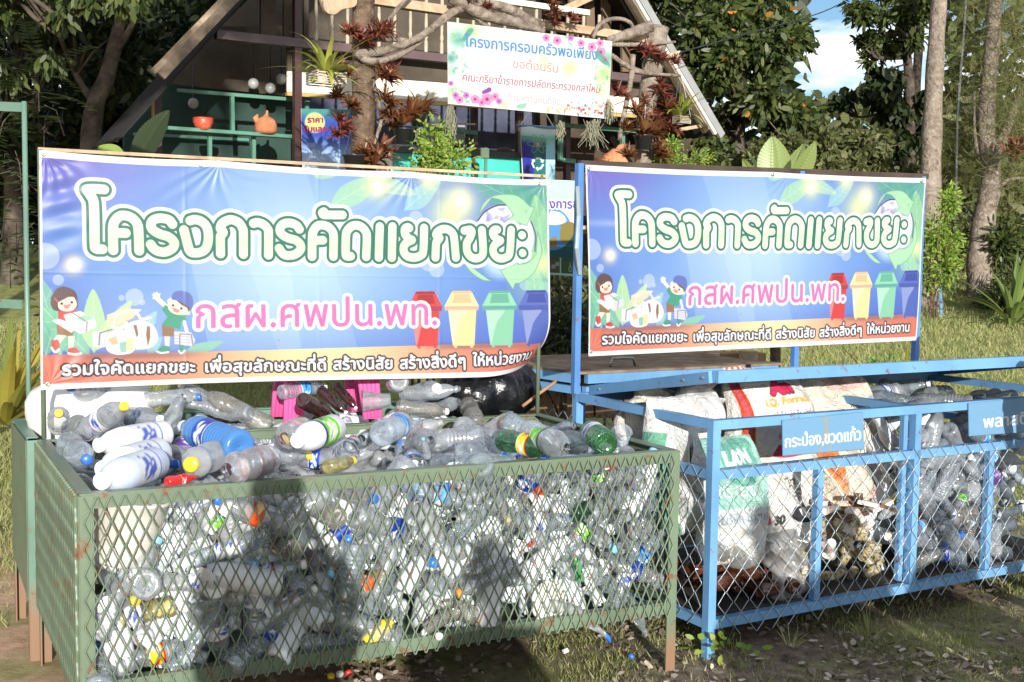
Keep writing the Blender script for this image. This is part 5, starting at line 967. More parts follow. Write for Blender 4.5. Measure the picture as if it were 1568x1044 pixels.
for k in range(90):
    q = np.random.default_rng(k + 300); e_ = k % 3; p = ((q.uniform(686, 700 + 14 * q.random()), q.uniform(38, 156)) if e_ == 0 else (q.uniform(900, 934), q.uniform(66, 170)) if e_ == 1 else ((q.uniform(690, 760), q.uniform(140, 160)) if k % 2 else (q.uniform(850, 930), q.uniform(60, 78)))); an = q.uniform(0, 6.28); l_ = q.uniform(5, 11); d_ = np.array([math.cos(an), math.sin(an)]) * l_; n_ = np.array([-d_[1], d_[0]]) * .22; p = np.array(p)
    c.smooth([p, p + d_ * .5 + n_, p + d_, p + d_ * .5 - n_], [(.34, .66, .55), (.62, .84, .60), (.78, .90, .62), (.50, .76, .74)][k % 4], .45)
def flower(p, r_, col):
    for k in range(5): an = k * 1.257 + p[0]; c.disc((p[0] + r_ * .55 * math.cos(an), p[1] + r_ * .55 * math.sin(an)), r_ * 1.05, col, .85, 2)
    c.disc(p, r_ * .6, (.72, .12, .40), .9, 2)
for p, r_ in (((834, 58), 6), ((851, 62), 7), ((888, 66), 6), ((919, 80), 8), ((918, 66), 6), ((703, 153), 6), ((744, 152), 9), ((756, 148), 6), ((736, 157), 6), ((713, 146), 5), ((726, 152), 7), ((697, 146), 5), ((872, 58), 5), ((905, 72), 7), ((926, 92), 6), ((762, 155), 5), ((690, 128), 4)): flower(p, r_, (.96, .58, .80) if r_ > 5.5 else (.80, .5, .85))
c.smooth([(736, 140), (748, 134), (750, 140), (738, 144)], (.60, .32, .66)); c.smooth([(706, 60), (716, 44), (724, 46), (712, 62)], (.30, .62, .55), .7); c.smooth([(914, 74), (932, 96), (926, 100), (910, 86)], (.3, .66, .55), .7); c.smooth([(790, 160), (804, 158), (800, 166), (788, 165)], (.55, .82, .68), .8)
for k in range(70):
    q = np.random.default_rng(k); p = (q.uniform(862, 930), q.uniform(157, 176)); c.disc(p, q.uniform(2, 5), [(.85, .25, .30), (.95, .70, .55), (.97, .92, .85), (.55, .3, .35), (.92, .55, .65)][k % 5], .8)
for k in range(14): q = np.random.default_rng(k + 99); c.disc((q.uniform(832, 868), q.uniform(163, 172)), 4, (.97, .75, .5), .7)
c.text('โครงการครอบครัวพอเพียง', (711, 71), (913, 92), 46, (.36, .60, .86), 1); c.text('ขอต้อนรับ', (783, 104), (852, 112), 38, (.84, .58, .56), .5)
c.text('คณะภริยาข้าราชการปลัดกระทรวงกลาโหม', (707, 124), (917, 143), 33, (.72, .14, .40), .7, None, .12); c.text('ด้วยความยินดียิ่ง', (775, 154), (856, 161), 30, (.78, .66, .72), .4)
wel = sheet_on(PG, W4, -.16, c, 'welcome_sign', 'white welcome banner with orchids and blue and pink lettering on the branch arch', 'sign', .48)
c4 = ((461, 166), (540, 168), (540, 262), (463, 262)); c = Canvas(110, 130, c4, (.20, .30, .66)); c.put(np.clip((c.yy - 55) / 40, 0, 1), (.70, .82, .96), .9); c.put(np.exp(-((c.yy - 4) / 14) ** 2), (.3, .62, .5), .8)
c.disc((482, 188), 21, (.86, .86, .52), 1, 4); c.text('ราคา', (471, 188), (494, 188), 17, (.58, .16, .34), 1); c.text('รับแลก', (465, 202), (500, 202), 17, (.58, .16, .34), 1)
for k, t_ in enumerate(('ขวด', 'แก้ว', 'พลาสติก', 'กระดาษ')): c.text(t_, (469, 225 + k * 11), (482 + 8 * (k % 3), 225 + k * 11), 12, (.93, .93, 1), .6); c.text('5', (530, 225 + k * 11), (533, 225 + k * 11), 10, (.35, .2, .3), .4)
sheet_on(H, c4, -.35, c, 'price_board', 'blue price board standing behind the left banner beside the trunk', 'sign', .75)
c4 = ((796, 193), (849, 196), (847, 330), (803, 330)); c = Canvas(80, 200, c4, (.62, .82, .92)); c.poly([(796, 210), (815, 212), (822, 330), (803, 330)], (.16, .18, .55)); c.poly([(815, 212), (836, 214), (834, 330), (820, 330)], (.12, .38, .36)); c.put(np.exp(-((c.yy - 0) / 20) ** 2), (.97, .98, .97), 1); c.put(np.exp(-((c.yy - 26) / 9) ** 2), (.45, .75, .55), .7)
for an in (0, 1.05, 2.1): 
    e = [(823 + 17 * math.cos(t) * math.cos(an) - 5 * math.sin(t) * math.sin(an), 224 + 17 * math.cos(t) * math.sin(an) + 5 * math.sin(t) * math.cos(an)) for t in np.linspace(0, 6.28, 18)]; c.line(e, 1.4, (.55, .62, .60), .9)
c.disc((823, 225), 5, (.8, .62, .55), .9)
for an in (0, 2.09, 4.19):
    q = lambda a, r_: (823 + r_ * math.cos(a + an), 256 + r_ * math.sin(a + an)); c.line([q(.3, 8.5), q(1.0, 9), q(1.6, 8.5)], 4, (.86, .90, .93), 1, False); c.poly([q(1.5, 12.5), q(2.0, 8), q(1.5, 5)], (.86, .90, .93))
rb = sheet_on(H, c4, -1.0, c, 'hanging_banner', 'narrow hanging banner with a white recycling symbol under the welcome sign', 'banner', .9, None, .01)
for a, b in (((797, 192), (810, 172)), ((848, 195), (835, 173))): MB().tube([H(*a, -1.01), H(*b, -.95)], .006, 5).build('string', CREAM, rb)
MB().tube([H(792, 192, -1.01), H(853, 195.5, -1.01)], .014, 8).build('rod', BLUE, rb, True)
c4 = ((818, 274), (892, 277), (892, 424), (818, 418)); PX = Plane(at_y(850, 350, 8.2), .5); c = Canvas(120, 230, c4, (.74, .92, .88)); c.put(np.clip((345 - (c.yy / 229 * 147 + 275)) / 6, 0, 1) * np.clip(((c.yy / 229 * 147 + 275) - 318) / 8, 0, 1), (.95, .97, .92), .8)
c.poly([(818, 344), (892, 347), (892, 396), (818, 392)], (.10, .36, .36)); c.disc((842, 350), 52, (.36, .58, .82)); c.smooth([(858, 342), (876, 340), (878, 356), (866, 372), (856, 366)], (.55, .50, .26)); c.smooth([(840, 366), (850, 362), (852, 376), (842, 378)], (.55, .50, .26)); c.smooth([(842, 322), (858, 326), (866, 338), (850, 344), (836, 340)], (.98, .98, .98))
c.poly([(818, 391), (856, 393), (856, 418), (818, 416)], (.36, .36, .22)); c.poly([(858, 393), (892, 395), (892, 420), (858, 418)], (.26, .40, .20)); c.text('PAPER', (838, 397), (854, 398), 9, (.2, .2, .15), .3); c.text('BOTTLE', (862, 398), (884, 399), 9, (.2, .25, .15), .3)
for p in ((846, 408), (852, 404)): c.poly([(p[0] - 3, p[1] - 3), (p[0] + 3, p[1] - 3), (p[0] + 3, p[1] + 3), (p[0] - 3, p[1] + 3)], (.62, .66, .6))
c.line([(872, 402), (872, 406), (870, 410), (870, 415), (874, 415), (874, 410), (872, 406)], 1.4, (.85, .9, .8), 1, False); c.text('โครงการข', (816, 318), (884, 319), 30, (.36, .28, .66), 1, (3, (1, 1, 1)))
bo = sheet_on(PX, c4, 0, c, 'notice_board', 'painted notice board with a globe seen between the two banners', 'sign', .62)
MB().tube([down(PX(886, 420, .03), 0), PX(886, 276, .03)], .02, 8).build('post', BLUE_DK, bo)
sp = empty('sign_post', down(H(744, 260, -1.4), gz(0, 11)), 'green pipe post with a small square plate in front of the counter', 'post'); MB().tube([down(H(744, 260, -1.4), .4), H(744, 226, -1.4)], .018, 8).build('pole', RAILG, sp, True); pp(MB(), H, [(737, 241), (737, 226), (749, 227), (749, 242)], -1.43, .02).build('plate', GREEN, sp)
# ------------------------------------------------------------------ the branch arch
arch = empty('garden_arch', down(PG(557, 250), gz(-1, 10)), 'rustic arch of two trunks, a sawn beam and crooked branches', 'arch')
def limb(pts, r, nm, m=BARK_LT, off=None, seg=10, k=5):
    P = np.array([PG(x, y, o) for (x, y, o) in pts]); Q = catmull(P, k) if len(P) > 2 else P; n_ = len(Q); rr = np.interp(np.linspace(0, 1, n_), np.linspace(0, 1, len(r)), r) if hasattr(r, '__len__') else np.full(n_, r)
    rr = rr * (1 + .07 * np.sin(np.arange(n_) * 1.9 + pts[0][0])); return MB().tube(Q, rr, seg).build(nm, m, arch, True)
limb([(557, 420, 0), (556, 200, 0), (557, 90, .01), (556, 10, 0), (555, -60, 0)], (.105, .10, .095, .09), 'trunk', BARK, None, 16, 7)
limb([(985, 330, 0), (988, 200, 0), (998, 110, 0), (1008, 42, 0)], (.10, .09, .10, .105), 'trunk', BARK_LT, None, 14, 7)
b_ = MB(); pb(b_, PG, (535, -5), (1002, 62), .06, .09, .075); b_.build('beam', WOOD, arch)
for pts, r in (([(548, 84, -.1), (600, 74, -.13), (640, 58, -.14), (672, 36, -.12), (702, 14, -.1)], (.042, .035, .03, .03)), ([(546, 80, -.08), (562, 92, -.11), (582, 93, -.12), (612, 84, -.12), (645, 64, -.1)], (.04, .03, .022)), ([(565, 60, -.09), (596, 60, -.1), (625, 62, -.1)], (.02, .025, .02)), ([(572, 62, -.1), (590, 38, -.1), (608, 14, -.1), (634, -14, -.1)], (.022, .02, .016)),
               ([(636, 60, -.11), (665, 40, -.12), (700, 15, -.1), (762, 8, -.1), (830, 40, -.08)], (.02, .03, .035, .045, .04)), ([(690, -4, -.1), (740, 22, -.13), (790, 34, -.12), (832, 48, -.1)], (.05, .055, .05, .03)), ([(720, 18, -.1), (745, 40, -.1), (760, 50, -.1)], (.025, .02)),
               ([(908, 58, -.1), (916, 40, -.12), (932, 30, -.13), (952, 29, -.13), (966, 36, -.12), (970, 48, -.1)], (.022, .02, .018)), ([(930, 62, -.1), (966, 51, -.12), (996, 40, -.12)], (.035, .055, .06)), ([(934, 68, -.12), (980, 68, -.13), (1034, 64, -.12)], (.02, .022, .012)), ([(936, 84, -.1), (962, 102, -.12), (984, 111, -.12), (1042, 116, -.1)], (.022, .024, .014)), ([(969, 84, -.1), (966, 122, -.12), (955, 178, -.12), (948, 215, -.1)], (.03, .026, .022)), ([(950, 98, .0), (975, 106, 0), (1000, 118, 0)], (.02, .018)), ([(570, 120, -.06), (584, 175, -.1), (578, 205, -.1), (573, 222, -.09)], (.02, .018, .01))):
    limb(pts, r, 'branch', BARK_LT, None, 8)
def woodslab(pts, off, th, nm='wood_slab'): 
    P = catmull(pts + [pts[0]], 5)[:-1]; return pp(MB(), PG, [tuple(p) for p in P], off, th).build(nm, WOOD, arch)
woodslab([(488, -12), (540, -12), (545, 8), (524, 14), (512, 22), (498, 16)], -.12, .04); woodslab([(1010, 88), (1030, 80), (1042, 78), (1030, 90), (1012, 96)], -.1, .03)
# ------------------------------------------------------------------ plants
def strap(mb, p, d, up, L, w_3, bend, n_=6, fold=.25):
    d, up = nrm(d), nrm(up); sd3 = nrm(np.cross(d, up)); rows_ = []; pos = np.array(p, float); dir_ = d.copy()
    for k in range(n_ + 1):
        t = k / n_; ww = w_3 * (1 - t ** 2.2) * (.55 + .45 * min(1, t * 4)) / 2 + .0005; nu = nrm(np.cross(sd3, dir_)); rows_ += [pos + sd3 * ww + nu * ww * fold, pos.copy(), pos - sd3 * ww + nu * ww * fold]
        pos = pos + dir_ * L / n_; dir_ = nrm(dir_ - Z * bend / n_)
    return mb.add(rows_, [(3 * k + j, 3 * k + j + 1, 3 * k + j + 4, 3 * k + j + 3) for k in range(n_) for j in (0, 1)])
BROM = leafmat('red_leaves', (.09, .018, .015), (.20, .05, .032), (.17, .14, .05), .38, .25); BROM2 = leafmat('bronze_leaves', (.12, .035, .018), (.22, .085, .035), (.14, .12, .04), .4, .25)
YG = leafmat('yellow_green_leaves', (.30, .34, .05), (.42, .42, .09), (.22, .30, .05), .4, .35); LIME = leafmat('young_leaves', (.14, .26, .03), (.25, .36, .06), (.36, .40, .08), .45, .4)
def brom_mesh(seed, n_=38, L=.185):
    q = np.random.default_rng(seed); mb = MB()
    for c_ in range(3):
        o_ = q.normal(0, .035, 3)
        for k in range(n_ // 2):
            an = q.uniform(0, 6.28); el = q.uniform(.15, 1.3); d = np.array([math.cos(an) * math.cos(el), math.sin(an) * math.cos(el), math.sin(el)]); strap(mb, o_, d, Z + d[::-1] * .1, L * q.uniform(.6, 1.1), .034, q.uniform(.3, 1.2), 5, .5)
    return mb.mesh('bromeliad')
brm = [brom_mesh(s_) for s_ in range(4)]
for k, m_e in enumerate(brm): m_e.materials.append(BROM if k % 2 else BROM2)
def brom(x, y, off, s_, k, lab, grp, pl=PG, tilt=None, name='bromeliad'):
    o = bpy.data.objects.new(name, brm[k]); C.objects.link(o); p = pl(x, y, off); o.matrix_world = Matrix.Translation(Vector(p)) @ frame(nrm(-pl.n * .6 + Z + pl.u * rnd.uniform(-.5, .5)) if tilt is None else tilt, rnd.random() * 6) @ Matrix.Scale(s_ * .78, 4)
    return tag(o, lab, 'plant', grp)
for x, y, s_, k in ((540, 52, .9, 1), (552, 66, 1.0, 1), (582, 46, 1.1, 3), (576, 58, .9, 1), (528, 112, .8, 0), (584, 112, 1.2, 3), (592, 126, 1.0, 0), (517, 150, .9, 2), (538, 162, .9, 2), (530, 196, 1.0, 3), (520, 210, .8, 1), (588, 160, 1.1, 0), (596, 178, 1.0, 2)): brom(x, y, -.16, s_, k, 'red leaved bromeliad tied to the left trunk of the arch', 'bromeliads on the left arch trunk')
for x, y, s_, k in ((995, 80, 1.1, 3), (1008, 92, .9, 1), (1032, 96, .8, 1), (952, 145, 1.0, 3), (974, 180, 1.2, 0), (1012, 140, 1.1, 3), (1018, 165, 1.2, 1), (1008, 190, 1.2, 3), (1028, 196, 1.1, 3), (960, 196, .9, 2), (1000, 205, 1.1, 2), (985, 160, .8, 0)): brom(x, y, -.16, s_, k, 'red leaved bromeliad tied to the right trunk of the arch', 'bromeliads on the right arch trunk')
for x, y, s_, k in ((842, 18, 1.0, 0), (848, 36, .9, 3), (880, 30, .7, 3), (716, -2, .9, 1), (745, 12, .6, 1)): brom(x, y, -.14, s_, k, 'red bromeliad growing on the top beam of the arch', 'bromeliads on the arch beam')
brom(577, 250, -.25, 1.6, 0, 'big bronze bromeliad at the foot of the left trunk above the banner', None); brom(556, 240, -.2, 1.2, 2, 'small bronze bromeliad left of the big one at the trunk foot', None); brom(962, 240, -.22, 1.1, 2, 'bronze bromeliad beside the clay figure', None); brom(1004, 240, -.25, 1.3, 0, 'bronze bromeliad low on the right trunk above the banner', None)
POT = mat('black_pot', (.02, .02, .022), 8, .3, .6)
def hpot(x, y, off, s_, lab, k, wires=True, top=(0, -90), pl=PG):
    p = pl(x, y, off); o = empty('hanging_pot', p, lab, 'pot'); r_ = .075 * s_
    MB().lathe([(.001, 0), (r_ * .72, 0), (r_ * .95, r_ * 1.3), (r_ * 1.05, r_ * 1.32), (r_ * 1.05, r_ * 1.45), (r_ * .92, r_ * 1.42), (r_ * .7, .03), (.001, .03)], 20, Matrix.Translation(Vector(p))).build('pot', POT, o, True)
    if wires:
        for dx in (-.9, 0, .9): MB().tube([p + pl.u * r_ * dx + Z * r_ * 1.4, pl(x + top[0], y + top[1], off)], .0013, 4).build('wire', POT, o)
    if k is not None: 
        bm = bpy.data.objects.new('bromeliad', brm[k]); C.objects.link(bm); bm.matrix_world = Matrix.Translation(Vector(p + Z * r_ * 1.4)) @ Matrix.Scale(1.15 * s_, 4); tag(bm, 'bronze bromeliad growing in the ' + lab.split(',')[0], 'plant')
    return o
hpot(618, 221, -.05, 1.25, 'black hanging pot nearest the left trunk, low over the counter', 0, True, (8, -70)); hpot(640, 194, .3, 1.1, 'black hanging pot behind and above the other one', 2, True, (-8, -50)); hpot(985, 229, -.3, 1.25, 'slotted black hanging pot by the right trunk', 2, True, (4, -70)); hpot(542, 262, -.5, 1.2, 'black hanging pot just above the left banner beside the price board', None, True, (-5, -62))
def basket(x0, x1, y0, y1, off, lab, top, seed, pl=PG, nl_=34, L=.46):
    p = pl((x0 + x1) / 2, y1, off); wd = np.linalg.norm(pl(x1, y1, off) - pl(x0, y1, off)); hh_ = np.linalg.norm(pl(x0, y0, off) - pl(x0, y1, off)); o = empty('hanging_basket', p, lab, 'basket'); mb = MB()
    for k in range(5):
        z = hh_ * (k + .5) / 5
        for sgn in (-1, 1): mb.bar(p + pl.u * -wd / 2 + pl.n * sgn * wd / 2 + Z * z, p + pl.u * wd / 2 + pl.n * sgn * wd / 2 + Z * z, .012, hh_ * .11); mb.bar(p + pl.n * -wd / 2 + pl.u * sgn * wd / 2 + Z * (z + hh_ * .1), p + pl.n * wd / 2 + pl.u * sgn * wd / 2 + Z * (z + hh_ * .1), .012, hh_ * .11)
    mb.build('slat_crate', BAL, o)
    for sx_, sy_ in ((-1, -1), (1, -1), (-1, 1), (1, 1)): MB().tube([p + pl.u * sx_ * wd / 2 + pl.n * sy_ * wd / 2 + Z * hh_, pl(*top, off)], .0013, 4).build('wire', POT, o)
    q = np.random.default_rng(seed); mb = MB()
    for k in range(nl_):
        an = q.uniform(0, 6.28); el = q.uniform(-.1, 1.25); d = np.array([math.cos(an) * math.cos(el), math.sin(an) * math.cos(el), math.sin(el)]); strap(mb, p + Z * hh_ * .8 + d * .04, d, Z + .01, L * q.uniform(.45, 1.2), .05, q.uniform(.5, 1.9), 8, .15)
    f_ = mb.build('orchid', YG, None); tag(f_, 'yellow green orchid growing in the ' + lab.split(' hanging')[0], 'plant'); return o
basket(478, 521, 112, 131, -.35, 'slatted orchid basket hanging left of the trunk', (496, -20), 5); basket(1036, 1051, 178, 190, -.25, 'small slatted basket hanging beside the right trunk', (1042, 110), 9, PG, 26, .30)
MOSS = leafmat('moss', (.24, .24, .16), (.34, .33, .22), None, .9, .2)
def moss(x, y0, y1, wd, lab, off=-.2):
    mb = MB(); q = np.random.default_rng(int(x))
    for k in range(40):
        a = PG(x + q.normal(0, wd / 3), y0 + abs(q.normal(0, 6)), off + q.normal(0, .03)); b = PG(x + q.normal(0, wd / 2), y0 + (y1 - y0) * q.uniform(.5, 1), off + q.normal(0, .04)); m_ = (a + b) / 2 + q.normal(0, .02, 3); mb.tube([a, m_, b], .003, 3, False)
    return tag(mb.build('hanging_moss', MOSS), lab, 'moss')
moss(690, 160, 222, 9, 'thin strand of grey moss hanging over the counter'); moss(908, 182, 232, 22, 'broad beard of grey moss hanging below the welcome sign'); moss(645, 195, 235, 12, 'grey moss hanging from the upper black pot', .15); moss(858, 184, 215, 7, 'short grey moss strand below the welcome sign'); moss(934, 150, 192, 8, 'grey moss strand at the right edge of the welcome sign')
def leafpts(P, L, W, seed, droop=.3, dirs=None):
    q = np.random.default_rng(seed); n_ = len(P); d = q.normal(0, 1, (n_, 3)) if dirs is None else dirs + q.normal(0, .45, (n_, 3)); d[:, 2] -= droop; d /= np.linalg.norm(d, axis=1)[:, None]
    a = q.normal(0, 1, (n_, 3)); a[:, 2] *= .5; s_ = np.cross(d, a); s_ /= np.linalg.norm(s_, axis=1)[:, None] + 1e-9; nn = np.cross(s_, d); L = L * q.uniform(.65, 1.25, n_)[:, None]; W = W * q.uniform(.7, 1.2, n_)[:, None]
    return np.stack([P, P + d * L * .3 + s_ * W * .42 + nn * W * .12, P + d * L * .68 + s_ * W * .4 + nn * W * .1, P + d * L - nn * W * .15, P + d * L * .68 - s_ * W * .4 + nn * W * .1, P + d * L * .3 - s_ * W * .42 + nn * W * .12], 1)
def clump_pts(cen, rad, n_, seed, shell=.55, flat=.75):
    q = np.random.default_rng(seed); d = q.normal(0, 1, (n_, 3)); d /= np.linalg.norm(d, axis=1)[:, None]; r = rad * (shell + (1 - shell) * q.random(n_)) * (1 + .25 * np.sin(d[:, 0] * 5 + seed) * np.sin(d[:, 1] * 4 + d[:, 2] * 5)); P = d * r[:, None]; P[:, 2] *= flat; return np.asarray(cen) + P, d
def bush(name, lab, cen, rad, n_, L, W, m, seed, cat='bush', flat=1.0, stems=True, grp=None):
    cen = np.asarray(cen, float); o = empty(name, (cen[0], cen[1], gz(cen[0], cen[1])), lab, cat, grp); Ps = []; Ds = []; q = np.random.default_rng(seed)
    for k in range(7):
        off = q.normal(0, .42, 3) * rad * np.array([1, 1, flat]); P, d = clump_pts(cen + off, rad * q.uniform(.45, .75), n_ // 7, seed * 9 + k, .2, flat); Ps.append(P); Ds.append(d)
    link('leaves', np_mesh('leaves', leafpts(np.concatenate(Ps), L, W, seed, .1, np.concatenate(Ds)), 6, m), None, o)
    if stems:
        mb = MB()
        for k in range(6): a = np.array([cen[0] + q.normal(0, .06), cen[1] + q.normal(0, .06), gz(cen[0], cen[1]) - .05]); mb.tube([a, (a + cen) / 2 + q.normal(0, .05, 3), cen + q.normal(0, .4, 3) * rad], [.014, .01, .005], 5)
        mb.build('stems', BARK, o, True)
    return o
bush('bush', 'small leafy yellow green bush in front of the teal counter', PG(662, 262, -.3), .26, 2600, .045, .022, LIME, 3, flat=1.25); bush('bush', 'fine leaved green bush right of the arch above the right banner', PG(1038, 252, -.2), .24, 2600, .04, .016, LIME, 4)
# big paddle leaves
PAD = leafmat('paddle_leaf', (.20, .28, .07), (.27, .34, .11), None, .4, .4, .5); PADM = bpy.data.materials['paddle_leaf']
def paddle(base_, tip, wd, nface, m, parent, cup=.15):
    b_, t_ = np.asarray(base_, float), np.asarray(tip, float); d = t_ - b_; s_ = nrm(np.cross(d, nface)); n_ = nrm(np.cross(s_, d)); r_ = 70; P = np.zeros((r_, 13, 3))
    for i in range(r_):
        t = i / (r_ - 1); ww = wd / 2 * (math.sin(math.pi * min(1, t * .93 + .06)) ** .75)
        for j in range(13): u_ = (j - 6) / 6; P[i, j] = b_ + d * t + s_ * ww * u_ + n_ * (cup * ww * u_ * u_ - .12 * np.linalg.norm(d) * t * t + .0032 * math.sin((t * 17 + abs(u_) * -2.2) * 6.283) * (abs(u_) > .05) - (.012 if j == 6 else 0))
    return link('leaf', grid_mesh('leaf', P, m), None, parent)
pl0 = at_y(1200, 262, 9.0); pln = empty('paddle_leaf_plant', down(pl0, gz(pl0[0], pl0[1])), 'plant with a few huge upright pale green paddle leaves behind the right banner', 'plant')
for x, y, x2, y2, wd, nf, dy in ((1186, 292, 1184, 208, .25, (-.15, -1, .3), 0), (1208, 290, 1252, 222, .17, (.55, -1, .35), -.12), (1200, 292, 1226, 214, .15, (-.7, -.7, .2), .12), (1172, 290, 1152, 228, .13, (.8, -.6, .3), .1), (1164, 288, 1138, 247, .09, (-.6, -.8, .5), -.1)): paddle(at_y(x, y, 9 + dy), at_y(x2, y2, 9 + dy * 2.5), wd, nf, PAD, pln)
MB().tube([down(pl0, gz(pl0[0], pl0[1]) - .05), at_y(1190, 290, 9)], .04, 8).build('stem', BARK, pln, True)
def agave(name, lab, p, n_, L, wd, m, seed, el0=.1, el1=1.2, bend=.8):
    q = np.random.default_rng(seed); mb = MB()
    for k in range(n_): an = q.uniform(0, 6.28); el = q.uniform(el0, el1); d = np.array([math.cos(an) * math.cos(el), math.sin(an) * math.cos(el), math.sin(el)]); strap(mb, np.asarray(p) + d * .04, d, Z + .01, L * q.uniform(.6, 1.1), wd, bend * q.uniform(.5, 1.3), 9, .3)
    return tag(mb.build(name, m), lab, 'plant')
AG = leafmat('agave_leaves', (.30, .26, .04), (.42, .34, .07), (.16, .20, .04), .5, .3)
def gat(x, y, Y): p = at_y(x, y, Y); return np.array([p[0], p[1], gz(p[0], p[1])])
agave('agave', 'large yellow striped agave at the left edge behind the pipe frame', gat(5, 430, 8.6) + Z * .25, 34, 1.0, .09, AG, 3, .25, 1.35, .7); agave('agave', 'yellow agave with long leaves at the right end of the right banner', gat(1385, 540, 10.5), 26, 1.0, .06, AG, 4, .05, 1.0, .5); agave('agave', 'small yellow spiky plant seen under the right banner', gat(1240, 552, 9.0) + Z * .3, 20, .34, .05, YG, 5, .2, 1.2, .5)
agave('agave', 'green strap leaved plant at the right edge of the lawn', gat(1552, 470, 15), 34, 1.1, .10, leafmat('dark_strap_leaves', (.10, .16, .04), (.20, .26, .07), None, .4, .3), 6, .3, 1.4, .9)
bush('hedge_bush', 'dense leafy hedge bush under the right banner', gat(1345, 545, 10.2) + Z * .36, .55, 3600, .07, .028, LIME, 8, 'bush', .55)
bush('hedge_bush', 'dark bush standing between the two banners', at_y(862, 490, 8.9), .42, 3000, .06, .03, leafmat('dark_small_leaves', (.03, .05, .015), (.06, .08, .025), (.12, .11, .05), .5, .2), 10, 'bush', 1.2); bush('hedge_bush', 'dark low bush behind the black gap right of the tall blue post', at_y(940, 540, 9.3), .45, 3000, .06, .03, MATS['dark_small_leaves'], 12, 'bush', .8)
# planter wall of brown blocks and stumps
PW = Plane(at_y(1030, 550, 9.2), .12); wl = empty('planter_wall', down(PW(1030, 560), gz(1, 9.2)), 'low planter wall of rough brown laterite blocks', 'wall'); LAT = mat('laterite_block', [(.3, (.22, .12, .06)), (.7, (.38, .24, .14))], 8, .9, .1, bump=.6)
for k in range(9):
    x0, x1 = 780 + k * 44, 821 + k * 44; pp(MB(), PW, [(x0, 640), (x0, 541), (x1, 541), (x1, 640)], .004 * (k % 3), .22).build('block', LAT, wl)
for x, y, r_, lab in ((1090, 541, .062, 'cut wooden stump post beside the block wall'), (1146, 537, .075, 'thicker cut wooden stump right of the other stump')): p = PW(x, y, -.12); tag(MB().tube([down(p, gz(p[0], p[1]) - .05), p], r_, 8).build('wooden_stump', WOOD), lab, 'stump')
# ------------------------------------------------------------------ trees
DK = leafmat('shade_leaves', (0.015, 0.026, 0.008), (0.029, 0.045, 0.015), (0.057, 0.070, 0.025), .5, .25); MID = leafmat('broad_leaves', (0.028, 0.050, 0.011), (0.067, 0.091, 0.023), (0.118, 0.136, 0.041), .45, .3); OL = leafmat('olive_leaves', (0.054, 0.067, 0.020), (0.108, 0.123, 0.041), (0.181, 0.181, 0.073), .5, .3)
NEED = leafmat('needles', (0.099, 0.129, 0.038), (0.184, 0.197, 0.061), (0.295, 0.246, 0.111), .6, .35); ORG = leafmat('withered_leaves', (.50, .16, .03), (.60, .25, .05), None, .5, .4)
def limb_tree(name, lab, base_, tops, r0, m_b, clumps, n_, L, W, m_l, seed, grp=None, cat='tree', droop=.3, shell=.3, flat=.75, extra=None, lean=None):
    q = np.random.default_rng(seed); b_ = np.asarray(base_, float); o = empty(name, b_, lab, cat, grp); mb = MB(); path = [b_ - Z * .2] + [np.asarray(t, float) for t in tops]
    P = catmull(path, 6); rr = np.linspace(r0, r0 * .45, len(P)) * (1 + .05 * np.sin(np.arange(len(P)) * 1.3)); rr[:3] *= (1.35, 1.15, 1.05); mb.tube(P, rr, 14)
    for c_, rad in clumps:
        c_ = np.asarray(c_, float); k = int(np.argmin(np.linalg.norm(P - (c_ - Z * rad * .8), axis=1))); s_ = P[k]; mid = s_ * .5 + c_ * .5 + q.normal(0, .12, 3) - Z * .1 * rad
        mb.tube(catmull([s_, mid, c_], 4), np.linspace(min(rr[k] * .6, .09), .012, 9), 7)
        for j in range(4): e = c_ + q.normal(0, .45, 3) * rad; mb.tube([mid, (mid + e) / 2 + q.normal(0, .06, 3), e], [.022, .014, .005], 5)
    mb.build('trunk', m_b, o, True); Ps = []; Ds = []
    if clumps:
        tot = sum(r ** 2 for c_, r in clumps)
        for k, (c_, rad) in enumerate(clumps):
            nk = max(40, int(n_ * rad ** 2 / tot)); sub = max(3, nk // 260)
            for j in range(sub): d0 = q.normal(0, .45, 3) * rad * np.array([1, 1, flat]); p_, d_ = clump_pts(np.asarray(c_) + d0, rad * q.uniform(.3, .55), nk // sub, seed * 31 + k * 7 + j, shell, flat); Ps.append(p_); Ds.append(d_)
        P_, D_ = np.concatenate(Ps), np.concatenate(Ds); link('crown', np_mesh('crown', leafpts(P_, L, W, seed, droop, D_ * .6), 6, m_l), None, o)
        if extra:
            i_ = q.choice(len(P_), extra[0], False); sel = P_[i_]; sel = sel[np.argsort(sel[:, 1])[:extra[0] * 2 // 3]]; link('withered_leaves', np_mesh('withered_leaves', leafpts(sel - np.array([0, .05, 0]), L * 1.05, W, seed + 1, .8), 6, extra[1]), None, o)
    return o
def PC(lst, Y0): return [(at_y(x, y, Y), r) for x, y, Y, r in lst]
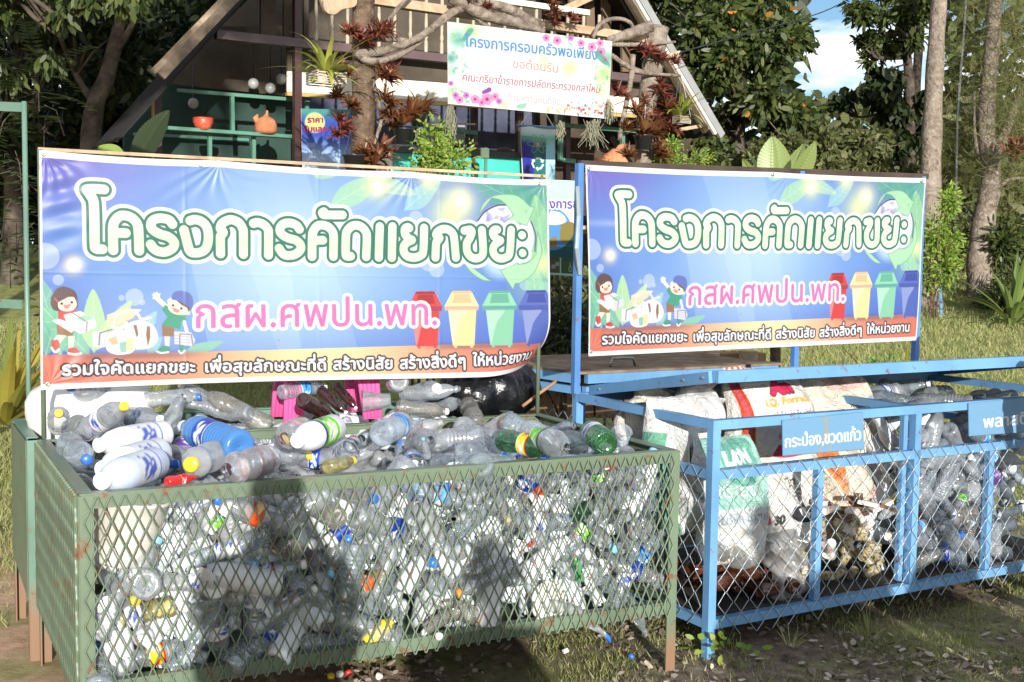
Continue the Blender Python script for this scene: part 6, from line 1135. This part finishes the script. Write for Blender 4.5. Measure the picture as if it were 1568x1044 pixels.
# dark trees at the left
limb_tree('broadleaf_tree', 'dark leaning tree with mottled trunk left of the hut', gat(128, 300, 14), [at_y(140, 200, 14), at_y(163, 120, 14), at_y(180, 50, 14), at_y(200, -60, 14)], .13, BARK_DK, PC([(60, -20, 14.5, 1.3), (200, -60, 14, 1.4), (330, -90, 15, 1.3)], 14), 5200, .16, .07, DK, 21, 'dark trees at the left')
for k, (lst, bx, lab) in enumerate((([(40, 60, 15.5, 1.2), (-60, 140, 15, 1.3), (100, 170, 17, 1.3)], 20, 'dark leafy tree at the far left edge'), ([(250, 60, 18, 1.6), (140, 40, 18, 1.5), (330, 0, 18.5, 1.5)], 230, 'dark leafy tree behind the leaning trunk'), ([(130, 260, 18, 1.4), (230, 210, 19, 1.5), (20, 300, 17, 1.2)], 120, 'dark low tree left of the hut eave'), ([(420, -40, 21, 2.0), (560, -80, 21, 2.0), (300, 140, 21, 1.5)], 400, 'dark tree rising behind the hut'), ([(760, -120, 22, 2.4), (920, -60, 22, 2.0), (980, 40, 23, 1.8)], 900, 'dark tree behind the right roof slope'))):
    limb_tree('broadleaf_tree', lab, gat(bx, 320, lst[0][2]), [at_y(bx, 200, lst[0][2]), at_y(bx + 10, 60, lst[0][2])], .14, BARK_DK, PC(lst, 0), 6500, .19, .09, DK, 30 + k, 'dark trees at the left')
# hanging sprays at upper left, nearer
limb_tree('overhanging_tree', 'near tree whose leafy twigs hang into the upper left corner', gat(-420, 500, 7.0), [at_y(-420, 200, 7), at_y(-330, -80, 7), at_y(-150, -150, 7)], .12, BARK_DK, PC([(40, -30, 7, .26), (100, -20, 7, .24), (170, -28, 7, .22), (230, -30, 7.2, .18), (-20, -20, 7, .3), (20, 6, 7, .14), (90, 26, 7, .12), (150, 4, 7, .13), (-10, 90, 7.6, .25)], 7), 950, .085, .036, MID, 41, droop=1.2)
def pinnate(mb_list, p, d, L, n_, seed, ll=.07, lw=.028):
    q = np.random.default_rng(seed); d = nrm(d); s_ = nrm(np.cross(d, Z)); pts = []
    for k in range(n_):
        t = (k + 1) / n_; c_ = np.asarray(p) + d * L * t - Z * L * .25 * t * t
        for sg in (-1, 1):
            dd = nrm(s_ * sg + d * .35 - Z * .15); w3 = nrm(np.cross(dd, Z + .1)) * lw / 2; l_ = ll * (1 - .4 * t) * q.uniform(.8, 1.1); pts.append([c_, c_ + dd * l_ * .3 + w3, c_ + dd * l_ * .7 + w3, c_ + dd * l_, c_ + dd * l_ * .7 - w3, c_ + dd * l_ * .3 - w3])
    mb_list.append(np.array(pts))
sh = empty('feathery_shrub', gat(30, 420, 8.2), 'shrub with feathery rows of leaflets behind the pipe frame', 'shrub'); lst = []; q = np.random.default_rng(5); mb = MB()
for k in range(46):
    p = at_y(q.uniform(-40, 75), q.uniform(90, 400), q.uniform(7.8, 8.8)); d = np.array([q.normal(.4, .6), q.normal(-.5, .5), q.normal(.1, .3)]); pinnate(lst, p, d, q.uniform(.35, .65), 10, k, .09, .036); mb.tube([p, p - d * .12 - Z * .06, p - d * .2 - Z * .25], [.003, .004, .006], 4)
link('leaves', np_mesh('leaves', np.concatenate(lst), 6, leafmat('feather_leaves', (.045, .075, .02), (.09, .12, .035), None, .45, .3)), None, sh); mb.build('stems', BARK_DK, sh, True)
pl3 = empty('banana_plant', gat(210, 330, 11), 'dark banana leaf rising behind the left banner', 'plant'); paddle(at_y(205, 260, 11), at_y(250, 165, 11), .32, (-.5, -1, .2), DK, pl3); paddle(at_y(190, 250, 11), at_y(150, 222, 11), .2, (-.2, -1, .6), LIME, pl3); MB().tube([gat(205, 330, 11), at_y(205, 255, 11)], .05, 8).build('stem', BARK_DK, pl3, True)
# broad leaf tree right of the hut
limb_tree('broadleaf_tree', 'big leaved tree with a few orange leaves right of the hut roof', gat(1130, 420, 18), [at_y(1130, 250, 18), at_y(1135, 120, 18), at_y(1120, -40, 18)], .12, BARK_DK,
          PC([(a_, b_, y_ + 3.4, r_ * 1.2) for a_, b_, y_, r_ in [(1075, 20, 14.2, .75), (1150, 40, 14.4, .8), (1180, 20, 14.6, .50), (1110, 110, 14.2, .7), (1172, 92, 14.6, .52), (1150, 170, 14.6, .6), (1060, -50, 14.5, .9), (1160, -60, 15, .8), (1090, 180, 14.6, .5), (1100, 240, 14, .45)]], 0), 9500, .16, .075, MID, 51, extra=(80, ORG), shell=.2)
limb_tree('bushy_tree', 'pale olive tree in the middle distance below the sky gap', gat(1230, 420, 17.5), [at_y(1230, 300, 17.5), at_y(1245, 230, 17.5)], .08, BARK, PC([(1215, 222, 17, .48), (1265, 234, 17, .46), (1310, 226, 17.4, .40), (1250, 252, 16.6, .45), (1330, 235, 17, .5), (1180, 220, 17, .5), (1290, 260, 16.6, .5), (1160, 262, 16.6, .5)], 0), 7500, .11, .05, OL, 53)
limb_tree('slender_tree', 'slender tree with feathery dark leaves right of the sky gap', gat(1395, 420, 18), [at_y(1393, 250, 18), at_y(1392, 120, 18), at_y(1380, 30, 18), at_y(1370, -60, 18)], .10, BARK_DK, PC([(1356, 42, 17.6, .34), (1370, 20, 17.6, .55), (1355, 85, 17.8, .40), (1334, 74, 17.6, .15), (1395, 60, 17.6, .5), (1345, -30, 18, .6), (1395, -40, 18, .7), (1312, 14, 18, .24)], 0), 4200, .13, .055, MID, 55)
limb_tree('vine_draped_tree', 'dark tree draped in big hanging leaves beside the tall trunk', gat(1370, 420, 18.6), [at_y(1372, 260, 18.6), at_y(1374, 120, 18.6)], .06, BARK_DK, PC([(1335, 120, 18, .25), (1350, 150, 18, .3), (1375, 120, 18, .35), (1385, 160, 18, .38), (1275, 152, 18.4, .17), (1296, 146, 18.4, .15), (1400, 210, 18, .4), (1365, 170, 18, .25)], 0), 1500, .2, .13, DK, 57, droop=1.2)
limb_tree('tall_tree', 'tall pale straight trunk rising past the top right', gat(1424, 400, 16.4), [at_y(1424, 300, 16.4), at_y(1428, 180, 16.4), at_y(1434, 60, 16.4), at_y(1441, -60, 16.4), at_y(1446, -300, 16.4)], .165, BARK_LT, PC([(1445, -340, 18, 1.6), (1380, -300, 18, 1.3)], 0), 2500, .15, .07, MID, 59)
limb_tree('tall_tree', 'thin dark trunk close behind the tall pale trunk', gat(1405, 400, 18.6), [at_y(1400, 300, 18.6), at_y(1402, 150, 18.6), at_y(1412, 0, 18.6), at_y(1420, -200, 18.6)], .10, BARK_DK, PC([(1420, -260, 18.6, 1.3)], 0), 1500, .15, .07, MID, 60)
cas = limb_tree('needle_tree', 'forked needle leaved tree with a thick pale trunk at the right edge', gat(1502, 452, 17), [at_y(1500, 400, 17), at_y(1508, 330, 17), at_y(1518, 270, 17), at_y(1510, 190, 17), at_y(1520, 60, 17), at_y(1530, -120, 17)], .19, BARK_LT, [], 0, .1, .1, NEED, 61)
mb = MB()
for P_ in (([(1516, 250), (1540, 200), (1560, 150), (1600, 60)], .09), ([(1510, 260), (1495, 220), (1492, 140)], .05), ([(1525, 290), (1545, 275), (1572, 272)], .04)): mb.tube(catmull([at_y(x, y, 17 + k * .05) for k, (x, y) in enumerate(P_[0])], 5), np.linspace(P_[1], P_[1] * .4, (len(P_[0]) - 1) * 5 + 1), 8)
mb.build('branch', BARK_LT, cas, True)
q = np.random.default_rng(8); n_ = 15000; cen = np.array([at_y(x, y, Y) for x, y, Y in ((1490, 60, 17.6), (1545, 90, 17.2), (1565, 20, 16.5), (1490, 150, 17.8), (1540, 170, 17.4), (1500, 230, 17.8), (1565, 230, 16.4), (1510, 0, 17.6), (1480, 205, 17.9), (1555, 130, 16.4), (1600, 120, 16.5), (1500, -60, 17), (1570, -50, 17), (1480, 270, 17.9), (1550, 290, 17.3))])
P_ = cen[q.integers(0, len(cen), n_)] + q.normal(0, 1, (n_, 3)) * (.27, .3, .34); d_ = q.normal(0, .5, (n_, 3)) + np.array([-.2, 0, .5]); d_ /= np.linalg.norm(d_, axis=1)[:, None]; s_ = np.cross(d_, q.normal(0, 1, (n_, 3))); s_ /= np.linalg.norm(s_, axis=1)[:, None]; Ln = q.uniform(.14, .34, (n_, 1))
link('needles', np_mesh('needles', np.stack([P_ - s_ * .0035, P_ + s_ * .0035, P_ + d_ * Ln - Z * Ln * .25], 1), 3, NEED), None, cas)
brom(1550, 232, 0, 1.9, 1, 'red bromeliad perched on the forked needle tree', None, Plane(at_y(1550, 232, 16.4), 0))
bush('leafy_bush', 'upright yellow green bush on bamboo stems left of the forked tree', at_y(1432, 372, 15.5), .30, 2600, .065, .026, LIME, 14, flat=1.6); bush('leafy_bush', 'broad leaved climber on the slope right of the forked tree', at_y(1552, 380, 17), .38, 1500, .12, .05, MID, 15, flat=1.5); bush('leafy_bush', 'olive undergrowth bush behind the forked trunk', at_y(1480, 400, 20), .9, 2600, .14, .06, OL, 16); bush('leafy_bush', 'olive undergrowth bush at the right edge behind the lawn', at_y(1580, 420, 20), .9, 2600, .14, .06, OL, 17); bush('leafy_bush', 'tangled olive bush left of the tall pale trunk', at_y(1370, 320, 20), .9, 2600, .14, .06, OL, 18)
bush('leafy_bush', 'grassy dark green clump at the edge of the lawn', at_y(1545, 470, 16), .32, 1600, .22, .02, MID, 19, flat=1.1)
st_ = at_y(1442, 470, 15.6); tag(MB().tube([down(st_, gz(st_[0], st_[1]) - .05), at_y(1437, 392, 15.6)], .02, 6).build('garden_stake', BLUE), 'short leaning light blue stake standing on the lawn', 'stake')
# far woods: one mass
def woods(lab, n_, xr, yr, Yr, L, W, m, seed, hole=None):
    q = np.random.default_rng(seed); P = []
    while len(P) < n_:
        x, y, Y = q.uniform(*xr), yr[0] + (yr[1] - yr[0]) * q.random(), q.uniform(*Yr)
        top = 150 + 45 * math.sin(x / 55) + 25 * math.sin(x / 23 + 1) if hole else -9e9
        if hole and hole[0] < x < hole[1] and y < top: continue
        P.append(at_y(x, y, Y))
    return tag(link('woods', np_mesh('woods', leafpts(np.array(P), L, W, seed), 6, m)), lab, kind='stuff')
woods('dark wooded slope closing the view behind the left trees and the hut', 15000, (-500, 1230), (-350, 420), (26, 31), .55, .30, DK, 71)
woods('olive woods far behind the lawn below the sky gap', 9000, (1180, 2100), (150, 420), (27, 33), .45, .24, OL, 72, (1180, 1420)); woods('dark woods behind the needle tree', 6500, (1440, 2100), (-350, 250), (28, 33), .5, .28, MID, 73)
tag(MB().tube(catmull([at_y(1000, 92, 13), at_y(1120, 58, 14), at_y(1260, 18, 16), at_y(1330, -20, 18)], 6), .008, 5).build('power_cable', BLK), 'thin dark cable sagging across the sky gap', 'cable')
tag(MB().tube([gat(1462, 420, 17.5), at_y(1466, 180, 17.5), at_y(1481, -20, 17.5)], .016, 6).build('thin_pole', METAL), 'thin pale pole standing among the needles', 'pole')
# ------------------------------------------------------------------ grass, chips, small litter on the ground
def blades(lab, n_, place, h0, h1, m, seed, wd=.006, lean=.5):
    q = np.random.default_rng(seed); xy = place(q, n_); n_ = len(xy); h_ = q.uniform(h0, h1, (n_, 1)); an = q.uniform(0, 6.28, n_); s_ = np.stack([np.cos(an), np.sin(an), 0 * an], 1); b_ = np.c_[xy, gz(xy[:, 0], xy[:, 1]) - .012]; ln = q.normal(0, lean, (n_, 3)) * h_; ln[:, 2] = 0
    V = np.stack([b_ - s_ * wd / 2, b_ + s_ * wd / 2, b_ + Z * h_ + ln], 1); return tag(link('grass', np_mesh('grass', V, 3, m)), lab, 'grass', kind='stuff')
GR = leafmat('grass_blades', (.14, .18, .045), (.28, .30, .10), (.44, .40, .20), .6, .3); GRD = leafmat('dry_grass_blades', (.27, .30, .10), (.38, .37, .17), (.20, .27, .07), .7, .3)
def patch(q, n_):
    xy = np.c_[q.uniform(.1, 5.2, n_), q.uniform(3.4, 8.2, n_)]; f = np.sin(xy[:, 0] * 3.1 + 1) * np.sin(xy[:, 1] * 2.7) + .6 * np.sin(xy[:, 0] * 7 + xy[:, 1] * 5) + q.normal(0, .45, n_); return xy[f > -.3 + .45 * (xy[:, 1] < 4.8)]
blades('short patchy grass growing around and under the cages', 95000, patch, .01, .042, GR, 81)
blades('thin grass growing on the soil at the left', 9000, lambda q, n_: (lambda a: a[(np.sin(a[:, 0] * 4) + q.normal(0, .6, len(a)) + (a[:, 1] - 6) * .9) > .3])(np.c_[q.uniform(-4.5, -1.2, n_), q.uniform(4.2, 8, n_)]), .02, .07, GRD, 82)
blades('dry mown lawn sloping up at the right', 90000, lambda q, n_: np.c_[q.uniform(1.2, 12, n_), 7.5 + 13 * q.random(n_) ** .9], .025, .085, GRD, 83, .014); blades('dry grass bank behind the green box at the left', 60000, lambda q, n_: np.c_[q.uniform(-7, -1.6, n_), q.uniform(6.3, 13, n_)], .03, .10, GRD, 84, .010)
q = np.random.default_rng(86); n_ = 27000; xy = np.c_[q.uniform(-2.6, 4.8, n_), q.uniform(3.3, 8, n_)]; f = np.sin(xy[:, 0] * 2.3) * np.sin(xy[:, 1] * 3.1 + 2) + .5 * np.sin(xy[:, 0] * 6 + 2 * xy[:, 1]) + q.normal(0, .4, n_) + .7 * (xy[:, 0] > .4) * (xy[:, 1] < 5.2) - .7 * (xy[:, 0] < -.8); xy = xy[f > .1]; n_ = len(xy)
an = q.uniform(0, 6.28, n_); tl_ = q.normal(0, .28, (n_, 2)); a_ = np.stack([np.cos(an), np.sin(an), tl_[:, 0]], 1); b_ = np.stack([-np.sin(an), np.cos(an), tl_[:, 1]], 1); s_ = q.uniform(.006, .027, (n_, 1)); c_ = np.c_[xy, gz(xy[:, 0], xy[:, 1]) + q.uniform(0, .012, n_)]
V = np.stack([c_ + (a_ * math.cos(t) * q.uniform(.7, 1.3, (n_, 1)) + b_ * math.sin(t) * .62 * q.uniform(.7, 1.2, (n_, 1))) * s_ for t in np.arange(5) * 1.2566], 1)
CHIP = leafmat('wood_chips', (.08, .06, .045), (.26, .20, .155), (.52, .45, .37), .9, .05, .15); tag(link('leaf_litter', np_mesh('leaf_litter', V, 5, CHIP)), 'brown wood chips and dead leaves scattered on the ground', kind='stuff')
for x, y, L, n_, lab in ((655, 985, .22, 26, 'grass tuft growing under the front edge of the green cage'), (1330, 985, .16, 22, 'grass tuft in the shade before the blue cage'), (1392, 905, .22, 9, 'thin weed stalks under the blue bottom rail'), (1210, 1000, .1, 16, 'small tuft between the two cages in the shade'), (560, 1025, .14, 18, 'small grass tuft by the bottle caps')):
    agave('grass_tuft', lab, at_z(x, y, .0), n_, L, .007, GR, int(x), .5, 1.45, .7)
wd_ = empty('weed', at_z(1108, 1010, 0), 'small broad leaved weed at the foot of the blue corner post', 'plant'); q = np.random.default_rng(3); P_ = np.asarray(at_z(1108, 1008, 0)) + q.normal(0, 1, (34, 3)) * (.05, .05, .03) + Z * .06; link('leaves', np_mesh('leaves', leafpts(P_, .05, .03, 3, -.4), 6, LIME), None, wd_)
for k, (x, y, col, lab) in enumerate(((507, 1036, 'yellow', 'yellow bottle cap lying by the cage foot'), (520, 1033, 'white', 'white bottle cap beside the yellow and red ones'), (534, 1031, 'red', 'red bottle cap at the right of the row of caps'), (580, 1036, 'white', 'white bottle cap lying apart under the cage edge'), (866, 997, 'white', 'white cap on the grass before the green cage'), (966, 1006, 'blue', 'crumpled blue cap on the grass beside the cage leg'), (672, 978, 'white', 'white cap lying on the bottom rail edge'))):
    p = at_z(x, y, .012 if x != 672 else .29); 
    if x == 672: p = GF(672, 975, -.02)
    o = MB().lathe([(.001, .012), (.013, .012), (.015, .009), (.0152, -.006), (.013, -.006)], 16).build('bottle_cap', CAPS[col], None, True); o.matrix_world = Matrix.Translation(Vector(p)) @ frame((rnd.gauss(0, .4), rnd.gauss(0, .4), 1)); tag(o, lab, 'cap')
# ------------------------------------------------------------------ people standing with the photographer, behind the camera
CL = [plain('cloth_navy', (.03, .04, .09), .9), plain('cloth_green', (.05, .10, .05), .9), plain('cloth_white', (.6, .6, .58), .9)]; SKIN = plain('skin', (.42, .25, .17), .6)
TROU = plain('trouser_cloth', (.05, .05, .06), .9); HAIR = plain('black_hair', (.012, .01, .009), .5); EYE = plain('eye_dark', (.02, .015, .012), .3); SHOE = plain('shoe_leather', (.03, .025, .02), .6)
def skinned(name, J, RD, E_, m, parent=None, up=0.0, k=1.0):
    ks = []; [ks.append(q_) for e in E_ for q_ in e if q_ not in ks]; me = bpy.data.meshes.new(name); me.from_pydata([tuple(J[q_]) for q_ in ks], [(ks.index(a), ks.index(b)) for a, b in E_], []); o = bpy.data.objects.new(name, me); C.objects.link(o); me.materials.append(m)
    o.modifiers.new('skin', 'SKIN'); md = o.modifiers.new('sub', 'SUBSURF'); md.levels = md.render_levels = 2
    for i_, q_ in enumerate(ks): r_ = RD[q_] * k + up; me.skin_vertices[0].data[i_].radius = (r_, r_ * .86)
    me.skin_vertices[0].data[0].use_root = True
    if parent is not None: o.parent = parent
    return o
def person(x, y, h, lab, m, arms, yaw=0.0, hat=False, fat=1.0):
    s_ = h / 1.7
    J = dict(pelvis=(0, 0, .93), waist=(0, .0, 1.08), chest=(0, .0, 1.29), neck=(0, .005, 1.45), head=(0, .02, 1.53), lsh=(-.18, 0, 1.37), rsh=(.18, 0, 1.37), lel=(-.26, -.02, 1.12), rel=(.26, -.02, 1.12), lh=(-.27, .08, .90), rh=(.27, .08, .90), lhip=(-.10, 0, .88), rhip=(.10, 0, .88), lk=(-.12, .02, .48), rk=(.12, .02, .48), la=(-.13, -.02, .09), ra=(.13, -.02, .09), lt=(-.15, .14, .03), rt=(.15, .14, .03), hem=(0, 0, .83), col=(0, .0, 1.42), belt=(0, 0, 1.03)); J.update(arms)
    RD = dict(pelvis=.13, waist=.12, chest=.13, neck=.052, head=.05, lsh=.062, rsh=.062, lel=.042, rel=.042, lh=.030, rh=.030, lhip=.09, rhip=.09, lk=.058, rk=.058, la=.04, ra=.04, lt=.032, rt=.032, hem=.135, col=.07, belt=.11)
    E_ = [('pelvis', 'waist'), ('waist', 'chest'), ('chest', 'neck'), ('neck', 'head'), ('chest', 'lsh'), ('chest', 'rsh'), ('lsh', 'lel'), ('lel', 'lh'), ('rsh', 'rel'), ('rel', 'rh'), ('pelvis', 'lhip'), ('pelvis', 'rhip'), ('lhip', 'lk'), ('lk', 'la'), ('rhip', 'rk'), ('rk', 'ra'), ('la', 'lt'), ('ra', 'rt')]
    for sd in 'lr':                                  # five fingers on each hand, slightly curled
        el, hd = np.array(J[sd + 'el']), np.array(J[sd + 'h']); d = nrm(hd - el); sg = -1 if sd == 'l' else 1; cr = nrm(np.cross(d, (1, 0, 0))) * -1; ln = np.array([0, 1.0, 0]) - d * d[1]; ln = nrm(ln)
        J[sd + 'p'] = tuple(hd + d * .07); RD[sd + 'p'] = .026; E_.append((sd + 'h', sd + 'p'))
        for k in range(5):
            L = (.055, .075, .08, .075, .06)[k]; off = ln * (.034 - .017 * k); b0 = hd + d * (.03 if k == 0 else .085) + off * (1.1 if k == 0 else 1); b1 = b0 + d * L * .55 + (ln * .02 if k == 0 else 0) - np.array([sg * .004, 0, 0]); b2 = b1 + d * L * .4 - np.array([sg * .018, 0, 0])
            for n_, p_, r_ in (('a', b0, .0095), ('b', b1, .0085), ('c', b2, .0075)): J[sd + str(k) + n_] = tuple(p_); RD[sd + str(k) + n_] = r_
            E_ += [(sd + ('h' if k == 0 else 'p'), sd + str(k) + 'a'), (sd + str(k) + 'a', sd + str(k) + 'b'), (sd + str(k) + 'b', sd + str(k) + 'c')]
    J = {k: tuple(np.array(v) * s_) for k, v in J.items()}; RD = {k: v * s_ for k, v in RD.items()}
    o = skinned('person', J, RD, E_, SKIN); o.location = (x, y, float(gz(x, y))); o.rotation_euler = (0, 0, yaw)
    sh_ = skinned('shirt', J, RD, [('pelvis', 'hem'), ('pelvis', 'waist'), ('waist', 'chest'), ('chest', 'col'), ('chest', 'lsh'), ('chest', 'rsh'), ('lsh', 'lel'), ('rsh', 'rel')], m, o, .028 * s_, fat)
    tr_ = skinned('trousers', J, RD, [('pelvis', 'belt'), ('pelvis', 'lhip'), ('pelvis', 'rhip'), ('lhip', 'lk'), ('lk', 'la'), ('rhip', 'rk'), ('rk', 'ra')], TROU, o, .016 * s_, 1 + (fat - 1) * .6)
    for sd in 'lr': skinned('shoe', J, RD, [(sd + 'a', sd + 't')], SHOE, o, .012)
    hc = np.array(J['head']) + np.array([0, .012, .085]) * s_; mb = MB(); mb.ball(hc, .105 * s_, 20, 14, (.76, .92, 1.12)); mb.tube([hc + np.array([0, .09, .012]) * s_, hc + np.array([0, .108, -.012]) * s_, hc + np.array([0, .102, -.026]) * s_], [.008 * s_, .013 * s_, .008 * s_], 8)
    for sg in (-1, 1): mb.ball(hc + np.array([sg * .08, -.005, -.005]) * s_, .026 * s_, 8, 6, (.4, .8, 1.2))
    ob = mb.build('face', SKIN, None, True); ob.parent = o
    mb = MB(); [mb.ball(hc + np.array([sg * .031, .088, .014]) * s_, .009 * s_, 8, 6) for sg in (-1, 1)]; ob = mb.build('eyes', EYE, None, True); ob.parent = o
    mb = MB(); mb.tube([hc + np.array([-.022, .086, -.055]) * s_, hc + np.array([0, .094, -.057]) * s_, hc + np.array([.022, .086, -.055]) * s_], .005 * s_, 6); ob = mb.build('lips', plain('lips', (.32, .12, .10), .5), None, True); ob.parent = o
    mb = MB(); mb.ball(hc + np.array([0, -.018, .022]) * s_, .112 * s_, 20, 14, (.78, .88, 1.05)); ob = mb.build('hair', HAIR, None, True); ob.parent = o
    if hat: ho = MB().lathe([(.001, .11), (.085, .10), (.105, .0), (.15, -.012), (.15, -.02), (.001, -.018)], 24).build('hat', CL[1], None, True); ho.parent = o; ho.location = Vector(hc + np.array([0, 0, .055]) * s_)
    return tag(o, lab, 'person')
cam_arms = dict(lel=(-.22, .08, 1.20), rel=(.22, .08, 1.20), lh=(-.085, .12, 1.50), rh=(.085, .12, 1.50), head=(0, -.02, 1.55))
person(.05, -.24, 1.88, 'person in dark clothes raising both hands to the face to take the picture', CL[0], cam_arms, 0, False, 1.7)
person(.98, -.72, 1.66, 'person in a pale shirt and hat standing right of the photographer', CL[2], {}, 0, True, 1.3)
person(2.32, -.4, 1.76, 'person in green standing before the blue cage', CL[1], {}, 0, True, 1.35); person(2.78, -.25, 1.78, 'person in navy shoulder to shoulder with the one in green', CL[0], {}, 0, False, 1.3)
person(3.32, .25, 1.68, 'person in a white shirt at the right of the group', CL[2], {}, 0, False, 1.25); person(2.93, 5.35, 1.66, 'person in green standing at the right end of the blue cage', CL[1], {}, -.5)
# unseen tree added behind the group to shade the upper hut and left trees
limb_tree('unseen_shade_tree', 'unseen broad tree added behind the camera to shade the upper hut', (-6.5, -6, 0), [(-6.2, -6, 2.5), (-5.6, -6, 5), (-4.6, -5.6, 7)], .25, BARK, [((-8.5, -6, 7.2), 1.9), ((-6, -5.5, 7.6), 1.9), ((-3.6, -5.5, 7.5), 1.8), ((-1.4, -5.5, 7.4), 1.6), ((.2, -5.6, 7.6), 1.4), ((.9, -6.5, 9.0), 1.5), ((-4.5, -6.5, 9.2), 2.2), ((-1.5, -6.5, 9.4), 2.0), ((-10.5, -6, 6.0), 2.0), ((-12, -6.5, 4.4), 1.9), ((-9.6, -6, 4.6), 1.6), ((-7.2, -6.5, 5.6), 1.3), ((-7.5, -7, 9.4), 2.2)], 23000, .28, .14, MID, 91, shell=.1)
